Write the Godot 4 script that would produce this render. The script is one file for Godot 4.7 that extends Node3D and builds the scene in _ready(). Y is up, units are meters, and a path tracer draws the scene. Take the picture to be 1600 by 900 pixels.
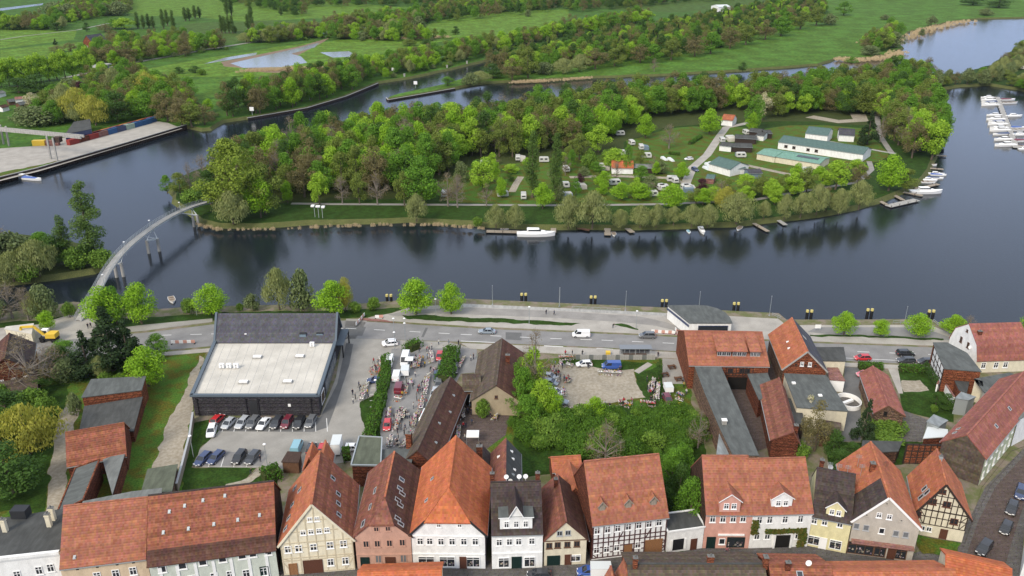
extends Node3D
# The camera hangs 100 m above the town, pitched 23.4 degrees down; g() turns a photo pixel into the point of a level plane it shows.
const F := 1294.0
const CT := 0.917755
const ST := 0.397148
const CAMH := 100.0
const WATER := -1.6
var M := {}
var cnt := {}
var cache := {}
var rng := RandomNumberGenerator.new()

func g(u: float, v: float, y := 0.0) -> Vector3:
	var t := (CAMH - y) / (F * ST + (v - 450.0) * CT)
	return Vector3((u - 800.0) * t, y, -(F * CT - (v - 450.0) * ST) * t)

func rf(a: float, b: float) -> float:
	return rng.randf_range(a, b)

class MB:
	var p := PackedVector3Array()
	var uv := PackedVector2Array()
	var col := PackedColorArray()
	var c := Color.WHITE
	var colored := false
	func face(q: Array) -> void:
		var n := Vector3.ZERO
		var k := q.size()
		for i in k:
			var a: Vector3 = q[i]
			var b: Vector3 = q[(i + 1) % k]
			n += a.cross(b)
		if n.length() < 1e-9:
			return
		n = n.normalized()
		if n.y < 0.0 and absf(n.y) > 0.02:
			n = -n
		var ua := Vector3.UP.cross(n)
		ua = Vector3.RIGHT if ua.length() < 0.05 else ua.normalized()
		var va := n.cross(ua)
		for i in range(1, k - 1):
			for w: Vector3 in [q[0], q[i], q[i + 1]]:
				p.append(w)
				uv.append(Vector2(w.dot(ua), -w.dot(va)))
				if colored:
					col.append(c)
	func flat(q: PackedVector2Array, y: float) -> void:
		for i in Geometry2D.triangulate_polygon(q):
			p.append(Vector3(q[i].x, y, q[i].y))
			uv.append(q[i])
			if colored:
				col.append(c)
	func slab(q: Array, t: Vector3) -> void:
		face(q)
		var r := []
		for w: Vector3 in q:
			r.append(w + t)
		face(r)
		for i in q.size():
			var j := (i + 1) % q.size()
			face([q[i], q[j], r[j], r[i]])
	# tile courses laid over a sloping face: each strip stands proud at its lower edge
	func courses3(q: Array, row: float, step: float) -> void:
		var n := Vector3.ZERO
		for i in q.size():
			n += (q[i] as Vector3).cross(q[(i + 1) % q.size()])
		n = n.normalized()
		if n.y < 0.0:
			n = -n
		var ua := Vector3.UP.cross(n)
		if ua.length() < 0.05:
			return
		ua = ua.normalized()
		var va := n.cross(ua)
		var o: Vector3 = q[0]
		var p2 := []
		var lo := 1e9
		var hi := -1e9
		for w: Vector3 in q:
			p2.append(Vector2((w - o).dot(ua), (w - o).dot(va)))
			lo = minf(lo, p2[-1].y)
			hi = maxf(hi, p2[-1].y)
		var k := maxi(1, roundi((hi - lo) / row))
		for i in k:
			var b0 := lerpf(lo, hi, float(i) / k)
			var b1 := lerpf(lo, hi, float(i + 1) / k)
			var s := clip(clip(p2, b0, 1.0), b1, -1.0)
			if s.size() < 3:
				continue
			var out := []
			var xl := 1e9
			var xr := -1e9
			for w: Vector2 in s:
				out.append(o + ua * w.x + va * w.y + n * (0.012 + step * (b1 - w.y) / (b1 - b0)))
				if w.y < b0 + 0.01:
					xl = minf(xl, w.x)
					xr = maxf(xr, w.x)
			face(out)
			if xr > xl:
				var e := o + va * (b0 + .001)
				face([e + ua * xl, e + ua * xr, e + ua * xr + n * (step + .012), e + ua * xl + n * (step + .012)])
	func clip(q: Array, b: float, sgn: float) -> Array:
		var r := []
		for i in q.size():
			var a: Vector2 = q[i]
			var c: Vector2 = q[(i + 1) % q.size()]
			var da := (a.y - b) * sgn
			var dc := (c.y - b) * sgn
			if da >= -1e-6:
				r.append(a)
			if (da > 1e-6 and dc < -1e-6) or (da < -1e-6 and dc > 1e-6):
				r.append(a.lerp(c, da / (da - dc)))
		return r
	func prism(q: PackedVector2Array, y0: float, y1: float) -> void:
		flat(q, y1)
		for i in q.size():
			var a := q[i]
			var b := q[(i + 1) % q.size()]
			face([Vector3(a.x, y0, a.y), Vector3(b.x, y0, b.y), Vector3(b.x, y1, b.y), Vector3(a.x, y1, a.y)])
	func box(o: Vector3, s: Vector3, b := Basis.IDENTITY) -> void:
		# o: middle of the bottom
		var v := []
		for i in 8:
			v.append(o + b * Vector3((-0.5 if i & 1 == 0 else 0.5) * s.x, 0.0 if i & 2 == 0 else s.y, (-0.5 if i & 4 == 0 else 0.5) * s.z))
		for f in [[0, 1, 3, 2], [4, 6, 7, 5], [0, 4, 5, 1], [2, 3, 7, 6], [0, 2, 6, 4], [1, 5, 7, 3]]:
			face([v[f[0]], v[f[1]], v[f[2]], v[f[3]]])
	func bar(a: Vector3, b: Vector3, w: float, h: float, up := Vector3.UP) -> void:
		# a straight beam of section w x h from a to b, centred on the line
		var d := (b - a).normalized()
		var x := d.cross(up)
		x = Vector3.RIGHT if x.length() < 0.01 else x.normalized()
		var y := x.cross(d).normalized()
		var q := [a - x * w / 2 - y * h / 2, a + x * w / 2 - y * h / 2, a + x * w / 2 + y * h / 2, a - x * w / 2 + y * h / 2]
		slab(q, b - a)
	func tube(a: Vector3, b: Vector3, r0: float, r1: float, n := 6, caps := true) -> void:
		var d := (b - a).normalized()
		var x := d.cross(Vector3.UP)
		x = Vector3.RIGHT if x.length() < 0.01 else x.normalized()
		var y := x.cross(d)
		var lo := []
		var hi := []
		for i in n:
			var t := TAU * i / n
			var o := x * cos(t) + y * sin(t)
			lo.append(a + o * r0)
			hi.append(b + o * r1)
		for i in n:
			var j := (i + 1) % n
			face([lo[i], lo[j], hi[j], hi[i]])
		if caps:
			face(lo)
			face(hi)
	func rings(rs: Array, close := true) -> void:
		# skin over rings of equal count
		for k in rs.size() - 1:
			var a: Array = rs[k]
			var b: Array = rs[k + 1]
			for i in a.size():
				var j := (i + 1) % a.size()
				face([a[i], a[j], b[j], b[i]])
		if close:
			face(rs[0])
			face(rs[-1])
	func mesh(crease := -2.0) -> ArrayMesh:
		var ar := []
		ar.resize(Mesh.ARRAY_MAX)
		ar[Mesh.ARRAY_VERTEX] = p
		ar[Mesh.ARRAY_TEX_UV] = uv
		ar[Mesh.ARRAY_TEX_UV2] = uv
		if colored:
			ar[Mesh.ARRAY_COLOR] = col
		if crease > -1.5:
			var fn := PackedVector3Array()
			var at := {}
			for i in range(0, p.size(), 3):
				var n := (p[i + 2] - p[i]).cross(p[i + 1] - p[i])
				fn.append(n)
				for k in 3:
					var key := (p[i + k] * 500.0).round()
					if not at.has(key):
						at[key] = []
					at[key].append(i / 3)
			var nn := PackedVector3Array()
			for i in p.size():
				var own := fn[i / 3].normalized()
				var sum := Vector3.ZERO
				for f: int in at[(p[i] * 500.0).round()]:
					var o := fn[f]
					var d := own.dot(o.normalized())
					if d > crease:
						sum += o
					elif -d > crease:
						sum -= o
				nn.append(sum.normalized() if sum.length() > 1e-12 else Vector3.UP)
			ar[Mesh.ARRAY_NORMAL] = nn
		var m := ArrayMesh.new()
		m.add_surface_from_arrays(Mesh.PRIMITIVE_TRIANGLES, ar)
		return m

func numbered(n: String) -> String:
	cnt[n] = cnt.get(n, -1) + 1
	return n if cnt[n] == 0 else "%s_%03d" % [n, cnt[n]]

func tag(o: Node3D, label: String, category: String, group := "", kind := "") -> Node3D:
	if label:
		o.set_meta("label", label)
	if category:
		o.set_meta("category", category)
	if group:
		o.set_meta("group", group)
	if kind:
		o.set_meta("kind", kind)
	return o

func thing(called: String, label: String, category: String, at := Vector3.ZERO, turn := 0.0, group := "") -> Node3D:
	var o := Node3D.new()
	o.name = numbered(called)
	add_child(o)
	o.position = at
	o.rotation.y = turn
	return tag(o, label, category, group)

func part(parent: Node3D, called: String, m: Mesh, mat: Material, t := Transform3D()) -> MeshInstance3D:
	var o := MeshInstance3D.new()
	o.name = called
	o.mesh = m
	o.material_override = mat
	o.transform = t
	parent.add_child(o, true)
	return o

func solo(called: String, m: Mesh, mat: Material, label: String, category: String, at := Vector3.ZERO, turn := 0.0, group := "") -> MeshInstance3D:
	var o := MeshInstance3D.new()
	o.name = numbered(called)
	o.mesh = m
	o.material_override = mat
	add_child(o)
	o.position = at
	o.rotation.y = turn
	tag(o, label, category, group)
	return o

func struct(called: String, m: Mesh, mat: Material) -> MeshInstance3D:
	var o := MeshInstance3D.new()
	o.name = numbered(called)
	o.mesh = m
	o.material_override = mat
	add_child(o)
	o.set_meta("kind", "structure")
	return o

func copy(src: Node3D, at: Vector3, turn := 0.0, label := "", group := "") -> Node3D:
	var base := src.name.rstrip("0123456789").trim_suffix("_")
	var o: Node3D = src.duplicate()
	o.name = numbered(base)
	add_child(o)
	o.position = at
	o.rotation.y = turn
	if label:
		o.set_meta("label", label)
	if group:
		o.set_meta("group", group)
	return o

func lin(r: float, gg: float, b: float) -> Color:
	return Color(r, gg, b).linear_to_srgb()

func mk(called: String, c: Color, rough := 0.9, tex: Texture2D = null, per := 1.0, bump: Texture2D = null, bs := 0.0, tex2: Texture2D = null, per2 := 1.0) -> StandardMaterial3D:
	var m := StandardMaterial3D.new()
	m.resource_name = called
	m.albedo_color = c
	m.roughness = rough
	m.cull_mode = BaseMaterial3D.CULL_DISABLED
	m.metallic_specular = 0.3
	if tex or bump:
		m.albedo_texture = tex
		m.uv1_scale = Vector3(1.0 / per, 1.0 / per, 1.0 / per)
	if bump:
		m.heightmap_enabled = true
		m.heightmap_texture = bump
		m.heightmap_scale = bs
	if tex2:
		m.detail_enabled = true
		m.detail_albedo = tex2
		m.detail_blend_mode = BaseMaterial3D.BLEND_MODE_MUL
		m.detail_uv_layer = BaseMaterial3D.DETAIL_UV_2
		m.uv2_scale = Vector3(1.0 / per2, 1.0 / per2, 1.0 / per2)
	M[called] = m
	return m

# ---- computed textures
func grey_noise(n: int, freq: float, oct: int, sd: int, lo: float, hi: float, stretch := 1) -> Image:
	var f := FastNoiseLite.new()
	f.seed = sd
	f.frequency = freq
	f.fractal_octaves = oct
	f.fractal_gain = 0.6
	var im := f.get_seamless_image(n, n / stretch)
	im.convert(Image.FORMAT_L8)
	var d := im.get_data()
	for i in d.size():
		d[i] = int(255.0 * clampf(lerpf(lo, hi, clampf((d[i] / 255.0 - 0.5) * 1.35 + 0.5, 0, 1)), 0, 1))
	im = Image.create_from_data(n, n / stretch, false, Image.FORMAT_L8, d)
	if stretch > 1:
		im.resize(n, n)
	im.convert(Image.FORMAT_RGB8)
	return im

func two_tone(n: int, freq: float, oct: int, sd: int, a: Color, b: Color, sharp := 1.35) -> ImageTexture:
	var f := FastNoiseLite.new()
	f.seed = sd
	f.frequency = freq
	f.fractal_octaves = oct
	f.fractal_gain = 0.62
	var d := f.get_seamless_image(n, n)
	d.convert(Image.FORMAT_L8)
	var src := d.get_data()
	var out := PackedByteArray()
	out.resize(n * n * 3)
	for i in src.size():
		var t := clampf((src[i] / 255.0 - 0.5) * sharp + 0.5, 0, 1)
		var c := a.lerp(b, t)
		out[i * 3] = int(c.r * 255)
		out[i * 3 + 1] = int(c.g * 255)
		out[i * 3 + 2] = int(c.b * 255)
	return ImageTexture.create_from_image(Image.create_from_data(n, n, false, Image.FORMAT_RGB8, out))

# courses of tiles or bricks: colour that differs from piece to piece, and the relief of the pieces
func courses(n: int, nx: int, ny: int, sd: int, vary: float, offset: bool, joint: float, odd: float) -> Array:
	var r := RandomNumberGenerator.new()
	r.seed = sd
	var tone := []
	var rowt := 1.0
	for i in nx * ny:
		if i % nx == 0:
			rowt = 1.0 - vary * r.randf() * .9
		var t := (1.0 - vary * r.randf()) * rowt
		if r.randf() < odd:
			t *= 0.62
		tone.append([t, t * r.randf_range(0.93, 1.05), t * r.randf_range(0.9, 1.08)])
	var ca := PackedByteArray()
	var ha := PackedByteArray()
	ca.resize(n * n * 3)
	ha.resize(n * n * 3)
	for y in n:
		var fy := float(y) * ny / n
		var row := int(fy)
		for x in n:
			var fx := float(x) * nx / n + (0.5 if offset and row % 2 == 1 else 0.0)
			var cx := int(fx) % nx
			var t: Array = tone[row * nx + cx]
			var i := (y * n + x) * 3
			var yy := fy - row
			var xx := fx - floorf(fx)
			var h: float
			if joint > 0.0:
				h = 0.0 if yy < joint or xx < joint * 0.5 else 1.0
			else:
				h = (1.0 - absf(xx - 0.5) * 0.5) * (0.25 + 0.75 * yy)
			for k in 3:
				ca[i + k] = int(255 * clampf(t[k], 0, 1))
				ha[i + k] = int(255 * h)
	return [ImageTexture.create_from_image(Image.create_from_data(n, n, false, Image.FORMAT_RGB8, ca)), ImageTexture.create_from_image(Image.create_from_data(n, n, false, Image.FORMAT_RGB8, ha))]

func make_materials() -> void:
	var fine := ImageTexture.create_from_image(grey_noise(256, 0.05, 4, 3, 0.93, 1.0))
	var patch := ImageTexture.create_from_image(grey_noise(256, 0.014, 5, 5, 0.90, 1.0))
	var streak := ImageTexture.create_from_image(grey_noise(256, 0.03, 4, 9, 0.85, 1.0, 4))
	var rough_h := ImageTexture.create_from_image(grey_noise(256, 0.09, 3, 11, 0.0, 1.0))
	M.streak2 = ImageTexture.create_from_image(grey_noise(256, 0.02, 5, 10, 0.88, 1.0, 2))
	M.streak3 = ImageTexture.create_from_image(grey_noise(256, 0.02, 5, 12, 0.92, 1.0, 2))
	M.fine = fine
	M.patch = patch
	M.streak = streak
	var tl := courses(384, 16, 12, 21, 0.12, false, 0.0, 0.0)
	var tl2 := courses(384, 16, 12, 22, 0.17, false, 0.0, 0.0)
	var bk := courses(384, 16, 48, 23, 0.42, true, 0.12, 0.12)
	var cob := courses(256, 16, 24, 24, 0.16, true, 0.10, 0.03)
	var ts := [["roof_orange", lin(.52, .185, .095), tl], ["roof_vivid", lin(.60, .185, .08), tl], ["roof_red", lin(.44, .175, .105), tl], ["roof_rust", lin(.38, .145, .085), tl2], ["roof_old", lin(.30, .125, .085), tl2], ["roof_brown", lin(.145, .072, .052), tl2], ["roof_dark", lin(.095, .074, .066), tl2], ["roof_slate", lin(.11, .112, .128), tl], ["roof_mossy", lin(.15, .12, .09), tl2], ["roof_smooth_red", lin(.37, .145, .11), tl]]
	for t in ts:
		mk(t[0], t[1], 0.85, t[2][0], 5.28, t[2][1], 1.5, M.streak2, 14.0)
	for t in [["felt_grey", lin(.125, .135, .13)], ["felt_dark", lin(.085, .088, .085)], ["felt_green", lin(.13, .145, .105)], ["felt_pale", lin(.2, .21, .2)], ["metal_roof", lin(.3, .33, .34)]]:
		mk(t[0], t[1], 0.9, streak, 9.0, null, 0.0, patch, 17.0)
	mk("membrane", lin(.60, .57, .505), 0.9, fine, 5.0, null, 0.0, patch, 30.0)
	for t in [["brick_red", lin(.34, .115, .065)], ["brick_orange", lin(.50, .17, .085)], ["brick_brown", lin(.2, .105, .07)], ["brick_black", lin(.125, .12, .135)], ["brick_pale", lin(.42, .27, .19)]]:
		mk(t[0], t[1], 0.92, bk[0], 4.0, bk[1], 1.5, patch, 11.0)
	for t in [["white_wall", lin(.86, .86, .84)], ["cream_wall", lin(.78, .71, .54)], ["sand_wall", lin(.66, .52, .36)], ["rosy_wall", lin(.56, .34, .26)], ["pink_wall", lin(.66, .36, .29)], ["yellow_wall", lin(.74, .68, .40)], ["grey_wall", lin(.50, .46, .40)], ["mint_wall", lin(.58, .62, .54)], ["ochre_wall", lin(.38, .315, .215)], ["stucco_old", lin(.45, .33, .24)], ["ivory_wall", lin(.70, .64, .49)], ["lime_wall", lin(.6, .63, .42)]]:
		mk(t[0], t[1], 0.93, fine, 3.0, rough_h, 0.15, M.streak3, 9.0)
	mk("box_red", lin(.30, .05, .04), 0.6, streak, 3.0)
	mk("box_blue", lin(.045, .12, .27), 0.6, streak, 3.0)
	mk("box_orange", lin(.55, .17, .04), 0.6, streak, 3.0)
	mk("box_green", lin(.35, .45, .36), 0.6, streak, 3.0)
	mk("green_metal", lin(.17, .32, .25), 0.6, streak, 5.0)
	mk("green_metal_dark", lin(.09, .15, .135), 0.6, streak, 5.0)
	mk("asphalt", lin(.25, .245, .24), 0.92, fine, 4.0, rough_h, 0.4, patch, 23.0)
	mk("asphalt_dark", lin(.15, .15, .148), 0.92, fine, 4.0, null, 0.0, patch, 19.0)
	mk("asphalt_pale", lin(.29, .275, .255), 0.92, fine, 4.0, null, 0.0, patch, 19.0)
	mk("paving", lin(.33, .315, .285), 0.92, fine, 5.0, cob[1], 0.3, patch, 27.0)
	mk("paving_pale", lin(.40, .375, .335), 0.92, fine, 5.0, cob[1], 0.3, patch, 21.0)
	mk("cobble", lin(.155, .12, .105), 0.9, cob[0], 2.6, cob[1], 2.0, patch, 9.0)
	mk("cobble_grey", lin(.18, .17, .155), 0.9, cob[0], 2.6, cob[1], 2.0, patch, 9.0)
	mk("red_paving", lin(.33, .17, .14), 0.9, cob[0], 5.0, cob[1], 0.6, patch, 9.0)
	mk("concrete", lin(.42, .41, .385), 0.92, fine, 5.0, null, 0.0, streak, 9.0)
	mk("concrete_dark", lin(.2, .2, .19), 0.92, fine, 5.0, null, 0.0, streak, 9.0)
	mk("seam", lin(.55, .53, .48), 0.9, fine, 2.0)
	mk("kerb", lin(.36, .345, .32), 0.92, fine, 3.0)
	mk("white_line", lin(.7, .7, .68), 0.8, fine, 1.5)
	mk("sand", lin(.38, .345, .285), 0.95, two_tone(256, 0.03, 5, 31, Color(.86, .84, .80), Color(1, 1, 1)), 9.0, rough_h, 1.0, patch, 39.0)
	var gr := two_tone(512, 0.03, 6, 32, Color(.62, .74, .62), Color(1, 1, .86))
	var worn := two_tone(512, 0.02, 5, 33, Color(.85, .8, .62), Color(1, 1, .98), 2.2)
	mk("lawn", lin(.042, .088, .014), 0.95, gr, 11.0, rough_h, 3.0, worn, 37.0)
	mk("meadow", lin(.088, .185, .032), 0.95, gr, 46.0, null, 0.0, worn, 190.0)
	mk("meadow_bright", lin(.115, .225, .035), 0.95, gr, 60.0, null, 0.0, worn, 260.0)
	mk("pasture", lin(.165, .28, .043), 0.95, gr, 60.0, null, 0.0, worn, 170.0)
	mk("meadow_dull", lin(.10, .165, .04), 0.95, gr, 38.0, null, 0.0, worn, 120.0)
	mk("dry_grass", lin(.15, .17, .055), 0.95, gr, 9.0, rough_h, 3.0, two_tone(256, 0.02, 5, 35, Color(.95, .82, .62), Color(.8, 1, .75), 2.5), 31.0)
	mk("forest_floor", lin(.075, .085, .03), 0.95, gr, 13.0, rough_h, 4.0, patch, 31.0)
	mk("bank", lin(.16, .15, .075), 0.95, gr, 7.0, rough_h, 6.0, patch, 17.0)
	mk("yard", lin(.215, .19, .155), 0.95, fine, 6.0, rough_h, 2.0, two_tone(256, 0.02, 5, 36, Color(.78, .86, .62), Color(1, .97, .95), 2.2), 23.0)
	mk("mud", lin(.22, .155, .10), 0.8, fine, 14.0, null, 0.0, patch, 60.0)
	mk("reed_straw", lin(.56, .46, .31), 0.9).vertex_color_use_as_albedo = true
	mk("wood_pale", lin(.34, .29, .23), 0.85, streak, 2.0)
	mk("wood_brown", lin(.14, .075, .045), 0.8, streak, 2.0)
	mk("wood_dark", lin(.045, .032, .027), 0.8, streak, 2.0)
	mk("timber_purple", lin(.085, .038, .04), 0.8, streak, 2.0)
	mk("timber_cream", lin(.60, .52, .37), 0.85, streak, 2.0)
	mk("door_brown", lin(.12, .05, .032), 0.6, streak, 1.0)
	mk("door_oak", lin(.30, .15, .07), 0.6, streak, 1.0)
	mk("door_green", lin(.012, .03, .027), 0.5, streak, 1.0)
	mk("white_paint", lin(.78, .78, .77), 0.5)
	mk("caravan_white", lin(.56, .56, .53), 0.5, streak, 2.5)
	mk("grey_paint", lin(.35, .36, .37), 0.5)
	mk("dark_paint", lin(.03, .031, .034), 0.5)
	mk("black_steel", lin(.018, .018, .02), 0.5)
	mk("pile_yellow", lin(.50, .43, .16), 0.6)
	mk("yellow_paint", lin(.62, .42, .05), 0.5)
	mk("red_paint", lin(.52, .03, .03), 0.45)
	mk("blue_grey_metal", lin(.14, .19, .235), 0.5)
	mk("slate_trim", lin(.095, .12, .145), 0.5)
	mk("zinc", lin(.36, .39, .40), 0.5).metallic = 0.4
	mk("steel_pale", lin(.55, .58, .58), 0.55)
	mk("rust", lin(.07, .045, .035), 0.85, streak, 3.0)
	mk("glass", lin(.022, .026, .032), 0.08).metallic_specular = 0.6
	mk("glass_pale", lin(.16, .17, .18), 0.1).metallic_specular = 0.6
	mk("display", lin(.25, .22, .19), 0.6, two_tone(128, 0.12, 3, 41, Color(.05, .05, .06), Color(1, .9, .8), 3.2), 1.2)
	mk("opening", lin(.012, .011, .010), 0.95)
	mk("bark", lin(.10, .078, .058), 0.95)
	mk("bark_grey", lin(.19, .165, .14), 0.95)
	var lf := mk("leaf", Color.WHITE, 0.75)
	lf.vertex_color_use_as_albedo = true
	lf.backlight_enabled = true
	lf.backlight = lin(.56, .60, .30)
	mk("tinted", Color.WHITE, 0.8).vertex_color_use_as_albedo = true
	mk("rubber", lin(.018, .018, .019), 0.85)
	mk("chrome", lin(.5, .5, .52), 0.3).metallic = 0.8
	mk("lamp_white", lin(.75, .75, .74), 0.3)
	var w := mk("water", lin(.009, .013, .018), 0.06)
	w.metallic_specular = 0.34
	var wf := FastNoiseLite.new()
	wf.seed = 51
	wf.frequency = 0.03
	wf.fractal_octaves = 4
	wf.fractal_gain = 0.62
	var wi := wf.get_seamless_image(1024, 1024)
	wi.convert(Image.FORMAT_RGB8)
	wi.bump_map_to_normal_map(6.0)
	w.normal_enabled = true
	w.normal_texture = ImageTexture.create_from_image(wi)
	w.normal_scale = 0.12
	w.uv1_scale = Vector3(1 / 46.0, 1 / 30.0, 1)
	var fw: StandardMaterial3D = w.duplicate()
	fw.albedo_color = lin(.26, .285, .30)  # pale base colour stands in for the bright sky reflected in shallow water
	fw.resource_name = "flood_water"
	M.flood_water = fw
	var w2: StandardMaterial3D = w.duplicate()
	w2.resource_name = "lake_water"
	w2.normal_scale = 0.22
	M.lake_water = w2

func make_sky() -> void:
	var cam := Camera3D.new()
	cam.name = "camera"
	cam.position = Vector3(0, CAMH, 0)
	cam.rotation_degrees = Vector3(-23.4, 0, 0)
	cam.fov = rad_to_deg(2.0 * atan(450.0 / F))
	cam.near = 1.0
	cam.far = 20000.0
	cam.current = true
	add_child(cam)
	var we := WorldEnvironment.new()
	we.name = "world_environment"
	var e := Environment.new()
	e.background_mode = Environment.BG_SKY
	var sm := ProceduralSkyMaterial.new()
	sm.sky_top_color = Color(.87, .885, .91)
	sm.sky_horizon_color = Color(.47, .60, .80)
	sm.sky_curve = 0.5
	sm.ground_bottom_color = Color(.3, .32, .28)
	sm.ground_horizon_color = Color(.75, .8, .85)
	sm.sun_angle_max = 1.0
	var cl := FastNoiseLite.new()
	cl.seed = 61
	cl.frequency = 0.011
	cl.fractal_octaves = 5
	var ci := cl.get_seamless_image(512, 256)
	ci.convert(Image.FORMAT_L8)
	var d := ci.get_data()
	var rgba := PackedByteArray()
	rgba.resize(d.size() * 4)
	for i in d.size():
		var t := clampf((d[i] / 255.0 - 0.36) * 2.0, 0, 1)
		rgba[i * 4] = 215
		rgba[i * 4 + 1] = 219
		rgba[i * 4 + 2] = 226
		rgba[i * 4 + 3] = int(235 * t)
	sm.sky_cover = ImageTexture.create_from_image(Image.create_from_data(512, 256, false, Image.FORMAT_RGBA8, rgba))
	sm.sky_cover_modulate = Color(1, 1, 1, 0.35)
	var sky := Sky.new()
	sky.sky_material = sm
	e.sky = sky
	e.background_energy_multiplier = 1.0
	e.tonemap_mode = Environment.TONE_MAPPER_LINEAR
	e.tonemap_exposure = 1.45
	e.sdfgi_enabled = true
	e.ssao_enabled = true
	e.ssil_enabled = true
	e.fog_enabled = true
	e.fog_density = 0.00002
	e.fog_light_color = Color(.78, .83, .9)
	we.environment = e
	add_child(we)
	var sun := DirectionalLight3D.new()
	sun.name = "sun"
	sun.light_energy = 0.8
	sun.light_color = Color(1, .96, .9)
	sun.light_angular_distance = 20.0
	sun.shadow_enabled = true
	add_child(sun)
	sun.look_at_from_position(Vector3.ZERO, Vector3(.452, -.616, -.646))

# ---- land, water, roads
func pxl(q: Array, y := 0.0) -> PackedVector2Array:
	var r := PackedVector2Array()
	for i in range(0, q.size(), 2):
		var w := g(q[i], q[i + 1], y)
		r.append(Vector2(w.x, w.z))
	return r

func area(q: PackedVector2Array) -> float:
	var s := 0.0
	for i in q.size():
		s += q[i].cross(q[(i + 1) % q.size()])
	return s / 2

# land whose outline is its waterline; the top edge lies back by inset metres (0.1: a quay wall)
func land(called: String, q: PackedVector2Array, inset: float, mat: String, bank: String) -> void:
	if area(q) < 0:
		q.reverse()
	var n := q.size()
	var top := PackedVector2Array()
	for i in n:
		var a := (q[i] - q[(i + n - 1) % n]).normalized()
		var b := (q[(i + 1) % n] - q[i]).normalized()
		var na := Vector2(-a.y, a.x)
		var nb := Vector2(-b.y, b.x)
		var m := (na + nb)
		m = na if m.length() < 0.3 else m.normalized() / maxf(0.5, m.normalized().dot(na))
		top.append(q[i] + m * inset)
	var s := MB.new()
	s.flat(top, 0.0)
	struct(called, s.mesh(), M[mat])
	var k := MB.new()
	for i in n:
		var j := (i + 1) % n
		if q[i].length() > 3000 and q[j].length() > 3000:
			continue
		k.face([Vector3(q[i].x, WATER - 1.0, q[i].y), Vector3(q[j].x, WATER - 1.0, q[j].y), Vector3(q[j].x, WATER, q[j].y), Vector3(q[i].x, WATER, q[i].y)])
		k.face([Vector3(q[i].x, WATER, q[i].y), Vector3(q[j].x, WATER, q[j].y), Vector3(top[j].x, 0, top[j].y), Vector3(top[i].x, 0, top[i].y)])
	struct(called.trim_suffix("_ground") + "_bank", k.mesh(), M[bank])

# curves through points, for shores that are not straight
func wavy(q: Array, y: float, amp: float, sd: int) -> PackedVector2Array:
	var src := pxl(q, y)
	var f := FastNoiseLite.new()
	f.seed = sd
	f.frequency = 0.03
	var r := PackedVector2Array()
	for i in src.size() - 1:
		var a := src[i]
		var b := src[i + 1]
		var k := clampi(int(a.distance_to(b) / 7.0), 1, 40)
		for j in k:
			var w := a.lerp(b, float(j) / k)
			var nn := (b - a).orthogonal().normalized()
			r.append(w + nn * f.get_noise_2d(w.x * 1.0, w.y * 1.0) * amp * (0.0 if j == 0 and i == 0 else 1.0))
	r.append(src[-1])
	return r

func sheet(called: String, y: float, mat: String, q: Array) -> void:
	var s := MB.new()
	var p := pxl(q)
	if mat in ["sand", "lawn", "dry_grass", "mud", "forest_floor", "meadow", "meadow_bright", "meadow_dull", "pasture"]:
		p = ragged(p)
	s.flat(p, y)
	struct(called, s.mesh(), M[mat])

# edges of turf and sand are never straight
func ragged(q: PackedVector2Array) -> PackedVector2Array:
	var f := FastNoiseLite.new()
	f.seed = 71
	f.frequency = 0.12
	var big := absf(area(q)) > 12000.0
	if big:
		f.frequency = 0.02
	var r := PackedVector2Array()
	for i in q.size():
		var a := q[i]
		var b := q[(i + 1) % q.size()]
		var n := clampi(int(a.distance_to(b) / (9.0 if big else 0.9)), 1, 60)
		for k in n:
			var w := a.lerp(b, float(k) / n)
			r.append(w + Vector2(f.get_noise_2d(w.x, w.y), f.get_noise_2d(w.x + 300, w.y)) * (9.0 if big else 1.1))
	return r if Geometry2D.triangulate_polygon(r).size() > 0 else q

func raised(called: String, y: float, mat: String, q: Array) -> void:
	var s := MB.new()
	s.prism(pxl(q), 0.0, y)
	struct(called, s.mesh(), M[mat])

# a strip of given width along pixels on the ground
func strip(called: String, y: float, mat: String, q: Array, w: float, kind := true) -> MeshInstance3D:
	var s := MB.new()
	ribbon(s, pxl(q), y, w)
	return struct(called, s.mesh(), M[mat])

func ribbon(s: MB, c: PackedVector2Array, y: float, w: float) -> void:
	var l := []
	var r := []
	for i in c.size():
		var d := (c[mini(i + 1, c.size() - 1)] - c[maxi(i - 1, 0)]).normalized().orthogonal() * w / 2
		l.append(Vector3(c[i].x + d.x, y, c[i].y + d.y))
		r.append(Vector3(c[i].x - d.x, y, c[i].y - d.y))
	for i in c.size() - 1:
		s.face([l[i], l[i + 1], r[i + 1], r[i]])

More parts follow.
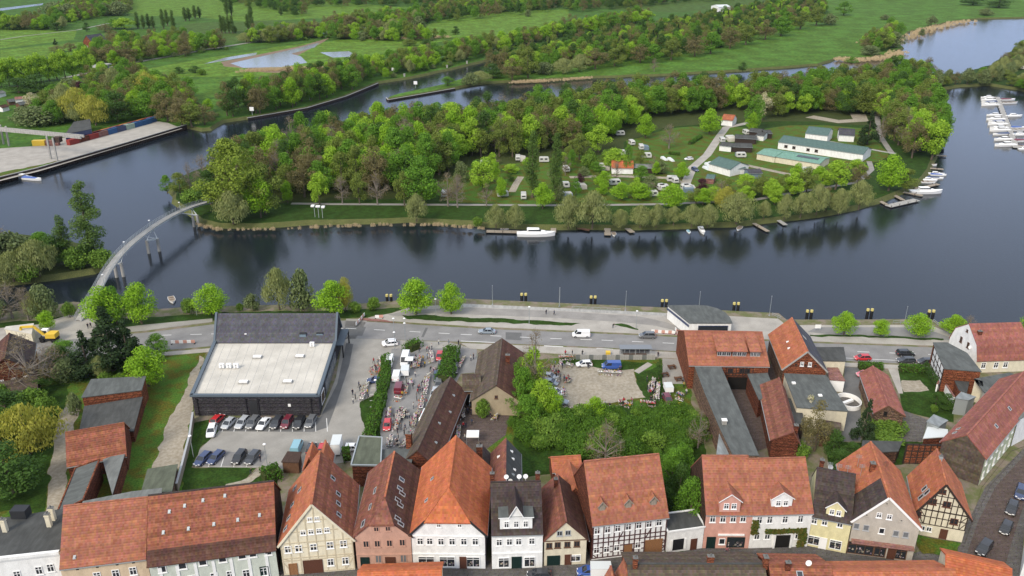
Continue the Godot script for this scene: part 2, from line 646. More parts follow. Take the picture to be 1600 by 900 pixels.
func make_land() -> void:
	var wm := MB.new()
	wm.flat(PackedVector2Array([Vector2(-9000, 60), Vector2(9000, 60), Vector2(9000, -14000), Vector2(-9000, -14000)]), WATER)
	struct("river_water", wm.mesh(), M.water)
	# far bank on the left: harbour, woods, meadows, up to the horizon
	var a := wavy([-260, 372, 0, 286], WATER, 0.0, 1)
	a.append_array(pxl([60, 271, 200, 230, 292, 202], WATER))
	a.append_array(wavy([293, 201, 315, 206, 333, 204, 350, 192, 385, 187], WATER, 1.5, 2))
	a.append_array(pxl([387, 187, 480, 171, 540, 153, 590, 132], WATER))
	a.append_array(wavy([592, 131, 640, 124, 700, 111, 760, 97, 843, 76.5, 947, 53, 1025, 39, 1100, 24, 1180, 8, 1250, -6], WATER, 2.0, 3))
	a.append_array(PackedVector2Array([Vector2(2600, -4600), Vector2(5200, -9500), Vector2(-8000, -9500), Vector2(-8000, -120)]))
	land("west_bank_ground", a, 1.6, "meadow", "bank")
	# spit and meadow between canal and river, also up to the horizon
	var b := pxl([605, 155, 620, 150, 699, 133], WATER)
	b.append_array(wavy([700, 132.5, 760, 113, 843, 90, 947, 64, 1030, 47, 1110, 29.5, 1190, 13, 1260, -1], WATER, 2.0, 4))
	b.append_array(PackedVector2Array([Vector2(2750, -4500), Vector2(5600, -9500), Vector2(9000, -9500), Vector2(9000, -1200)]))
	b.append_array(wavy([1900, 20, 1700, 27, 1600, 28.5, 1530, 30, 1480, 36, 1450, 44, 1420, 52, 1402, 66, 1412, 76, 1390, 88, 1345, 93, 1310, 92, 1280, 103, 1200, 108, 1140, 113, 1030, 119, 940, 122, 843, 127, 760, 131, 711, 140], WATER, 3.0, 5))
	b.append_array(pxl([710, 140, 660, 149, 607, 158], WATER))
	land("spit_ground", b, 1.4, "meadow_bright", "bank")
	# wooded island joined to the east bank
	var c := wavy([268, 318, 262, 300, 285, 280, 345, 252, 480, 226, 600, 205, 700, 190, 850, 169, 950, 156, 1100, 146, 1250, 138, 1330, 131, 1400, 118, 1440, 117, 1500, 118, 1545, 104, 1575, 84, 1600, 66, 1680, 40], WATER, 4.0, 6)
	c.append_array(PackedVector2Array([Vector2(2200, -900), Vector2(2200, -420)]))
	c.append_array(wavy([1900, 150, 1700, 146, 1600, 143, 1545, 134, 1500, 136, 1456, 143, 1448, 165, 1462, 188, 1474, 215, 1468, 240, 1460, 258, 1445, 282, 1425, 298, 1392, 312, 1375, 318, 1340, 329, 1280, 339, 1220, 347, 1150, 355, 1060, 358, 960, 361, 860, 359, 760, 356, 700, 351, 640, 348, 560, 351, 480, 353, 400, 358, 340, 357, 312, 350], WATER, 1.6, 7))
	land("island_ground", c, 1.8, "lawn", "bank")
	# wooded islet at the foot bridge
	land("islet_ground", wavy([-260, 392, -100, 372, 40, 370, 120, 382, 172, 398, 178, 412, 150, 428, 100, 436, 0, 448, -260, 470], WATER, 1.5, 8), 1.8, "forest_floor", "bank")
	# town
	var t := wavy([-260, 520, -100, 503, 0, 498, 60, 490, 115, 480, 180, 487, 240, 491, 300, 487, 400, 484, 470, 483, 545, 483, 580, 481, 620, 478, 655, 475], WATER, 1.0, 9)
	t.append_array(pxl([690, 475, 725, 474, 880, 481, 1040, 488, 1140, 493, 1216, 497, 1228, 507, 1250, 507, 1340, 507, 1452, 506, 1478, 517, 1600, 533, 1800, 548], WATER))
	t.append_array(PackedVector2Array([Vector2(420, 60), Vector2(-420, 60)]))
	land("town_ground", t, 0.12, "yard", "concrete_dark")
	sheet("grass_strip", 0.008, "dry_grass", [-120, 600, 60, 578, 200, 563, 322, 547, 300, 650, 285, 780, 60, 830, -120, 850])
	sheet("grass_strip", 0.008, "dry_grass", [740, 560, 1072, 562, 1100, 720, 1085, 850, 1030, 850, 1025, 715, 800, 745, 760, 700])
	sheet("grass_strip", 0.008, "lawn", [1290, 690, 1450, 690, 1440, 720, 1300, 745])
	# fields with their own tone
	for f in [["field", "pasture", [200, 0, 395, -6, 640, 12, 560, 26, 470, 30, 380, 34, 300, 26, 200, 24]], ["field", "pasture", [0, 46, 120, 48, 115, 62, 0, 76]], ["field", "pasture", [0, 78, 60, 72, 180, 60, 160, 80, 0, 96]], ["field", "pasture", [215, 112, 320, 92, 470, 68, 600, 58, 720, 60, 560, 90, 420, 118, 260, 122]], ["field", "meadow_bright", [250, 128, 380, 118, 430, 140, 350, 165, 300, 165]], ["field", "pasture", [640, 60, 660, 40, 740, 20, 890, 14, 890, 28, 835, 50, 720, 62]], ["field", "meadow_dull", [870, 8, 1240, -4, 1250, 6, 1050, 20]], ["field", "meadow_dull", [300, 36, 420, 32, 560, 36, 480, 56, 330, 70, 230, 60]]]:
		sheet(f[0], 0.02, f[1], f[2])
	# flooded meadow with mud, and far water
	sheet("mud_flat", 0.03, "mud", [345, 97, 400, 86, 470, 72, 515, 59, 505, 66, 470, 84, 440, 104, 400, 108, 350, 104])
	sheet("mud_flat", 0.03, "mud", [380, 111, 470, 107, 520, 108, 430, 114])
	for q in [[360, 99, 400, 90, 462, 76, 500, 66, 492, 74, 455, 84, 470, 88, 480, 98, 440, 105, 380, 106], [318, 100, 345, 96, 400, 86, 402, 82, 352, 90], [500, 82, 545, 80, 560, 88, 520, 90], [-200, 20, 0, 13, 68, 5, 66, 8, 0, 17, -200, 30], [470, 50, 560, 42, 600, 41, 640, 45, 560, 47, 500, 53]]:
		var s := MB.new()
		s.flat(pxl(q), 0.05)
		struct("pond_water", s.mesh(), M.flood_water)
	# island: camp site turf, forest floor, paths
	sheet("forest_ground", 0.02, "forest_floor", [300, 315, 345, 262, 480, 236, 600, 214, 700, 200, 850, 178, 950, 165, 1100, 154, 1250, 146, 1330, 139, 1440, 124, 1458, 145, 1452, 165, 1464, 188, 1470, 230, 1400, 228, 1380, 200, 1280, 190, 1170, 190, 1090, 195, 1010, 205, 960, 235, 860, 250, 720, 265, 690, 300, 520, 315, 420, 320])
	sheet("camp_turf", 0.026, "dry_grass", [700, 318, 690, 290, 730, 262, 830, 250, 960, 238, 1010, 208, 1090, 198, 1180, 200, 1290, 196, 1370, 205, 1375, 250, 1330, 280, 1200, 310, 1000, 318])
	strip("island_path", 0.04, "asphalt_pale", [455, 318, 520, 319, 700, 320, 900, 321, 1040, 319, 1180, 312, 1270, 296, 1340, 285, 1362, 265, 1358, 252], 2.4)
	strip("island_path", 0.045, "asphalt_pale", [1395, 241, 1388, 232, 1375, 212, 1372, 196, 1370, 172], 2.8)
	strip("camp_road", 0.04, "paving_pale", [1070, 290, 1082, 262, 1105, 242, 1125, 212, 1135, 199, 1170, 192], 4.0)
	strip("camp_road", 0.045, "sand", [890, 277, 960, 275, 1040, 278, 1066, 285], 3.5)
	strip("camp_road", 0.045, "sand", [800, 300, 806, 288, 814, 276], 3.0)
	strip("camp_road", 0.048, "sand", [1165, 258, 1230, 272, 1260, 285], 3.4)
	strip("island_path", 0.048, "concrete", [1290, 220, 1380, 237, 1400, 240], 2.4)
	strip("island_path", 0.05, "sand", [1265, 182, 1310, 190, 1345, 188, 1340, 178], 9.0)
	# harbour apron
	var hq := pxl([-200, 338, 0, 283, 60, 268, 200, 226, 285, 201, 262, 192, 228, 187, 150, 212, 90, 216, 60, 228, 0, 232, -200, 250])
	var hs := MB.new()
	hs.flat(hq, 0.04)
	struct("harbour_apron", hs.mesh(), M.paving_pale)
	sheet("harbour_verge", 0.05, "dry_grass", [-60, 288, 0, 270, 60, 258, 110, 247, 60, 262, 0, 281, -60, 302])
	# sheet piling along the harbour, and low walls along the canal
	pile_wall([-260, 370, 0, 286, 60, 271, 200, 230, 292, 202], 2.6)
	pile_wall([387, 187.5, 480, 171.5, 540, 153.5, 591, 132.5], 1.2)
	pile_wall([711, 140.2, 660, 149.2, 607, 158.3, 604, 155], 1.0)
	# main road and what borders it
	sheet("road", 0.03, "asphalt", [-160, 574, -60, 556, 60, 536, 130, 528, 227, 520, 332, 507, 440, 503, 540, 501, 620, 505.5, 747, 513.5, 880, 519, 1065, 527, 1265, 536, 1460, 543, 1600, 550, 1800, 560, 1800, 592, 1600, 580, 1450, 570, 1320, 564, 1080, 550, 900, 541, 720, 534, 560, 529, 330, 541, 200, 552, 60, 566, -60, 580, -160, 596])
	sheet("road_patch", 0.034, "asphalt_dark", [790, 519, 815, 520, 815, 532, 790, 530.5])
	sheet("road_patch", 0.034, "asphalt_dark", [540, 510, 572, 511, 566, 525, 532, 524])
	sheet("road_patch", 0.034, "asphalt_dark", [665, 512, 669, 512.2, 662, 527, 658, 527])
	raised("pavement", 0.12, "paving_pale", [-60, 584, 60, 569.5, 200, 555.5, 330, 544.5, 330, 550, 200, 561, 60, 575, -60, 590])
	raised("pavement", 0.12, "paving_pale", [720, 536.5, 900, 543.5, 1068, 551.5, 1068, 562, 1050, 560, 870, 553, 735, 545])
	raised("pavement", 0.12, "paving_pale", [1320, 567, 1450, 573, 1450, 579, 1320, 573])
	raised("pavement", 0.12, "paving", [332, 503, 332, 498, 225, 508, 130, 520, 130, 525, 227, 517])
	raised("promenade", 0.12, "paving_pale", [612, 502, 747, 510.5, 880, 516.5, 1065, 524.5, 1265, 533.5, 1460, 540.5, 1600, 547, 1750, 555, 1750, 545, 1600, 531, 1478, 518.5, 1452, 508, 1340, 508.5, 1250, 508.5, 1228, 508.5, 1216, 498.5, 1140, 494.5, 1040, 489.5, 880, 482, 725, 475, 690, 477, 640, 481, 612, 490, 575, 497, 590, 502])
	sheet("promenade_path", 0.126, "asphalt_pale", [606, 492, 640, 485, 725, 481, 880, 487, 1000, 495, 1040, 504, 1075, 516, 1060, 518, 1020, 509, 960, 503, 860, 497, 740, 492, 660, 490, 618, 495])
	sheet("promenade_path", 0.126, "asphalt", [1275, 512, 1440, 512, 1480, 526, 1540, 536, 1460, 531, 1300, 524, 1262, 519])
	for q in [[625, 494.5, 655, 492.5, 700, 496, 755, 497.5, 860, 502, 907, 506, 895, 510, 742, 503.5, 635, 499.5], [955, 507.5, 968, 506, 1000, 514.5, 1000, 516, 980, 513], [1268, 523, 1400, 526, 1475, 530, 1475, 532.5, 1400, 529, 1268, 526]]:
		sheet("verge", 0.134, "lawn", q)
	sheet("quay_ledge", 0.134, "concrete", [690, 477, 725, 475.2, 880, 482.2, 1040, 489.6, 1040, 494, 900, 487.5, 725, 480, 690, 482])
	for q in [[563, 497, 600, 500, 620, 505, 560, 500.5], [1030, 517, 1055, 520, 1062, 524, 1036, 522.5]]:
		sheet("cycle_path", 0.13, "red_paving", q)
	# green river bank west of the promenade
	sheet("river_bank_lawn", 0.015, "lawn", [-160, 520, -60, 509, 60, 500, 108, 492, 130, 500, 175, 497, 240, 496, 335, 488, 470, 486, 590, 483, 640, 479, 610, 488, 570, 496, 540, 496, 440, 499, 335, 502, 225, 512, 140, 520, 60, 512, -60, 520, -160, 532])
	sheet("work_site_ground", 0.02, "paving_pale", [-80, 520, 60, 507, 108, 492, 132, 492, 160, 502, 165, 520, 130, 530, 60, 540, -80, 560])
	# centre line and edge marks
	var dash := MB.new()
	var mid := pxl([250, 524, 330, 522, 540, 513, 640, 518, 720, 522.5, 860, 529, 940, 531.5, 1060, 537, 1290, 547.5, 1450, 554, 1600, 562])
	var run := 0.0
	for i in mid.size() - 1:
		var l := mid[i].distance_to(mid[i + 1])
		var s0 := 0.0
		while s0 < l - 3.0:
			var dd := (mid[i + 1] - mid[i]) / l
			ribbon(dash, PackedVector2Array([mid[i] + dd * s0, mid[i] + dd * (s0 + 3.0)]), 0.039, 0.22)
			s0 += 8.0
	struct("road_markings", dash.mesh(), M.white_line)
	strip("road_markings", 0.039, "white_line", [720, 533, 790, 536], 0.25)
	strip("road_markings", 0.039, "white_line", [850, 540.5, 880, 542], 0.35)
	strip("road_markings", 0.039, "white_line", [932, 544.5, 958, 546], 0.35)
	strip("road_markings", 0.039, "white_line", [1320, 559.5, 1440, 565], 0.2)
	# supermarket yard, market yard, sandy lot
	sheet("car_park_paving", 0.03, "paving", [541, 498, 575, 499, 556, 529, 700, 534.5, 745, 546, 700, 548, 615, 548, 604, 580, 592, 612, 566, 628, 568, 650, 580, 690, 560, 720, 445, 735, 408, 731, 304, 730, 312, 702, 340, 676, 355, 653, 500, 652, 525, 590])
	sheet("car_park_lane", 0.036, "asphalt_dark", [527, 600, 541, 536, 552, 538, 546, 570, 522, 642, 512, 668, 490, 675, 345, 674, 338, 671, 345, 653, 500, 653])
	sheet("car_park_bays", 0.04, "asphalt", [313, 703, 420, 710, 408, 728, 305, 728])
	sheet("market_yard", 0.034, "asphalt", [612, 545, 745, 544, 745, 582, 720, 584, 655, 712, 580, 712, 592, 680, 598, 620])
	sheet("sandy_lot", 0.034, "sand", [862, 572, 890, 568, 940, 576, 992, 578, 995, 600, 1010, 622, 960, 628, 880, 640, 855, 632, 852, 600])
	sheet("lot_path", 0.038, "paving_pale", [990, 580, 1012, 566, 1020, 570, 998, 584])
	sheet("forecourt", 0.036, "paving", [1035, 560, 1070, 562, 1070, 600, 1035, 600])
	sheet("courtyard", 0.03, "cobble", [690, 612, 745, 600, 800, 630, 790, 680, 735, 720, 680, 700])
	sheet("courtyard", 0.03, "cobble", [1140, 560, 1215, 570, 1200, 700, 1130, 720])
	sheet("courtyard", 0.03, "asphalt_dark", [1320, 574, 1345, 574, 1345, 690, 1310, 690])
	sheet("dirt_track", 0.03, "sand", [300, 640, 318, 560, 312, 555, 290, 610, 268, 650, 240, 720, 225, 780, 272, 780, 282, 720])
	sheet("dirt_track", 0.03, "sand", [110, 620, 125, 640, 110, 690, 103, 740, 100, 800, 72, 800, 78, 730, 92, 650])
	sheet("dirt_track", 0.04, "sand", [405, 728, 428, 732, 395, 752, 350, 765, 355, 758, 392, 744])
	sheet("grass_plot", 0.02, "lawn", [282, 765, 300, 660, 360, 652, 340, 675, 312, 700, 300, 730, 400, 730, 380, 752, 430, 733, 440, 760, 300, 790])
	sheet("grass_plot", 0.02, "lawn", [0, 800, 0, 650, 80, 600, 110, 600, 95, 650, 78, 720, 70, 800])
	sheet("grass_plot", 0.044, "lawn", [562, 628, 600, 610, 590, 690, 578, 690, 566, 650])
	sheet("grass_plot", 0.03, "lawn", [995, 582, 1034, 572, 1040, 640, 1015, 640, 996, 605])
	sheet("grass_plot", 0.03, "lawn", [880, 560, 1010, 566, 990, 580, 870, 572])
	sheet("grass_plot", 0.03, "lawn", [1340, 575, 1490, 580, 1490, 660, 1460, 655, 1410, 642, 1400, 577])
	sheet("garden_sand", 0.036, "sand", [1408, 594, 1440, 594, 1450, 610, 1412, 612])
	sheet("garden_path", 0.036, "paving_pale", [1385, 570, 1402, 572, 1411, 615, 1404, 615])
	sheet("garden_yard", 0.034, "cobble_grey", [1408, 640, 1450, 656, 1440, 690, 1400, 690])
	sheet("green_lot", 0.026, "lawn", [800, 640, 860, 640, 960, 632, 1020, 642, 1080, 640, 1110, 720, 1060, 860, 1030, 860, 1020, 715, 905, 740, 810, 745])
	# old town street
	sheet("street", 0.02, "cobble_grey", [-40, 925, 430, 892, 555, 876, 770, 876, 925, 862, 1040, 851, 1260, 842, 1325, 852, 1424, 866, 1500, 840, 1540, 760, 1610, 690, 1760, 640, 1760, 760, 1640, 770, 1600, 830, 1590, 960, -40, 1010])
	sheet("carriageway", 0.026, "cobble", [1512, 862, 1528, 815, 1556, 760, 1600, 712, 1700, 660, 1700, 700, 1620, 745, 1596, 800, 1580, 850, 1565, 905, 1495, 905])
	raised("pavement", 0.12, "cobble_grey", [1424, 884, 1470, 880, 1500, 868, 1520, 815, 1548, 758, 1590, 712, 1600, 698, 1580, 705, 1534, 762, 1508, 850, 1440, 838])
	sheet("corner_lawn", 0.126, "dry_grass", [1432, 836, 1500, 848, 1490, 866, 1440, 868])

func pile_wall(q: Array, h: float) -> void:
	var c := pxl(q, WATER)
	var s := MB.new()
	var cap := MB.new()
	for i in c.size() - 1:
		var l := c[i].distance_to(c[i + 1])
		var d := (c[i + 1] - c[i]) / l
		var nn := Vector2(-d.y, d.x)
		if nn.dot(Vector2(0, 1)) < 0:
			nn = -nn
		var k := maxi(1, int(l / 1.2))
		for j in k:
			var a := c[i] + d * l * j / k
			var b := c[i] + d * l * (j + 0.5) / k
			var e := c[i] + d * l * (j + 1) / k
			var pts := [a + nn * 0.3, b + nn * 0.3, b + nn * 0.05, e + nn * 0.05, e + nn * 0.3]
			for m in 4:
				s.face([Vector3(pts[m].x, WATER - 1, pts[m].y), Vector3(pts[m + 1].x, WATER - 1, pts[m + 1].y), Vector3(pts[m + 1].x, WATER + h, pts[m + 1].y), Vector3(pts[m].x, WATER + h, pts[m].y)])
		var x := Vector3(c[i].x + nn.x * .1, WATER + h + 0.05, c[i].y + nn.y * .1)
		cap.bar(x, Vector3(c[i + 1].x + nn.x * .1, WATER + h + 0.05, c[i + 1].y + nn.y * .1), 0.7, 0.3)
	var o := thing("quay_wall", "brown corrugated sheet pile wall with concrete capping, %d m along the water" % int(c[0].distance_to(c[-1])), "wall")
	part(o, "sheet_piling", s.mesh(), M.rust)
	part(o, "capping", cap.mesh(), M.concrete)

# ---- buildings: local x runs along the front from A to B, the back is -z
class HS:
	var n: Node3D
	var w: float
	var d: float
	var ye: float
	var yr: float
	var rx: bool
	var rp: float
	func P(a: float, b: float, y: float) -> Vector3:
		return Vector3(b, y, -a) if rx else Vector3(a, y, -b)
	func W() -> float:
		return d if rx else w
	func L() -> float:
		return w if rx else d
	func at_roof(a: float) -> float:
		var r := rp * W()
		return ye + (yr - ye) * (a / r if a < r else (W() - a) / (W() - r))

func house(called: String, label: String, A: Vector3, B: Vector3, d: float, ye: float, yr: float, o := {}) -> HS:
	var h := HS.new()
	var X := (B - A)
	X.y = 0
	A.y = o.get("base", 0.0)
	h.n = thing(called, label, o.get("cat", "house"), A, atan2(-X.z, X.x), o.get("group", ""))
	h.w = X.length()
	h.d = d
	h.ye = ye
	h.yr = yr
	h.rx = o.get("rx", false)
	h.rp = o.get("rp", 0.5)
	if h.rx:
		ye += float(o.get("oh", .3)) * (yr - ye) / (d * h.rp) * .8
		h.ye = ye
	var wm: Material = M[o.get("wall", "white_wall")]
	var sm: Material = M[o.get("side", o.get("wall", "white_wall"))]
	var W := h.W()
	var L := h.L()
	var r := W * h.rp
	var fh: float = o.get("hf", yr)
	var bh: float = o.get("hb", yr)
	var fd: float = o.get("hfd", 0.0)
	var bd: float = o.get("hbd", 0.0)
	var k1 := (yr - ye) / r
	var k2 := (yr - ye) / (W - r)
	# walls
	var ends := []
	for e in [[0.0, fh], [L, bh]]:
		var q := [h.P(0, e[0], -0.3), h.P(W, e[0], -0.3), h.P(W, e[0], ye)]
		if e[1] >= yr - 0.01:
			q.append(h.P(r, e[0], yr))
		else:
			q.append(h.P(W - (e[1] - ye) / k2, e[0], e[1]))
			q.append(h.P((e[1] - ye) / k1, e[0], e[1]))
		q.append(h.P(0, e[0], ye))
		ends.append(q)
	var s1 := [h.P(0, 0, -0.3), h.P(0, L, -0.3), h.P(0, L, ye), h.P(0, 0, ye)]
	var s2 := [h.P(W, 0, -0.3), h.P(W, L, -0.3), h.P(W, L, ye), h.P(W, 0, ye)]
	var front := MB.new()
	var rest := MB.new()
	if h.rx:
		front.face(s1)
		rest.face(s2)
		rest.face(ends[0])
		rest.face(ends[1])
	else:
		front.face(ends[0])
		rest.face(ends[1])
		rest.face(s1)
		rest.face(s2)
	if wm == sm:
		front.p.append_array(rest.p)
		front.uv.append_array(rest.uv)
		part(h.n, "wall", front.mesh(), wm)
	else:
		part(h.n, "facade", front.mesh(), wm)
		part(h.n, "side_wall", rest.mesh(), sm)
	# roof
	var oh: float = o.get("oh", 0.3 if h.rx else 0.4)
	var og: float = o.get("og", 0.2)
	var t := Vector3(0, 0.2, 0)
	var a1 := [h.P(-oh, -og, ye - oh * k1), h.P(-oh, L + og, ye - oh * k1)]
	if bd > 0.0:
		a1.append_array([h.P((bh - ye) / k1, L + og, bh), h.P(r, L - bd, yr)])
	else:
		a1.append(h.P(r, L + og, yr))
	var a2 := [h.P(W + oh, L + og, ye - oh * k2), h.P(W + oh, -og, ye - oh * k2)]
	if fd > 0.0:
		a1.append_array([h.P(r, fd, yr), h.P((fh - ye) / k1, -og, fh)])
		a2.append_array([h.P(W - (fh - ye) / k2, -og, fh), h.P(r, fd, yr)])
	else:
		a1.append(h.P(r, -og, yr))
		a2.append(h.P(r, -og, yr))
	if bd > 0.0:
		a2.append_array([h.P(r, L - bd, yr), h.P(W - (bh - ye) / k2, L + og, bh)])
	else:
		a2.append(h.P(r, L + og, yr))
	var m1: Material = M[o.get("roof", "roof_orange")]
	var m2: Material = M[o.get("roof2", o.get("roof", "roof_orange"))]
	var R1 := MB.new()
	R1.slab(a1, t)
	var R2 := MB.new()
	R2.slab(a2, t)
	if str(o.get("roof", "roof_orange")).begins_with("roof"):
		for e in [[R1, a1], [R2, a2]]:
			var up := []
			for w: Vector3 in e[1]:
				up.append(w + t)
			e[0].courses3(up, .44, .07)
	part(h.n, "roof_slope", R1.mesh(), m1)
	part(h.n, "roof_slope", R2.mesh(), m2)
	if fd > 0.0:
		var q := MB.new()
		var x := 0.25 / maxf(fd, 1.0) * (yr - fh)
		q.slab([h.P((fh - ye) / k1 - 0.2, -og - 0.25, fh - x), h.P(W - (fh - ye) / k2 + 0.2, -og - 0.25, fh - x), h.P(r, fd, yr + 0.02)], t)
		part(h.n, "roof_hip", q.mesh(), M[o.get("hipm", o.get("roof", "roof_orange"))])
	if bd > 0.0:
		var q := MB.new()
		q.slab([h.P((bh - ye) / k1, L + og + 0.1, bh), h.P(W - (bh - ye) / k2, L + og + 0.1, bh), h.P(r, L - bd, yr + 0.02)], t)
		part(h.n, "roof_hip", q.mesh(), m2)
	var rd := MB.new()
	rd.bar(h.P(r, fd - (0.0 if fd > 0 else og), yr + 0.2), h.P(r, L - bd + (0.0 if bd > 0 else og), yr + 0.2), 0.34, 0.16)
	part(h.n, "roof_ridge", rd.mesh(), M[o.get("ridgem", o.get("roof", "roof_orange"))])
	if o.get("verge", "") != "" and not h.rx:
		for sd in 2:
			var v := MB.new()
			var base := h.P(-oh if sd == 0 else W + oh, -og - 0.05, ye - oh * (k1 if sd == 0 else k2) + 0.05)
			var topp := h.P(r, -og - 0.05, yr + 0.1)
			if fd > 0.0:
				topp = h.P((fh - ye) / k1 if sd == 0 else W - (fh - ye) / k2, -og - 0.05, fh + 0.1)
			v.bar(base, topp, 0.12, 0.35)
			part(h.n, "bargeboard", v.mesh(), M[o.verge])
	# gutters along both eaves
	for sd in 2:
		var gt := MB.new()
		var aa := -oh - 0.06 if sd == 0 else W + oh + 0.06
		var yy := ye - oh * (k1 if sd == 0 else k2) + 0.05
		gt.bar(h.P(aa, -og, yy), h.P(aa, L + og, yy), 0.14, 0.12)
		part(h.n, "gutter", gt.mesh(), M.zinc)
	return h

# a flat-roofed block over a footprint given by its corners
func block(called: String, label: String, q: PackedVector2Array, y: float, o := {}) -> Node3D:
	var c := q[0]
	var n := thing(called, label, o.get("cat", "building"), Vector3(c.x, 0, c.y))
	var l := PackedVector2Array()
	for v in q:
		l.append(v - c)
	var w := MB.new()
	var sl: Array = o.get("ys", [])
	var top := []
	for i in l.size():
		var j := (i + 1) % l.size()
		var yi: float = sl[i] if sl else y
		var yj: float = sl[j] if sl else y
		w.face([Vector3(l[i].x, -0.2, l[i].y), Vector3(l[j].x, -0.2, l[j].y), Vector3(l[j].x, yj, l[j].y), Vector3(l[i].x, yi, l[i].y)])
		top.append(Vector3(l[i].x, yi, l[i].y))
	part(n, "wall", w.mesh(), M[o.get("wall", "white_wall")])
	var cen := Vector3.ZERO
	for v: Vector3 in top:
		cen += v / top.size()
	var out := []
	for v: Vector3 in top:
		var e: Vector3 = (v - cen)
		e.y = 0
		out.append(v + e.normalized() * float(o.get("oh", 0.25)))
	var r := MB.new()
	r.slab(out, Vector3(0, 0.18, 0))
	part(n, "roof", r.mesh(), M[o.get("roof", "felt_grey")])
	if o.has("edge"):
		for i in out.size():
			var e := MB.new()
			var up := Vector3(0, 0.22, 0)
			e.bar(out[i] + up, out[(i + 1) % out.size()] + up, 0.25, 0.3)
			part(n, "roof_edge", e.mesh(), M[o.edge])
	return n

# frame for something on a wall: side f front, b back, l left end, r right end; s metres along it, seen from outside
func on(h: HS, side: String, s: float, y: float) -> Transform3D:
	match side:
		"l":
			return Transform3D(Basis(Vector3.UP, -PI / 2), Vector3(0, y, -h.d + s))
		"r":
			return Transform3D(Basis(Vector3.UP, PI / 2), Vector3(h.w, y, -s))
		"b":
			return Transform3D(Basis(Vector3.UP, PI), Vector3(h.w - s, y, -h.d))
	return Transform3D(Basis.IDENTITY, Vector3(s, y, 0))

func window_mesh(w: float, hh: float, bars: int, fw := 0.11) -> Array:
	var key := "win%.2f_%.2f_%d_%.2f" % [w, hh, bars, fw]
	if not cache.has(key):
		var f := MB.new()
		f.box(Vector3(-w / 2 + fw / 2, 0, 0.04), Vector3(fw, hh, 0.09))
		f.box(Vector3(w / 2 - fw / 2, 0, 0.04), Vector3(fw, hh, 0.09))
		f.box(Vector3(0, 0, 0.042), Vector3(w - 2 * fw, fw, 0.09))
		f.box(Vector3(0, hh - fw, 0.042), Vector3(w - 2 * fw, fw, 0.09))
		if bars >= 1:
			f.box(Vector3(0, fw, 0.038), Vector3(0.1, hh - 2 * fw, 0.07))
		if bars >= 2:
			f.box(Vector3(0, hh * 0.62, 0.04), Vector3(w - 2 * fw, 0.08, 0.06))
		f.box(Vector3(0, -0.1, 0.08), Vector3(w + 0.2, 0.09, 0.2))
		var p := MB.new()
		p.box(Vector3(0, fw * .5, 0.012), Vector3(w - fw, hh - fw, 0.03))
		cache[key] = [f.mesh(), p.mesh()]
	return cache[key]

func win(h: HS, side: String, s: float, y: float, w := 1.1, hh := 1.5, frame := "white_paint", bars := 2, pane := "glass") -> void:
	var ms := window_mesh(w, hh, bars)
	var o := part(h.n, "window", ms[0], M[frame], on(h, side, s, y))
	part(o, "pane", ms[1], M[pane])

func wins(h: HS, side: String, ss: Array, y: float, w := 1.1, hh := 1.5, frame := "white_paint", bars := 2, pane := "glass") -> void:
	for s in ss:
		win(h, side, s, y, w, hh, frame, bars, pane)

# surround of windows: a plain raised band in another colour
func door(h: HS, side: String, s: float, w: float, hh: float, mat: String, called := "door", y := 0.0) -> void:
	var f := MB.new()
	f.box(Vector3(-w / 2 - 0.06, 0, 0.05), Vector3(0.12, hh + 0.12, 0.16))
	f.box(Vector3(w / 2 + 0.06, 0, 0.05), Vector3(0.12, hh + 0.12, 0.16))
	f.box(Vector3(0, hh, 0.052), Vector3(w, 0.12, 0.16))
	var o := part(h.n, called, f.mesh(), M[mat], on(h, side, s, y))
	var p := MB.new()
	p.box(Vector3(0, 0, 0.03), Vector3(w, hh, 0.06))
	var n := maxi(2, int(w / 0.5))
	for i in range(1, n):
		p.box(Vector3(-w / 2 + w * i / n, 0.05, 0.065), Vector3(0.05, hh - 0.1, 0.03))
	part(o, "door_leaf", p.mesh(), M[mat])

func shop(h: HS, s: float, w: float, hh: float, y := 0.4, frame := "white_paint") -> void:
	var f := MB.new()
	f.box(Vector3(-w / 2, 0, 0.06), Vector3(0.12, hh, 0.12))
	f.box(Vector3(w / 2, 0, 0.06), Vector3(0.12, hh, 0.12))
	f.box(Vector3(0, -0.1, 0.06), Vector3(w + 0.12, 0.1, 0.14))
	f.box(Vector3(0, hh, 0.06), Vector3(w + 0.12, 0.12, 0.14))
	f.box(Vector3(0, hh * .78, 0.05), Vector3(w - .12, 0.07, 0.06))
	for i in range(1, maxi(2, int(w / 1.1))):
		f.box(Vector3(-w / 2 + w * i / maxi(2, int(w / 1.1)), 0, 0.05), Vector3(0.07, hh, 0.06))
	var o := part(h.n, "shop_window", f.mesh(), M[frame], on(h, "f", s, y))
	var p := MB.new()
	p.box(Vector3(0, 0, 0.02), Vector3(w - .12, hh, 0.03))
	part(o, "pane", p.mesh(), M.glass)
	var g2 := MB.new()
	var r := RandomNumberGenerator.new()
	r.seed = int(s * 100)
	g2.colored = true
	for i in int(w * 5):
		var v := r.randf_range(.03, .4)
		g2.c = Color(v, v * r.randf_range(.7, 1.0), v * r.randf_range(.55, 1.0))
		g2.box(Vector3(r.randf_range(-w / 2 + .2, w / 2 - .25), r.randf_range(0.05, hh * .5), 0.045), Vector3(r.randf_range(.1, .35), r.randf_range(.1, .4), 0.03))
	part(o, "goods", g2.mesh(), M.tinted)

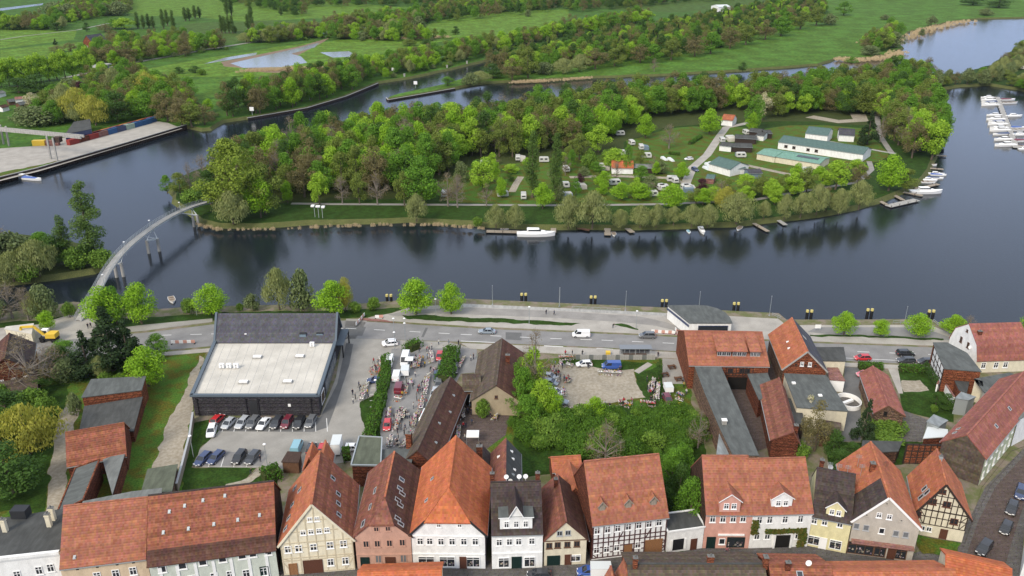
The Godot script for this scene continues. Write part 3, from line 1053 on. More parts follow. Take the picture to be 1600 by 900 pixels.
func beam(h: HS, x0: float, y0: float, x1: float, y1: float, mat: String, w := 0.22, side := "f", proud := 0.05) -> void:
	var t := on(h, side, 0, 0)
	var b := MB.new()
	var a := Vector3(x0, y0, 0)
	var e := Vector3(x1, y1, 0)
	b.bar(a, e, w if absf(y1 - y0) > absf(x1 - x0) * 0.0 else w, proud * 2, Vector3(0, 0, 1))
	part(h.n, "beam", b.mesh(), M[mat], t)

# regular timber framing: posts, rails at heights, some braces
func framing(h: HS, x0: float, x1: float, ys: Array, nx: int, mat: String, w := 0.22, braces := true, side := "f", clip := false) -> void:
	for y in ys:
		var lo := x0
		var hi := x1
		if clip:
			while lo < hi and (h.at_roof(clampf(lo, 0, h.W())) - 0.15) < y:
				lo += 0.1
			while hi > lo and (h.at_roof(clampf(hi, 0, h.W())) - 0.15) < y:
				hi -= 0.1
		if hi - lo > 0.5:
			beam(h, lo, y, hi, y, mat, w, side, 0.054)
	for i in nx + 1:
		var x := lerpf(x0 + w / 2, x1 - w / 2, float(i) / nx)
		var yt: float = ys[-1]
		if clip:
			yt = minf((h.at_roof(clampf(x, 0, h.W())) - 0.15), ys[-1] + 3.0)
		if yt > ys[0] + 0.4:
			beam(h, x, ys[0], x, yt, mat, w, side, 0.05)
	if braces:
		for e in [[x0, x0 + (x1 - x0) / nx], [x1, x1 - (x1 - x0) / nx]]:
			for k in mini(2, ys.size() - 1):
				beam(h, e[0], ys[k + 1], e[1], ys[k], mat, w * .8, side, 0.046)

# roof furniture; sl 1: the slope at a = 0 (left, or front for rx), 2: the other; b metres along the ridge, f 0 eave .. 1 ridge
func on_slope(h: HS, sl: int, b: float, f: float) -> Transform3D:
	var r := h.rp * h.W()
	var a := r * f if sl == 1 else h.W() - (h.W() - r) * f
	var run := r if sl == 1 else h.W() - r
	var up := (h.P(r, 0, h.yr) - h.P(0.0 if sl == 1 else h.W(), 0, h.ye)).normalized()
	var al := (h.P(0, 1, 0) - h.P(0, 0, 0)).normalized()
	var nn := up.cross(al)
	if nn.y < 0:
		nn = -nn
	al = up.cross(nn)
	return Transform3D(Basis(al, up, nn), h.P(a, b, h.at_roof(a)) + nn * 0.12 + Vector3(0, .1, 0))

func skylight(h: HS, sl: int, b: float, f: float, w := 0.9, hh := 1.3) -> void:
	var k := "sky%.2f_%.2f" % [w, hh]
	if not cache.has(k):
		var a := MB.new()
		a.box(Vector3(-w / 2, -hh / 2, 0.04), Vector3(.12, hh, .16))
		a.box(Vector3(w / 2, -hh / 2, 0.04), Vector3(.12, hh, .16))
		a.box(Vector3(0, -hh / 2, 0.042), Vector3(w, .12, .16))
		a.box(Vector3(0, hh / 2 - .12, 0.042), Vector3(w, .12, .16))
		var p := MB.new()
		p.box(Vector3(0, -hh / 2, 0.03), Vector3(w, hh, .08))
		cache[k] = [a.mesh(), p.mesh()]
	var o := part(h.n, "skylight", cache[k][0], M.grey_paint, on_slope(h, sl, b, f))
	part(o, "pane", cache[k][1], M.glass)

func roof_vent(h: HS, sl: int, b: float, f: float, mat := "zinc") -> void:
	if not cache.has("vent"):
		var a := MB.new()
		a.slab([Vector3(-.25, -.3, .05), Vector3(.25, -.3, .05), Vector3(.2, .35, .02), Vector3(-.2, .35, .02)], Vector3(0, 0, .05))
		a.box(Vector3(0, -.22, .15), Vector3(.35, .3, .22))
		cache.vent = a.mesh()
	part(h.n, "roof_vent", cache.vent, M[mat], on_slope(h, sl, b, f))

func chimney(n: Node3D, at: Vector3, y0: float, y1: float, w := 0.7, d := 0.6, mat := "brick_red") -> void:
	var c := MB.new()
	c.box(Vector3(0, 0, 0), Vector3(w, y1 - y0, d))
	c.box(Vector3(0, y1 - y0 - .35, 0), Vector3(w + .16, .14, d + .16))
	var o := part(n, "chimney", c.mesh(), M[mat], Transform3D(Basis.IDENTITY, Vector3(at.x, y0, at.z)))
	var k := MB.new()
	k.box(Vector3(0, y1 - y0, 0), Vector3(w + .1, .1, d + .1))
	k.tube(Vector3(0, y1 - y0 + .1, 0), Vector3(0, y1 - y0 + .5, 0), .12, .1, 6)
	part(o, "chimney_cap", k.mesh(), M.concrete_dark)

# gabled dormer on the front slope of a house whose ridge runs along the front
func dormer(h: HS, x: float, w: float, zf: float, yb: float, ye: float, yr: float, wall: String, roof: String, ws: Array, ww := 0.9, wh := 1.2, frame := "white_paint", trim := "white_paint") -> void:
	var k := (h.yr - h.ye) / (h.rp * h.d)
	var a := MB.new()
	a.face([Vector3(-w / 2, yb, 0), Vector3(w / 2, yb, 0), Vector3(w / 2, ye, 0), Vector3(0, yr, 0), Vector3(-w / 2, ye, 0)])
	var ze := -((ye - h.ye) / k - zf)
	var zr := -((yr - h.ye) / k - zf)
	for s in [-1, 1]:
		a.face([Vector3(s * w / 2, yb, 0), Vector3(s * w / 2, ye, 0), Vector3(s * w / 2, ye, ze), Vector3(s * w / 2, maxf(yb, h.ye + k * zf), 0)])
	var o := part(h.n, "dormer", a.mesh(), M[wall], Transform3D(Basis.IDENTITY, Vector3(x, 0, -zf)))
	var dy := (yr - ye) / (w / 2) * 0.25
	for s in [-1, 1]:
		var r := MB.new()
		r.slab([Vector3(0, yr, .25), Vector3(s * (w / 2 + .25), ye - dy, .25), Vector3(s * (w / 2 + .25), ye - dy, ze - .3), Vector3(0, yr, zr - .3)], Vector3(0, .14, 0))
		part(o, "dormer_roof", r.mesh(), M[roof])
		if trim:
			var t := MB.new()
			t.bar(Vector3(0, yr + .05, .28), Vector3(s * (w / 2 + .27), ye - dy + .05, .28), .06, .13)
			part(o, "bargeboard", t.mesh(), M[trim])
	for p in ws:
		var ms := window_mesh(ww, wh, 2)
		var q := part(o, "window", ms[0], M[frame], Transform3D(Basis.IDENTITY, Vector3(p[0], p[1], 0)))
		part(o, "pane", ms[1], M.glass, q.transform)

func aerial(n: Node3D, at: Vector3, hh := 2.0) -> void:
	var a := MB.new()
	a.tube(Vector3.ZERO, Vector3(0, hh, 0), .03, .03, 4)
	for i in 4:
		a.bar(Vector3(-.5, hh - .1 - .2 * i, 0), Vector3(.5, hh - .1 - .2 * i, 0), .03, .03)
	part(n, "aerial", a.mesh(), M.zinc, Transform3D(Basis.IDENTITY, at))

func dish(n: Node3D, at: Vector3, r := 0.42, mat := "white_paint") -> void:
	var a := MB.new()
	for i in 10:
		var t0 := TAU * i / 10
		var t1 := TAU * (i + 1) / 10
		a.face([Vector3(0, 0, -.1), Vector3(cos(t0) * r, sin(t0) * r, 0), Vector3(cos(t1) * r, sin(t1) * r, 0)])
	a.bar(Vector3(0, 0, -.1), Vector3(0, -r - .5, -.1), .05, .05, Vector3(0, 0, 1))
	a.bar(Vector3(0, -r, 0), Vector3(0, 0, .35), .03, .03)
	part(n, "satellite_dish", a.mesh(), M[mat], Transform3D(Basis(Vector3.RIGHT, -.3), at))

# windows of the photograph that were enlarged to read positions off: origin and scale
const Z := {"A1": [0, 700, 4.0], "A2": [400, 660, 3.75], "A3": [740, 660, 3.75], "A4": [1040, 660, 3.75], "A5": [1240, 660, 3.75], "A6": [0, 480, 3.75], "A7": [260, 470, 3.3333], "A8": [540, 470, 3.75], "B1": [780, 470, 3.75], "B2": [1020, 460, 3.4625], "B3": [1280, 460, 3.4625], "B4": [0, 130, 2.5725], "B5": [320, 170, 3.6], "B6": [680, 150, 3.6], "B7": [1020, 120, 3.3325], "B8": [1300, 60, 3.1034], "C1": [0, 0, 4.0], "C2": [350, 0, 3.5556], "C3": [750, 0, 3.5556], "C4": [1150, 0, 3.5556], "C5": [100, 400, 4.0], "C6": [480, 400, 4.0], "C7": [840, 400, 4.0], "C8": [1200, 400, 4.0], "D1": [1440, 500, 5.625], "D2": [60, 580, 4.0917], "D3": [640, 520, 3.75], "D4": [880, 840, 3.81], "D6": [0, 480, 5.625], "P": [0, 0, 1.0]}

func zp(k: String, x: float, y: float) -> Vector2:
	var z: Array = Z[k]
	return Vector2(z[0] + x / z[2], z[1] + y / z[2])

func zg(k: String, x: float, y: float, h := 0.0) -> Vector3:
	var q := zp(k, x, y)
	return g(q.x, q.y, h)

func zpoly(k: String, q: Array, h := 0.0) -> PackedVector2Array:
	var r := PackedVector2Array()
	for i in range(0, q.size(), 2):
		var w := zg(k, q[i], q[i + 1], h)
		r.append(Vector2(w.x, w.z))
	return r

# where a pixel's ray meets the upright plane over A-B: metres along it and height
func fpt(A: Vector3, B: Vector3, k: String, x: float, y: float) -> Vector2:
	var q := zp(k, x, y)
	var lo := g(q.x, q.y, 0.0)
	var c := Vector3(0, CAMH, 0)
	var d := lo - c
	var X := (B - A)
	X.y = 0
	var wd := X.length()
	X /= wd
	var nn := Vector3(-X.z, 0, X.x)
	var t := (A - c).dot(nn) / d.dot(nn)
	var hit := c + d * t
	return Vector2((hit - A).dot(X), hit.y)

func proj_v(w: Vector3) -> float:
	var dep := -w.z * CT + (CAMH - w.y) * ST
	return 450.0 + F * ((CAMH - w.y) * CT + w.z * ST) / dep

# depth and ridge height of a house whose ridge runs along the front, from the pixel row of its ridge
func rx_fit(A: Vector3, B: Vector3, ye: float, k: String, x: float, y: float, pitch: float) -> Vector2:
	var q := zp(k, x, y)
	var X := (B - A).normalized()
	var bk := Vector3(X.z, 0, -X.x)
	var m := (A + B) / 2
	var lo := 0.0
	var hi := 25.0
	for i in 40:
		var t := (lo + hi) / 2
		var w := m + bk * t
		w.y = ye + tan(deg_to_rad(pitch)) * t
		if proj_v(w) > q.y:
			lo = t
		else:
			hi = t
	return Vector2(2 * lo, ye + tan(deg_to_rad(pitch)) * lo)

func back_depth(A: Vector3, B: Vector3, k: String, x: float, y: float, h: float) -> float:
	var X := (B - A).normalized()
	var bk := Vector3(X.z, 0, -X.x)
	return (zg(k, x, y, h) - A).dot(bk)

func wpx(h: HS, A: Vector3, B: Vector3, k: String, q: Array, w := 1.1, hh := 1.5, frame := "white_paint", bars := 2, pane := "glass") -> void:
	for i in range(0, q.size(), 2):
		var f := fpt(A, B, k, q[i], q[i + 1])
		win(h, "f", f.x, f.y - hh / 2, w, hh, frame, bars, pane)

func lintel(h: HS, x: float, y: float, w: float, mat: String, hh := 0.3, dd := 0.3, called := "fascia") -> void:
	var m := MB.new()
	m.box(Vector3(0, 0, 0), Vector3(w, hh, dd))
	part(h.n, called, m.mesh(), M[mat], Transform3D(Basis.IDENTITY, Vector3(x, y, 0.06)))

func front_row() -> void:
	var A: Vector3
	var B: Vector3
	var h: HS
	var f: Vector2
	# white house with a flat felt roof
	A = g(-60, 879, 7.5)
	B = g(93, 862, 7.5)
	A.y = 0
	B.y = 0
	h = HS.new()
	h.n = block("flat_roofed_house", "white house under a dark flat felt roof with two cream chimneys", PackedVector2Array([Vector2(A.x, A.z), Vector2(B.x, B.z), Vector2(B.x + .6, B.z - 12), Vector2(A.x, A.z - 10.5)]), 7.5, {"cat": "house", "roof": "felt_dark", "oh": 0.1})
	h.w = A.distance_to(B)
	var rot := Transform3D(Basis(Vector3.UP, atan2(-(B - A).z, (B - A).x)), Vector3.ZERO)
	for s in [[27, 898], [61, 891], [79, 887]]:
		f = fpt(A, B, "P", s[0], s[1])
		var ms := window_mesh(1.1, 1.6, 2)
		var o := part(h.n, "window", ms[0], M.white_paint, rot * Transform3D(Basis.IDENTITY, Vector3(f.x, f.y - .8, 0.02)))
		part(o, "pane", ms[1], M.glass)
	var cor := MB.new()
	cor.bar(Vector3(0, 7.55, .15), Vector3(h.w, 7.55, .15), .55, .55)
	cor.bar(Vector3(0, 7.05, .1), Vector3(h.w, 7.05, .1), .3, .16)
	part(h.n, "cornice", cor.mesh(), M.white_wall, rot)
	for s in [[9, 830], [78, 822], [84, 812]]:
		var w := g(s[0], s[1], 7.7) - A
		chimney(h.n, w, 7.6, 10.2, .75, .6, "ivory_wall")
	var hb := MB.new()
	hb.box(Vector3.ZERO, Vector3(2.6, 1.7, 1.8))
	part(h.n, "roof_hatch", hb.mesh(), M.dark_paint, Transform3D(Basis.IDENTITY, g(34, 806, 7.7) - A + Vector3(0, 7.65, 0) - Vector3(0, 7.7, 0)))
	# cream house, orange roof along the street
	A = g(94, 889, 6.0)
	B = g(229, 873, 6.0)
	f = rx_fit(A, B, 6.0, "P", 165, 785, 46)
	h = house("terraced_house", "cream house with a plain orange tiled roof beside the flat felt roof", A, B, f.x, 6.0, f.y, {"rx": true, "wall": "sand_wall", "roof": "roof_red", "og": 0.02})
	wpx(h, A, B, "P", [152, 900, 181, 896, 208, 892], 1.15, 1.6)
	roof_vent(h, 1, 2.2, .13, "grey_paint")
	for x in [2.5, 5.5, 8.5, 11]:
		var v := MB.new()
		v.box(Vector3.ZERO, Vector3(.4, .3, .06))
		part(h.n, "attic_vent", v.mesh(), M.opening, Transform3D(Basis.IDENTITY, Vector3(x, 5.4, .03)))
	# pale green house with the long rough roof
	A = g(232, 883, 6.0)
	B = g(430, 857, 6.0)
	f = rx_fit(A, B, 6.0, "P", 330, 764, 45)
	h = house("terraced_house", "long pale green house whose orange roof has seven vents and a dark lower strip", A, B, f.x, 6.0, f.y, {"rx": true, "wall": "mint_wall", "side": "brick_brown", "roof": "roof_rust", "ridgem": "roof_dark"})
	var lowr := MB.new()
	var k := (h.yr - h.ye) / (h.d / 2)
	var lq := [Vector3(-.2, h.ye - .5 * k + .2, .62), Vector3(h.w + .2, h.ye - .5 * k + .2, .62), Vector3(h.w + .2, h.ye + 1.3 * k + .34, -1.3), Vector3(-.2, h.ye + 1.3 * k + .34, -1.3)]
	lowr.slab(lq, Vector3(0, -.06, 0))
	lowr.courses3(lq, .44, .07)
	part(h.n, "lower_roof_strip", lowr.mesh(), M.roof_brown)
	for s in [[3.2, .72], [5.6, .78], [8.5, .83], [12, .86], [2.3, .42], [6.2, .43], [10.2, .45], [14, .47], [17.5, .5]]:
		roof_vent(h, 1, s[0], s[1])
	wpx(h, A, B, "A1", [1013, 757, 1140, 735, 1267, 712, 1390, 692, 1513, 672], 1.3, 1.4, "white_paint", 0, "glass")
	wpx(h, A, B, "P", [395, 865, 419, 862], 1.2, 1.4, "white_paint", 0)
	wpx(h, A, B, "P", [266, 910, 300, 905, 335, 901, 360, 898, 385, 896, 412, 893], 1.2, 1.7)
	for x in [1.6, 4.2, 7.0, 9.8, 12.6, 15.4, 18.2]:
		if x < h.w - 0.5:
			var pl := MB.new()
			pl.box(Vector3.ZERO, Vector3(.5, 5.2, .12))
			part(h.n, "pilaster", pl.mesh(), M.white_wall, Transform3D(Basis.IDENTITY, Vector3(x, 0, .04)))
	door(h, "f", fpt(A, B, "A2", 50, 870).x, 1.2, 2.5, "door_green")
	# cream half-timbered gable
	A = zg("A2", 166, 897)
	B = zg("A2", 582, 862)
	f = fpt(A, B, "A2", 325, 482)
	var ye := (fpt(A, B, "A2", 130, 725).y + fpt(A, B, "A2", 575, 668).y) / 2
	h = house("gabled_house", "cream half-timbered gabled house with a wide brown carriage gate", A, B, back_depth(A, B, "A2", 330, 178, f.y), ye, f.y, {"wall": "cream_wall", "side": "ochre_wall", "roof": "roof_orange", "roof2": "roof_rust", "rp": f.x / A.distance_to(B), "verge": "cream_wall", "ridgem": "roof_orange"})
	var hh := h
	framing(h, 0, h.w, [0.3, 3.0, 3.5, 5.6, ye, ye + 2.2, ye + 4.4], 8, "timber_cream", .2, true, "f", true)
	wpx(h, A, B, "A2", [315, 568, 357, 565], .8, .9)
	wpx(h, A, B, "A2", [276, 645, 322, 640, 369, 635, 415, 630], .9, 1.0)
	wpx(h, A, B, "A2", [188, 744, 249, 738, 337, 730, 434, 718, 512, 710], 1.15, 1.4)
	wpx(h, A, B, "A2", [437, 818, 524, 810], 1.1, 1.5)
	door(h, "f", fpt(A, B, "A2", 218, 850).x, 1.2, 2.3, "door_oak")
	door(h, "f", fpt(A, B, "A2", 334, 835).x, 3.0, 2.7, "door_brown", "gate")
	for s in [[1, 12.5, .22], [1, 7.5, .25], [1, 4.5, .2], [1, 9.5, .45], [1, 2.2, .15], [2, 10.5, .62], [2, 7.6, .45], [2, 5.2, .42], [2, 2.6, .38]]:
		skylight(h, s[0], s[1], s[2], .8, 1.1)
	# rosy house with a hipped gable
	A = zg("A2", 596, 858)
	B = zg("A2", 918, 856)
	ye = fpt(A, B, "A2", 590, 668).y
	var wd := A.distance_to(B)
	var yh := fpt(A, B, "A2", 740, 597).y
	var xh := fpt(A, B, "A2", 668, 597).x
	var yr := ye + (yh - ye) / xh * wd / 2
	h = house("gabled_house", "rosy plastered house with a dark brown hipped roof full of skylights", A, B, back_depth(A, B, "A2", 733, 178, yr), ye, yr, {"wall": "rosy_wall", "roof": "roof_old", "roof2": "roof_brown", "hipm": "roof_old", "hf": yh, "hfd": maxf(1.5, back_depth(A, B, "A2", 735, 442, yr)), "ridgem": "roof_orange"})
	wpx(h, A, B, "A2", [705, 625, 773, 622], .9, 1.0, "rosy_wall", 1)
	wpx(h, A, B, "A2", [645, 712, 711, 710, 782, 707, 857, 703], 1.0, 1.4, "rosy_wall", 1)
	wpx(h, A, B, "A2", [718, 800, 864, 796], 1.1, 1.7, "rosy_wall", 1, "glass_pale")
	door(h, "f", fpt(A, B, "A2", 638, 800).x, 1.3, 2.4, "door_green")
	door(h, "f", fpt(A, B, "A2", 787, 800).x, 1.5, 2.4, "door_brown")
	lintel(h, h.w / 2, 3.0, h.w, "rosy_wall", .2, .2, "string_course")
	for s in [[1, 9.2, .5, .6, 1.6], [1, 5.0, .45, .6, 1.4], [1, 1.4, .3, .8, 1.6], [2, 11.8, .6, 1.2, .9], [2, 9.2, .6, 1.3, .8], [2, 8.3, .5, 1.3, .8], [2, 6.0, .6, 1.3, .8], [2, 5.2, .5, 1.3, .8], [2, 1.6, .5, 1.3, .8], [2, .9, .38, 1.3, .8]]:
		skylight(h, s[0], s[1], s[2], s[4], s[3])
	# white house with the big plain orange roof
	A = zg("A2", 921, 852)
	B = zg("A2", 1344, 857)
	wd = A.distance_to(B)
	ye = fpt(A, B, "A2", 917, 650).y
	yh = fpt(A, B, "A2", 1130, 577).y
	xh = fpt(A, B, "A2", 992, 577).x
	yr = ye + (yh - ye) / xh * wd / 2
	yr = clampf(yr, 13.5, 16.0)
	h = house("gabled_house", "white shop house under a broad plain bright orange hipped roof", A, B, back_depth(A, B, "A2", 1107, 85, yr), ye, yr, {"wall": "white_wall", "roof": "roof_vivid", "hf": yh, "hfd": maxf(2.2, back_depth(A, B, "A2", 1128, 385, yr)), "verge": "dark_paint"})
	wpx(h, A, B, "A2", [1071, 602, 1193, 602], .75, .85)
	wpx(h, A, B, "A2", [962, 696, 1018, 696, 1084, 698, 1149, 698, 1218, 698, 1285, 698], 1.05, 1.4)
	for s in [[998, 2.7], [1120, 2.6], [1272, 2.2]]:
		shop(h, fpt(A, B, "A2", s[0], 805).x, s[1], 2.0, .45, "white_paint")
	door(h, "f", fpt(A, B, "A2", 1214, 815).x, 1.0, 2.4, "door_brown")
	lintel(h, h.w / 2, 2.95, h.w - .1, "white_wall", .25, .25, "string_course")
	lintel(h, h.w / 2, 6.75, h.w - .1, "white_wall", .2, .2, "string_course")
	skylight(h, 1, 5.5, .35, .6, .8)
	skylight(h, 1, 11, .42, .6, .8)
	# white shop house with a dark roof and a big white dormer
	A = zg("A3", 108, 859)
	B = zg("A3", 402, 850)
	ye = fpt(A, B, "A3", 105, 662).y
	f = rx_fit(A, B, ye, "A3", 250, 352, 45)
	h = house("terraced_house", "narrow white shop house with a dark roof and a spired white dormer", A, B, f.x, ye, f.y, {"rx": true, "wall": "white_wall", "side": "brick_red", "roof": "roof_dark", "og": 0.05})
	wpx(h, A, B, "A3", [150, 703, 210, 700, 264, 698, 341, 695], 1.0, 1.35)
	shop(h, fpt(A, B, "A3", 177, 808).x, 1.8, 1.9, .4)
	shop(h, fpt(A, B, "A3", 328, 803).x, 1.8, 1.9, .4)
	door(h, "f", fpt(A, B, "A3", 252, 810).x, 1.5, 2.4, "door_green")
	lintel(h, h.w / 2, 3.2, h.w - .1, "white_wall", .25, .3, "string_course")
	lintel(h, h.w / 2, ye - .25, h.w - .1, "white_wall", .3, .35, "cornice")
	var xd := fpt(A, B, "A3", 250, 600).x
	k = (h.yr - h.ye) / (h.d / 2)
	dormer(h, xd, 5.4, 0.4, ye + .2, ye + 3.3, ye + 3.36, "white_wall", "felt_grey", [[-1.6, ye + 1.2], [0, ye + 1.2], [1.6, ye + 1.2]], .85, 1.3)
	dormer(h, xd, 2.1, 0.3, ye + 2.4, ye + 3.7, ye + 5.7, "white_wall", "roof_dark", [])
	for s in [[.3, -.6], [h.w - .5, -.4]]:
		chimney(h.n, Vector3(s[0], 0, -h.d / 2 + s[1]), h.yr - .6, h.yr + 1.6)
	for s in [2.7, 4.9, 6.0]:
		dish(h.n, Vector3(s, h.yr + 1.0, -h.d / 2 - .3))
	# small cream gable
	A = zg("A3", 411, 840)
	B = zg("A3", 656, 829)
	f = fpt(A, B, "A3", 530, 584)
	ye = fpt(A, B, "A3", 412, 692).y - .1
	h = house("gabled_house", "small cream gabled house with brown windows and a dark garage opening", A, B, back_depth(A, B, "A3", 487, 312, f.y), ye, f.y, {"wall": "ivory_wall", "roof": "roof_old", "roof2": "roof_brown", "rp": .5, "ridgem": "roof_old"})
	wpx(h, A, B, "A3", [504, 650, 553, 646], .95, 1.05, "grey_paint", 1)
	wpx(h, A, B, "A3", [443, 722, 492, 718, 549, 715, 605, 711], 1.0, 1.2, "wood_brown", 1)
	beam(h, 0, fpt(A, B, "A3", 530, 692).y, h.w, fpt(A, B, "A3", 530, 692).y, "wood_brown", .2)
	door(h, "f", fpt(A, B, "A3", 468, 800).x, 2.0, 2.0, "door_green", "garage_door")
	shop(h, fpt(A, B, "A3", 598, 788).x, 1.6, 1.2, .8, "white_paint")
	door(h, "f", fpt(A, B, "A3", 553, 800).x, .95, 2.1, "door_brown")
	chimney(h.n, Vector3(h.w * .42, 0, -h.d * .8), h.yr - .8, h.yr + 1.2, .6, .6)
	# purple-brown timbered house
	A = zg("A3", 690, 808)
	B = zg("A3", 1118, 757)
	ye = fpt(A, B, "A3", 685, 607).y
	f = rx_fit(A, B, ye, "A3", 855, 211, 50)
	h = house("timbered_house", "white house with purple-brown timber framing and three small roof dormers", A, B, f.x, ye, f.y, {"rx": true, "wall": "white_wall", "side": "brick_red", "roof": "roof_red"})
	framing(h, 0, h.w, [0.4, 1.4, 2.6, 3.6, 4.5, ye - .15], 14, "timber_purple", .2, true)
	for b in [[4.5, 3.6], [9.5, 3.6], [7, .4]]:
		beam(h, b[0], b[1], b[0] + .9, b[1] + 1.9, "timber_purple", .18, "f", .046)
	wpx(h, A, B, "A3", [724, 635, 785, 628, 844, 620, 907, 611, 968, 602, 1028, 595, 1086, 586], 1.05, 1.35)
	wpx(h, A, B, "A3", [720, 748, 779, 742, 838, 733, 962, 717], 1.05, 1.35)
	door(h, "f", fpt(A, B, "A3", 904, 745).x, 1.2, 2.4, "door_oak")
	door(h, "f", fpt(A, B, "A3", 1054, 720).x, 2.9, 2.9, "door_oak", "gate")
	for s in [760, 912, 1058]:
		var fx := fpt(A, B, "A3", s, 620).x
		k = (h.yr - h.ye) / (h.d / 2)
		dormer(h, fx, 1.2, 1.3, h.ye + 1.3 * k - .1, h.ye + 1.3 * k + 1.2, h.ye + 1.3 * k + 2.0, "wood_pale", "roof_red", [], .9, 1.0, "white_paint", "wood_pale")
		var lv := MB.new()
		lv.box(Vector3.ZERO, Vector3(.9, .95, .06))
		part(h.n, "dormer_shutter", lv.mesh(), M.wood_pale, Transform3D(Basis.IDENTITY, Vector3(fx, h.ye + 1.3 * k + .15, -1.25)))
	# white garage with shutters
	A = zg("A3", 1131, 767)
	B = zg("A3", 1338, 737)
	yh = fpt(A, B, "A3", 1131, 648).y
	var gn := block("garage", "low white flat garage with a black gate between white shutters", PackedVector2Array([Vector2(A.x, A.z), Vector2(B.x, B.z), Vector2(B.x - .8, B.z - 4.5), Vector2(A.x - .8, A.z - 4.5)]), yh, {"cat": "garage", "roof": "felt_dark", "edge": "white_wall", "oh": .12})
	rot = Transform3D(Basis(Vector3.UP, atan2(-(B - A).z, (B - A).x)), Vector3.ZERO)
	for s in [[1200, 2.0, 2.3, "black_steel", .5, "gate"], [1290, 1.2, 2.4, "door_brown", .0, "door"], [1160, .45, 2.4, "white_paint", .45, "shutter"], [1239, .45, 2.4, "white_paint", .45, "shutter"]]:
		var x: float = fpt(A, B, "A3", s[0], 700).x
		var mm := MB.new()
		mm.box(Vector3.ZERO, Vector3(s[1], s[2], .08))
		for i in 3:
			mm.box(Vector3(-s[1] / 2 + s[1] * (i + .5) / 3, .1, .05), Vector3(.06, s[2] - .2, .06))
		part(gn, s[5], mm.mesh(), M[s[3]], rot * Transform3D(Basis.IDENTITY, Vector3(x, s[4], .06)))
	# pink house
	A = zg("A4", 213, 737)
	B = zg("A4", 484, 738)
	ye = fpt(A, B, "A4", 235, 540).y
	f = rx_fit(A, B, ye, "A4", 330, 200, 48)
	h = house("terraced_house", "pink house with a pink gabled dormer and dark green door", A, B, f.x, ye, f.y, {"rx": true, "wall": "pink_wall", "side": "brick_brown", "roof": "roof_red", "og": .05})
	wpx(h, A, B, "A4", [276, 564, 336, 564, 396, 563, 454, 562], 1.0, 1.5)
	dormer(h, fpt(A, B, "A4", 372, 540).x, 3.5, 0.02, ye - .3, ye + 2.9, ye + 4.3, "pink_wall", "roof_red", [[-.65, ye + 1.2], [.65, ye + 1.2]], .9, 1.2)
	door(h, "f", fpt(A, B, "A4", 266, 690).x, 1.3, 2.4, "door_green")
	win(h, "f", fpt(A, B, "A4", 333, 672).x, .9, 1.1, 1.3, "white_paint", 0)
	shop(h, fpt(A, B, "A4", 412, 685).x, 3.0, 2.0, .35, "door_green")
	lintel(h, fpt(A, B, "A4", 385, 640).x, 2.95, 4.6, "white_wall", .25, .5, "awning_box")
	framing(h, 0, h.d, [0.5, 3.0, 5.0, ye], 6, "wood_dark", .2, true, "l", true)
	# white house with ivy and an archway
	A = zg("A4", 484, 738)
	B = zg("A4", 828, 727)
	ye = fpt(A, B, "A4", 512, 542).y
	f = rx_fit(A, B, ye, "A4", 670, 214, 48)
	h = house("terraced_house", "white house with ivy, a white dormer and a dark archway", A, B, f.x, ye, f.y, {"rx": true, "wall": "white_wall", "roof": "roof_red", "og": .05})
	wpx(h, A, B, "A4", [550, 572, 610, 570, 700, 568, 790, 565], 1.0, 1.5)
	wpx(h, A, B, "A4", [535, 664, 596, 663, 774, 660], 1.0, 1.6)
	k = (h.yr - h.ye) / (h.d / 2)
	dormer(h, fpt(A, B, "A4", 680, 540).x, 3.6, .6, ye + .6 * k - .2, ye + 2.9, ye + 4.2, "white_wall", "roof_red", [[-.65, ye + 1.3], [.65, ye + 1.3]], .85, 1.15)
	var ax := fpt(A, B, "A4", 686, 680).x
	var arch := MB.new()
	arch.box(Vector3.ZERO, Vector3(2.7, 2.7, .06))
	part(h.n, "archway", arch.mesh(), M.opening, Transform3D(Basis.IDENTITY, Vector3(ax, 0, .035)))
	for s in [-1, 1]:
		var pi2 := MB.new()
		pi2.box(Vector3.ZERO, Vector3(.35, 3.0, .3))
		part(h.n, "arch_pier", pi2.mesh(), M.white_wall, Transform3D(Basis.IDENTITY, Vector3(ax + s * 1.5, 0, .1)))
	ivy_at(h, [[ax - 3.4, 3.3, ax + 3.8, 4.2, 330], [ax + 2.6, .2, ax + 4.1, 3.4, 220], [.0, 3.2, 1.2, 6.2, 160], [ax - 2.5, 3.4, ax + 1, 3.8, 120]])
	# yellow shop house
	A = zg("A4", 828, 722)
	B = zg("A4", 1054, 768)
	ye = fpt(A, B, "A4", 842, 548).y
	f = rx_fit(A, B, ye, "A4", 960, 290, 46)
	h = house("terraced_house", "pale yellow shop house with a dark tiled roof and yellow dormer", A, B, f.x, ye, f.y, {"rx": true, "wall": "yellow_wall", "roof": "roof_dark", "og": .05})
	wpx(h, A, B, "A4", [871, 576, 932, 585, 1022, 597], .95, 1.25)
	shop(h, fpt(A, B, "A4", 867, 690).x, 1.9, 1.7, .6)
	shop(h, fpt(A, B, "A4", 996, 708).x, 1.9, 1.7, .6)
	door(h, "f", fpt(A, B, "A4", 924, 690).x, 1.0, 2.3, "white_paint")
	k = (h.yr - h.ye) / (h.d / 2)
	dormer(h, fpt(A, B, "A4", 990, 560).x, 2.9, .35, ye + .1, ye + 2.4, ye + 3.8, "yellow_wall", "roof_dark", [[-.55, ye + .95], [.55, ye + .95]], .8, 1.1)
	chimney(h.n, Vector3(.8, 0, -h.d / 2 - 1.5), h.yr - 1.5, h.yr + 1.0)
	for i in 3:
		aerial(h.n, Vector3(2 + 1.5 * i, h.yr - .2, -h.d / 2), 2.0)
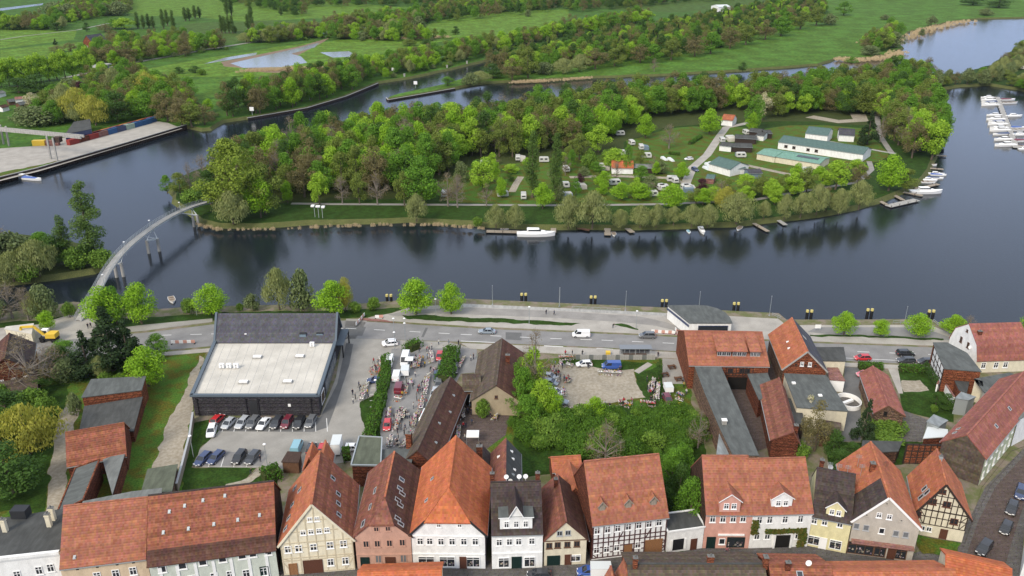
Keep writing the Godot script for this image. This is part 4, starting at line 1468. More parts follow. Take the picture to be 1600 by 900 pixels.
	dish(h.n, Vector3(2.2, h.yr + .6, -h.d / 2 - .3), .45, "grey_paint")
	# grey shop gable
	A = zg("A5", 312, 767)
	B = zg("A5", 690, 817)
	f = fpt(A, B, "A5", 560, 442)
	ye = (fpt(A, B, "A5", 342, 556).y + fpt(A, B, "A5", 716, 630).y) / 2
	h = house("gabled_house", "grey plastered corner shop gable with louvred shutters and goods in its windows", A, B, back_depth(A, B, "A5", 470, 122, f.y), ye, f.y, {"wall": "grey_wall", "roof": "roof_orange", "roof2": "roof_orange", "rp": clampf(f.x / A.distance_to(B), .4, .6), "verge": "white_paint"})
	var lr := MB.new()
	k = (h.yr - h.ye) / (h.rp * h.w)
	var dq := [Vector3(-.42, h.ye - .42 * k + .36, .22), Vector3(h.rp * h.w - .3, h.yr + .34 - .3 * k, .22), Vector3(h.rp * h.w - .3, h.yr + .34 - .3 * k, -5.5), Vector3(-.42, h.ye - .42 * k + .36, -5.5)]
	lr.slab(dq, Vector3(0, -.1, 0))
	lr.courses3(dq, .44, .07)
	part(h.n, "dark_roof_tiles", lr.mesh(), M.roof_dark)
	wpx(h, A, B, "A5", [368, 607, 425, 617, 599, 650, 657, 658], .95, 1.2, "grey_paint", 0, "glass_pale")
	wpx(h, A, B, "A5", [516, 635], .95, 1.2, "white_paint", 0)
	wpx(h, A, B, "A5", [501, 543, 561, 553], .85, 1.05)
	wpx(h, A, B, "A5", [547, 476, 428, 542, 631, 575], .45, .45, "grey_wall", 0)
	shop(h, fpt(A, B, "A5", 392, 735).x, 4.2, 2.3, .3, "wood_brown")
	shop(h, fpt(A, B, "A5", 505, 752).x, 1.8, 2.2, .3, "wood_brown")
	shop(h, fpt(A, B, "A5", 628, 770).x, 1.7, 2.0, .4, "wood_brown")
	door(h, "f", fpt(A, B, "A5", 570, 770).x, 1.0, 2.4, "door_brown")
	var aw := MB.new()
	aw.slab([Vector3(.2, 3.3, .05), Vector3(h.w - .2, 3.3, .05), Vector3(h.w - .2, 2.95, .9), Vector3(.2, 2.95, .9)], Vector3(0, .06, 0))
	part(h.n, "awning", aw.mesh(), M.red_paving)
	dish(h.n, Vector3(h.w * .5 + 1, h.yr + .1, -10), .5, "roof_old")
	chimney(h.n, Vector3(h.w * .36, 0, -9), h.yr - 2, h.yr + .6, .8, .8, "brick_orange")
	for i in 2:
		aerial(h.n, Vector3(h.w * .2, h.yr - 2.5, -9 - 3 * i), 2.6)
	# black and white timbered corner house
	A = zg("A5", 706, 652)
	B = zg("A5", 985, 703)
	f = fpt(A, B, "A5", 885, 364)
	ye = fpt(A, B, "A5", 1028, 552).y
	h = house("timbered_house", "black and cream timbered corner house with an orange roof above the small lawn", A, B, back_depth(A, B, "A5", 872, 167, f.y), ye, f.y, {"wall": "ivory_wall", "roof": "roof_orange", "rp": clampf(f.x / A.distance_to(B), .4, .65), "verge": "wood_dark", "oh": .7})
	var h2 := h
	framing(h, 0, h.w, [2.6, 4.2, 5.6, ye, ye + 1.6, ye + 3.2], 8, "wood_dark", .16, true, "f", true)
	wpx(h, A, B, "A5", [873, 405], 1.2, .9, "door_brown", 1)
	wpx(h, A, B, "A5", [815, 463, 898, 480], 1.3, 1.2, "door_brown", 1)
	wpx(h, A, B, "A5", [726, 535, 940, 580], 1.3, 1.2, "door_brown", 1)
	wpx(h, A, B, "A5", [754, 618, 793, 625], .9, 1.0, "white_paint", 1)
	door(h, "f", fpt(A, B, "A5", 878, 650).x, 1.0, 2.0, "door_brown")
	for s in [[1, 2.0, .35], [1, 2.2, .12], [1, 3.5, .3]]:
		skylight(h, s[0], s[1], s[2], .8, 1.4)
	chimney(h.n, Vector3(h.w * .42, 0, -h.d * .7), h.yr - 1.2, h.yr + .9, .5, .5, "zinc")
	# long red-roofed house along the curved street
	A = zg("A5", 1080, 372)
	B = g(1614, 652)
	f = Vector2(0, 0)
	ye = fpt(A, B, "A5", 1130, 207).y
	f = rx_fit(A, B, ye, "B3", 870, 598, 42)
	h = house("terraced_house", "pale green house on the curved street with a worn red roof", A, B, clampf(f.x, 8, 15), ye, ye + clampf(f.x, 8, 15) / 2 * tan(deg_to_rad(42)), {"rx": true, "wall": "lime_wall", "side": "roof_mossy", "roof": "roof_smooth_red"})
	for y in [1.0, 4.2]:
		for i in int(h.w / 3.2):
			win(h, "f", 1.6 + 3.2 * i, y, 1.0, 1.6)
	for s in [[1, h.w * .3, .45], [1, h.w * .55, .5], [2, 3, .3], [2, 5, .3]]:
		skylight(h, s[0], s[1], s[2], .7, .9)

func ivy_at(h: HS, rs: Array) -> void:
	var o := thing("ivy", "green and russet ivy climbing over the white archway house", "ivy", h.n.position, h.n.rotation.y)
	var m := MB.new()
	m.colored = true
	for r in rs:
		for i in r[4]:
			var p := Vector3(rf(r[0], r[2]), rf(r[1], r[3]), rf(.12, .4))
			var c := Color(.06, .12, .02).lerp(Color(.16, .12, .03), rng.randf())
			m.c = c
			var a := Vector3(rf(-1, 1), rf(-1, 1), rf(-.3, .3)).normalized() * rf(.1, .22)
			var b := a.cross(Vector3(rf(-.4, .4), rf(-.4, .4), 1)).normalized() * rf(.1, .2)
			m.face([p - a - b, p + a - b, p + a + b, p - a + b])
	part(o, "leaves", m.mesh(), M.leaf)
	var st := MB.new()
	for r in rs:
		st.bar(Vector3(r[0], r[1], .1), Vector3(r[2], r[3], .1), .08, .06, Vector3(0, 0, 1))
	part(o, "stems", st.mesh(), M.bark)

func v2(a: Vector3) -> Vector2:
	return Vector2(a.x, a.z)

func box_part(n: Node3D, called: String, at: Vector3, s: Vector3, mat: String, turn := 0.0) -> MeshInstance3D:
	var m := MB.new()
	m.box(Vector3.ZERO, s)
	return part(n, called, m.mesh(), M[mat], Transform3D(Basis(Vector3.UP, turn), at))

func supermarket() -> void:
	var n := thing("supermarket", "dark brick supermarket with a pale flat roof and slate gable roof", "supermarket", Vector3(-71, 0, -159))
	var fl := Vector2(0, 0)
	var fr := Vector2(28, 0)
	var mr := Vector2(26.7, -26)
	var ml := Vector2(-3.4, -26)
	var br := Vector2(26.2, -36)
	var bl := Vector2(-4.5, -36)
	var w := MB.new()
	for e in [[fl, fr], [fr, mr], [fl, ml]]:
		w.face([Vector3(e[0].x, -.2, e[0].y), Vector3(e[1].x, -.2, e[1].y), Vector3(e[1].x, 5.2, e[1].y), Vector3(e[0].x, 5.2, e[0].y)])
	for e in [[mr, br], [ml, bl]]:
		var a: Vector2 = e[0]
		var b: Vector2 = e[1]
		var m := a.lerp(b, .58)
		w.face([Vector3(a.x, -.2, a.y), Vector3(b.x, -.2, b.y), Vector3(b.x, 4.5, b.y), Vector3(m.x, 10.2, m.y), Vector3(a.x, 5.3, a.y)])
	w.face([Vector3(bl.x, -.2, bl.y), Vector3(br.x, -.2, br.y), Vector3(br.x, 4.5, br.y), Vector3(bl.x, 4.5, bl.y)])
	part(n, "brick_wall", w.mesh(), M.brick_black)
	var fr2 := MB.new()
	fr2.flat(PackedVector2Array([fl, fr, mr, ml]), 4.9)
	var roof := part(n, "flat_roof", fr2.mesh(), M.membrane)
	for e in [[fl, fr], [fr, mr], [fl, ml]]:
		var pm := MB.new()
		var d: Vector2 = (e[1] - e[0]).normalized() * .3
		pm.bar(Vector3(e[0].x - d.x, 5.3, e[0].y - d.y), Vector3(e[1].x, 5.3, e[1].y), .75, .5)
		part(n, "parapet", pm.mesh(), M.slate_trim)
	var r0 := ml.lerp(bl, .58)
	var r1 := mr.lerp(br, .58)
	var s1 := MB.new()
	s1.slab([Vector3(ml.x - .1, 5.0, ml.y + .3), Vector3(mr.x + .1, 5.0, mr.y + .3), Vector3(r1.x + .1, 10.3, r1.y), Vector3(r0.x - .1, 10.3, r0.y)], Vector3(0, .15, 0))
	var slope := part(n, "roof_slope", s1.mesh(), M.roof_slate)
	var s2 := MB.new()
	s2.slab([Vector3(r0.x - .1, 10.3, r0.y), Vector3(r1.x + .1, 10.3, r1.y), Vector3(br.x + .1, 4.2, br.y - .3), Vector3(bl.x - .1, 4.2, bl.y - .3)], Vector3(0, .15, 0))
	part(n, "roof_slope", s2.mesh(), M.roof_slate)
	for s in [[ml, r0, bl, -.15], [mr, r1, br, .15]]:
		var t := MB.new()
		t.bar(Vector3(s[0].x + s[3], 5.35, s[0].y), Vector3(s[1].x + s[3], 10.6, s[1].y), .5, .4)
		t.bar(Vector3(s[1].x + s[3], 10.6, s[1].y), Vector3(s[2].x + s[3], 4.5, s[2].y), .5, .4)
		part(n, "verge_trim", t.mesh(), M.slate_trim)
	for i in range(1, 14):
		var sm := MB.new()
		var t := i / 14.0
		sm.bar(Vector3(lerpf(.4, 27.6, t), 4.92, -.5), Vector3(lerpf(-3.0, 26.3, t), 4.92, -25.6), .14, .05)
		part(roof, "membrane_seam", sm.mesh(), M.seam)
	for s in [[290, 340], [327, 340], [365, 340], [760, 228]]:
		var q: Vector3 = zg("A7", s[0], s[1] + 12, 4.9) - Vector3(-71, 4.9, -159)
		var u := box_part(n, "air_conditioner", q + Vector3(0, 5.1, 0), Vector3(1.1, 1.1, .6), "white_paint")
		var fan := MB.new()
		for j in 2:
			fan.tube(Vector3(0, .3 + .5 * j, .3), Vector3(0, .3 + .5 * j, .34), .2, .2, 8)
		part(u, "fan_grille", fan.mesh(), M.grey_paint)
	for s in [[474, 297], [695, 293], [402, 428], [632, 425]]:
		var q: Vector3 = zg("A7", s[0], s[1], 4.9) - Vector3(-71, 4.9, -159)
		var u := box_part(n, "roof_light", q + Vector3(0, 4.9, 0), Vector3(2.2, .35, 1.3), "concrete")
		box_part(u, "dome", Vector3(0, .35, 0), Vector3(1.9, .18, 1.0), "white_paint")
	for s in [[712, 198], [800, 195]]:
		var q: Vector3 = zg("A7", s[0], s[1], 5.6) - Vector3(-71, 5.6, -159)
		var u := box_part(n, "vent_box", q + Vector3(0, 5.2, -.5), Vector3(1.6, 1.7, 1.2), "blue_grey_metal")
		box_part(u, "lid", Vector3(0, 1.7, 0), Vector3(1.7, .12, 1.3), "dark_paint")
	for s in [[312, 97, .5], [416, 192, .7]]:
		var q: Vector3 = zg("A7", s[0], s[1], 8.5 if s[1] < 100 else 5.6) - Vector3(-71, 0, -159)
		box_part(n, "roof_outlet", q, Vector3(.5, 1.2, .5), "zinc" if s[1] < 100 else "white_paint")
	# back door, downpipes and the shop side
	box_part(n, "steel_door", Vector3(13.4, 0, .06), Vector3(1.8, 3.9, .1), "dark_paint")
	for x in [1.0, 11.9, 14.6, 26.3]:
		var d := MB.new()
		d.tube(Vector3(x, 0, .15), Vector3(x, 4.3, .15), .07, .07, 6)
		d.box(Vector3(x, 4.1, .14), Vector3(.5, .25, .22))
		part(n, "downpipe", d.mesh(), M.black_steel)
	box_part(n, "wall_sign", Vector3(21.4, 2.4, .05), Vector3(.6, .7, .06), "white_paint")
	for i in 4:
		var z := -10.5 - 4.0 * i
		var x := lerpf(28, 26.7, -z / 26.0) + .06
		var u := box_part(n, "shop_window", Vector3(x, .3, z), Vector3(.12, 3.2, 3.2), "slate_trim")
		box_part(u, "pane", Vector3(.05, .15, 0), Vector3(.06, 2.9, 2.9), "glass_pale")
	var bb := box_part(n, "poster_board", Vector3(27.85, .8, -4.6), Vector3(.14, 3.0, 3.2), "white_paint")
	box_part(bb, "poster", Vector3(.06, .3, 0), Vector3(.05, 2.4, 2.7), "display")
	var canopy := MB.new()
	canopy.slab([Vector3(26.6, 3.6, -27), Vector3(28.4, 3.6, -27), Vector3(28.2, 3.6, -36), Vector3(26.2, 3.6, -36)], Vector3(0, .3, 0))
	part(n, "canopy", canopy.mesh(), M.slate_trim)
	for z in [-27.5, -35.5]:
		box_part(n, "canopy_post", Vector3(28.1, 0, z), Vector3(.3, 3.6, .3), "dark_paint")

func back_rows() -> void:
	supermarket()
	var h: HS
	var n: Node3D
	var A: Vector3
	var B: Vector3
	var f: Vector2
	# barn group with mossy brown roofs
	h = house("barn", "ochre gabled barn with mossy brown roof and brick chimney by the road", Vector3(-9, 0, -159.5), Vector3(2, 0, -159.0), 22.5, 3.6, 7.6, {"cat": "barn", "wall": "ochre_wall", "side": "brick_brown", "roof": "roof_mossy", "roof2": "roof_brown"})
	win(h, "f", 5.5, 4.3, .7, .8, "wood_brown", 1)
	chimney(h.n, Vector3(7.4, 0, -13), 5.5, 8.4, 1.0, .8)
	h = house("barn", "long brick barn wing with a dark brown roof along the market yard", Vector3(-22.0, 0, -136.1), Vector3(-15.0, 0, -135.0), 29, 3.3, 6.8, {"cat": "barn", "wall": "brick_red", "roof": "roof_mossy", "roof2": "roof_brown"})
	for i in 6:
		win(h, "r", 4 + 4 * i, 1.0, 1.0, 1.2, "wood_brown", 1)
	for s in [[6, .4], [12, .6], [18, .35], [24, .5]]:
		roof_vent(h, 2, s[0], s[1])
	chimney(h.n, Vector3(.6, 0, -4.6), 3.4, 7.6, 1.1, 1.0, "brick_orange")
	A = zg("A8", 690, 527, 3.8)
	B = zg("A8", 790, 524, 3.8)
	h = house("gateway_wing", "low roofed gateway wing joining the two mossy barns", A, B, 5.5, 3.8, 6.3, {"cat": "barn", "rx": true, "wall": "brick_brown", "roof": "roof_mossy", "roof2": "roof_brown"})
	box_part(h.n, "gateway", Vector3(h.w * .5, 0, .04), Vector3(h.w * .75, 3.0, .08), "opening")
	box_part(h.n, "gate_beam", Vector3(h.w * .5, 3.0, .1), Vector3(h.w * .9, .3, .3), "wood_brown")
	# small roofs behind the white shop house
	A = g(741, 735)
	h = house("outbuilding", "small dark-roofed outbuilding with a tall brick chimney in the courtyard", Vector3(-9.4, 0, -122), Vector3(-3.6, 0, -122), 15, 4.0, 7.6, {"cat": "outbuilding", "wall": "brick_brown", "roof": "roof_mossy", "roof2": "roof_dark"})
	chimney(h.n, Vector3(3.2, 0, -10.4), 6.0, 10.0, 1.1, .8, "brick_orange")
	h = house("outbuilding", "narrow brick back house, one roof slope red, the other black", Vector3(-3.9, 0, -122.5), Vector3(1.4, 0, -122.5), 14.5, 5.2, 8.4, {"cat": "outbuilding", "wall": "brick_red", "roof": "roof_old", "roof2": "felt_dark"})
	for s in [[1, 10.5, .55, "white_paint"], [2, 7, .4, "white_paint"], [2, 10, .5, "white_paint"], [2, 12, .6, "white_paint"], [2, 5, .5, "zinc"]]:
		roof_vent(h, s[0], s[1], s[2], s[3])
	dish(h.n, Vector3(3.6, 8.2, -1.5))
	h = house("outbuilding", "small orange-roofed shed overgrown with ivy behind the cream gable", Vector3(8.0, 0, -134), Vector3(13.6, 0, -134.6), 4.5, 2.8, 4.6, {"cat": "shed", "rx": true, "wall": "brick_red", "roof": "roof_orange"})
	h = house("outbuilding", "narrow orange-roofed back wing behind the small cream gable", Vector3(9.6, 0, -123), Vector3(13.4, 0, -123.4), 8, 5.0, 7.4, {"cat": "outbuilding", "wall": "brick_red", "roof": "roof_orange"})
	# sheds behind the rosy house and the cream gable
	n = block("shed", "shed with a greenish felt roof behind the rosy house", zpoly("P", [550, 727, 562, 684, 596, 686, 594, 728], 5.0), 5.0, {"cat": "shed", "wall": "brick_red", "roof": "felt_green", "edge": "zinc"})
	n = block("shed", "low grey felt-roofed annex between the rosy and the white house", zpoly("P", [596, 726, 596, 704, 647, 703, 640, 730], 4.5), 4.5, {"cat": "shed", "wall": "brick_brown", "roof": "felt_grey"})
	h = house("outbuilding", "twin orange shed gable behind the cream half-timbered house", g(478, 752), g(496, 751), 5, 3.2, 5.4, {"cat": "shed", "wall": "brick_red", "roof": "roof_orange"})
	h = house("outbuilding", "orange shed gable beside the parked red car behind the half-timbered house", g(500, 752), g(517, 751), 5, 3.4, 5.9, {"cat": "shed", "wall": "brick_red", "roof": "roof_orange"})
	n = block("shed", "flat rusty-roofed shed at the edge of the supermarket car park", zpoly("P", [441, 722, 450, 707, 470, 708, 466, 723], 2.6), 2.6, {"cat": "shed", "wall": "wood_brown", "roof": "rust"})
	# brick sheds on the left
	n = block("brick_shed", "tall brick shed with a sloping grey felt roof beside the dirt track", zpoly("D2", [280, 165, 655, 118, 683, 47, 345, 65], 5.0), 5.0, {"cat": "shed", "wall": "brick_orange", "roof": "felt_grey", "ys": [4.8, 4.8, 5.4, 5.4]})
	n = block("brick_shed", "low brick shed with a streaked felt roof", zpoly("D2", [268, 372, 605, 378, 664, 177, 300, 236], 2.9), 2.9, {"cat": "shed", "wall": "brick_red", "roof": "felt_dark", "ys": [2.6, 2.6, 3.2, 3.2]})
	A = zg("D2", 190, 612, 3.2)
	B = zg("D2", 560, 545, 3.2)
	f = rx_fit(A, B, 3.2, "D2", 375, 365, 42)
	h = house("brick_shed", "brick stable under an uneven red tiled roof by the dirt track", A, B, f.x, 3.2, f.y, {"cat": "stable", "rx": true, "wall": "brick_red", "roof": "roof_rust"})
	n = block("brick_shed", "lean-to with grey felt roof edged in orange brick", zpoly("D2", [120, 890, 290, 842, 392, 590, 235, 612], 4.0), 4.0, {"cat": "shed", "wall": "brick_red", "roof": "felt_grey", "edge": "brick_orange", "ys": [3.4, 4.6, 4.6, 3.4]})
	n = block("brick_shed", "wedge-shaped shed with a pale grey felt roof", zpoly("D2", [474, 790, 556, 520, 415, 572], 3.6), 3.6, {"cat": "shed", "wall": "brick_red", "roof": "felt_pale"})
	n = block("shed", "low shed with a grey-green felt roof on the grass strip", zpoly("D2", [668, 758, 850, 778, 886, 602, 702, 632], 2.8), 2.8, {"cat": "shed", "wall": "brick_pale", "roof": "felt_green"})
	n = block("annex", "long pale annex roof behind the plain orange roof", zpoly("P", [128, 795, 250, 778, 251, 764, 205, 770, 132, 784], 4.6), 4.6, {"cat": "annex", "wall": "white_wall", "roof": "felt_pale"})
	# brick house on the far left
	h = house("brick_house", "brick gabled house with a brown roof beside the excavator", Vector3(-122.2, 0, -168), Vector3(-113.6, 0, -172), 14, 5.0, 8.6, {"wall": "brick_red", "roof": "roof_brown", "roof2": "roof_dark"})
	wins(h, "f", [3, 5.4, 8], 2.2, .9, 1.1)
	h = house("brick_house", "house with a rusty orange roof behind the garden willow", g(-40, 735), g(8, 712), 9, 3.5, 6.5, {"rx": true, "wall": "brick_red", "roof": "roof_rust"})
	h = house("shed", "low shed with an overgrown brown roof beside the bare tree", g(-30, 640), g(62, 622), 6, 2.6, 4.2, {"cat": "shed", "rx": true, "wall": "brick_brown", "roof": "roof_mossy"})
	garden_wall("red brick garden wall beside the excavator's road", "brick_red", [92, 592, 125, 580], 1.8)
	# yard of the old brewery: brick hall, long walls
	A = Vector3(41.6, 0, -171)
	B = Vector3(60, 0, -170.4)
	h = house("brick_hall", "orange brick hall with three long shed dormers beside the road", A, B, 18, 6.2, 10.6, {"cat": "hall", "rx": true, "wall": "brick_orange", "roof": "roof_red"})
	var k := (h.yr - h.ye) / 9.0
	for s in [[390, 3.3], [474, 3.3], [560, 2.4]]:
		var fx: float = fpt(A, B, "B2", s[0], 365).x + .2
		var dm := MB.new()
		var zf := 2.4
		var yb := h.ye + k * zf
		var zt := 8.2
		dm.face([Vector3(-s[1] / 2, yb, 0), Vector3(s[1] / 2, yb, 0), Vector3(s[1] / 2, yb + 1.5, 0), Vector3(-s[1] / 2, yb + 1.5, 0)])
		for q in [-1, 1]:
			dm.face([Vector3(q * s[1] / 2, yb, 0), Vector3(q * s[1] / 2, yb + 1.5, 0), Vector3(q * s[1] / 2, h.ye + k * zt, -(zt - zf))])
		var o := part(h.n, "shed_dormer", dm.mesh(), M.wood_brown, Transform3D(Basis.IDENTITY, Vector3(fx, 0, -zf)))
		var dr := MB.new()
		dr.slab([Vector3(-s[1] / 2 - .2, yb + 1.45, .4), Vector3(s[1] / 2 + .2, yb + 1.45, .4), Vector3(s[1] / 2 + .2, h.ye + k * zt + .1, -(zt - zf)), Vector3(-s[1] / 2 - .2, h.ye + k * zt + .1, -(zt - zf))], Vector3(0, .16, 0))
		part(o, "dormer_roof", dr.mesh(), M.roof_red)
		for i in 3:
			var ms := window_mesh(s[1] / 3.3, 1.1, 1)
			var q := part(o, "window", ms[0], M.grey_paint, Transform3D(Basis.IDENTITY, Vector3((i - 1) * s[1] / 3.1, yb + .2, .02)))
			part(o, "pane", ms[1], M.glass, q.transform)
	wins(h, "f", [9.6, 12.4, 13.6], 4.4, 1.1, 1.2, "wood_dark", 1)
	framing(h, 8.6, 15, [3.6, 4.3, 5.9], 8, "wood_dark", .18, false)
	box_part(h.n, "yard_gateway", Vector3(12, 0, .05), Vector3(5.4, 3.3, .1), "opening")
	n = block("long_outbuilding", "long outbuilding with a plain grey felt roof and crumbling side wall", zpoly("B2", [430, 866, 572, 872, 343, 332, 197, 314, 285, 540, 360, 720], 6.0), 6.0, {"cat": "outbuilding", "wall": "brick_pale", "roof": "felt_grey"})
	var dv := box_part(n, "roof_vent_box", zg("B2", 385, 700, 6.2) - Vector3(n.position.x, 0, n.position.z), Vector3(.9, .9, .8), "concrete")
	box_part(dv, "lid", Vector3(0, .9, 0), Vector3(1.1, .15, 1.0), "white_paint")
	n = block("annex", "pale metal-roofed lean-to at the end of the long felt roof", zpoly("B2", [345, 866, 425, 866, 362, 735], 4.6), 4.6, {"cat": "annex", "wall": "brick_pale", "roof": "metal_roof"})
	n = block("outbuilding", "yard outbuilding with a stained grey felt roof and brick wall", zpoly("B2", [575, 572, 655, 530, 620, 430, 514, 436], 4.6), 4.6, {"cat": "outbuilding", "wall": "brick_red", "roof": "felt_grey"})
	A = Vector3(53.0, 0, -142.6)
	B = A + Vector3(.987, 0, .159) * 5.2
	h = house("brick_ruin", "old brick warehouse with a weathered pale red roof in the yard", A, B, 22, 4.6, 6.8, {"cat": "warehouse", "wall": "brick_red", "roof": "roof_old", "rp": .75})
	for i in 5:
		win(h, "l", 3 + 4 * i, 1.4, .9, 1.3, "brick_brown", 1)
	chimney(h.n, Vector3(h.w - .6, 0, -1.5), 5.2, 7.6, .8, .8)
	h = house("brick_house", "old brick gabled house with one orange and one dark roof slope", Vector3(63.8, 0, -171), Vector3(73.4, 0, -170), 18, 5.4, 10.1, {"wall": "brick_orange", "side": "brick_pale", "roof": "roof_orange", "roof2": "roof_slate", "verge": "concrete"})
	wins(h, "f", [4.0, 5.8], 6.3, .8, 1.1)
	wins(h, "f", [2.7, 7.1, 4.9], 6.3, .5, .5, "brick_brown", 0)
	roof_vent(h, 1, 9, .5, "white_paint")
	roof_vent(h, 1, 6, .45, "white_paint")
	skylight(h, 2, 10, .7, .8, 1.2)
	n = block("flat_house", "cream house with a large grey flat roof behind the flowering shrub", zpoly("B2", [712, 432, 935, 442, 1053, 633, 780, 612], 5.0), 5.0, {"cat": "house", "wall": "ivory_wall", "roof": "felt_grey"})
	for s in [[762, 482], [905, 549]]:
		box_part(n, "roof_light", zg("B2", s[0], s[1], 5.2) - Vector3(n.position.x, 0, n.position.z), Vector3(.8, .3, .7), "white_paint")
	n = block("shed", "dark wooden shed roof between the brick warehouse and the cream house", zpoly("B2", [735, 692, 815, 706, 800, 580, 702, 560], 3.6), 3.6, {"cat": "shed", "wall": "wood_dark", "roof": "felt_dark"})
	n = block("shed", "open shed with a mossy brown roof beneath the cream house", zpoly("B2", [905, 765, 1020, 775, 1015, 700, 925, 685], 2.6), 2.6, {"cat": "shed", "wall": "wood_brown", "roof": "roof_mossy"})
	n = block("flat_house", "pale workshop with a dark flat roof beside the road", zpoly("B2", [915, 360, 1042, 362, 1030, 289, 870, 290], 4.6), 4.6, {"cat": "workshop", "wall": "ivory_wall", "roof": "felt_dark"})
	n = block("food_trailer", "white trailer stall with a dark red roof in the paved yard", zpoly("B2", [958, 462, 1038, 468, 1000, 401, 946, 401], 3.0), 3.0, {"cat": "trailer", "wall": "white_paint", "roof": "red_paving"})
	box_part(n, "sign_panel", zg("B2", 1000, 478, 2.0) - Vector3(n.position.x, 0, n.position.z) + Vector3(0, 0, .3), Vector3(.9, .7, .08), "yellow_paint")
	round_terrace()
	# gardens on the right
	A = zg("B3", 288, 722)
	B = zg("B3", 438, 738)
	f = fpt(A, B, "B3", 372, 605)
	h = house("brick_barn", "brick barn with a bright smooth red roof in the garden", A, B, back_depth(A, B, "B3", 352, 398, f.y), fpt(A, B, "B3", 283, 638).y, f.y, {"cat": "barn", "wall": "brick_pale", "roof": "roof_smooth_red", "rp": clampf(f.x / A.distance_to(B), .4, .62), "verge": "wood_brown"})
	wpx(h, A, B, "B3", [358, 645], .8, 1.2, "wood_dark", 0, "opening")
	n = block("timbered_house", "house with white timbered side, orange brick front and grey felt roof", zpoly("D1", [200, 430, 520, 455, 392, 295, 225, 205, 105, 205, 130, 268], 6.0), 6.0, {"cat": "house", "wall": "brick_orange", "roof": "felt_grey"})
	var o3 := Vector3(n.position.x, 0, n.position.z)
	var pl := MB.new()
	var a0 := zg("D1", 200, 430, 6.0)
	var a1 := zg("D1", 118, 240, 6.0)
	var dd := Vector3(-.08, 0, 0)
	pl.slab([a0 - o3 + dd + Vector3(0, -6, 0), a1 - o3 + dd + Vector3(0, -6, 0), a1 - o3 + dd + Vector3(0, -.2, 0), a0 - o3 + dd + Vector3(0, -.2, 0)], Vector3(-.06, 0, 0))
	part(n, "timbered_wall", pl.mesh(), M.white_wall)
	for i in 5:
		var t := i / 4.0
		var e := a0.lerp(a1, t) - o3 + Vector3(-.16, 0, 0)
		var bm := MB.new()
		bm.bar(e + Vector3(0, -6, 0), e, .14, .2, Vector3(1, 0, 0))
		part(n, "beam", bm.mesh(), M.wood_dark)
	for y in [-3.1, -1.6, -4.6]:
		var bm := MB.new()
		bm.bar(a0 - o3 + Vector3(-.17, y, 0), a1 - o3 + Vector3(-.17, y, 0), .14, .2)
		part(n, "beam", bm.mesh(), M.wood_dark)
	for s in [[273, 452], [376, 461]]:
		var ms := window_mesh(1.1, 1.0, 1)
		var w := part(n, "window", ms[0], M.wood_dark, Transform3D(Basis.IDENTITY, zg("D1", s[0], s[1], 4.6) - o3 + Vector3(0, .2, .3)))
		part(w, "pane", ms[1], M.glass)
	# white house with a red mansard roof
	mansard()
	n = block("flat_house", "low white building with a large dark felt roof and brick chimney", zpoly("D1", [470, 525, 545, 545, 555, 640, 700, 668, 905, 745, 1010, 640, 800, 480, 770, 470], 5.6), 5.6, {"cat": "building", "wall": "ivory_wall", "roof": "felt_grey"})
	chimney(n, zg("D1", 815, 612, 5.8) - Vector3(n.position.x, 0, n.position.z), 5.7, 8.6, 1.0, .7)
	n = block("white_house", "white house wall beyond the worn red roof", zpoly("D1", [850, 880, 1000, 800, 1100, 700, 900, 720], 6.5), 6.5, {"cat": "house", "wall": "white_wall", "roof": "felt_pale"})
	n = block("shed", "small shed with a black felt roof in the walled brick yard", zpoly("D1", [330, 620, 395, 640, 425, 512, 280, 512], 3.0), 3.0, {"cat": "shed", "wall": "brick_orange", "roof": "felt_dark"})
	n = block("shed", "grey metal lean-to against the worn red roof", zpoly("D1", [300, 690, 410, 705, 470, 680, 350, 640], 4.0), 4.0, {"cat": "shed", "wall": "zinc", "roof": "metal_roof"})
	n = block("shed", "grey metal dormer box at the end of the worn red roof", zpoly("B3", [585, 690, 645, 715, 692, 685, 620, 655], 5.0), 5.0, {"cat": "shed", "wall": "zinc", "roof": "metal_roof"})
	n = block("shed", "ruined shed with a pale tin roof sheet", zpoly("B3", [565, 780, 690, 770, 690, 735, 590, 722], 4.2), 4.2, {"cat": "shed", "wall": "brick_red", "roof": "steel_pale"})
	n = block("shed", "garage with a dark flat roof behind the orange corner roof", zpoly("B3", [230, 860, 420, 850, 445, 800, 240, 795], 3.2), 3.2, {"cat": "garage", "wall": "brick_brown", "roof": "felt_dark"})
	garden_wall("white garden wall with a red coping beside the brick yard", "white_wall", [1462, 612, 1468, 600, 1488, 632], 2.0, "red_paving")
	# orange brick panels in dark timber: remains of a wall
	A = zg("A5", 640, 240)
	B = zg("A5", 850, 245)
	n = thing("timbered_wall", "orange brick infilled timber wall standing behind the corner house", "wall", A, atan2(-(B - A).z, (B - A).x))
	var wl := A.distance_to(B)
	box_part(n, "brick_infill", Vector3(wl / 2, 0, 0), Vector3(wl, 4.6, .25), "brick_orange")
	for i in 7:
		box_part(n, "beam", Vector3(wl * i / 6, 0, 0), Vector3(.2, 4.7, .36), "wood_dark")
	for y in [.1, 1.5, 3.0, 4.5]:
		box_part(n, "beam", Vector3(wl / 2, y, 0), Vector3(wl, .2, .34), "wood_dark")
	# roofs along the near side of the street
	h = house("near_house", "orange hipped roof at the near side of the street, below the rosy house", g(560, 990), g(690, 985), 10, 4.2, 7.6, {"rx": true, "wall": "ivory_wall", "roof": "roof_vivid"})
	h = house("near_house", "long mossy grey tiled roof at the near side of the street", g(985, 990), g(1200, 990), 12.5, 4.6, 8.0, {"rx": true, "wall": "brick_red", "roof": "roof_mossy", "ridgem": "felt_dark"})
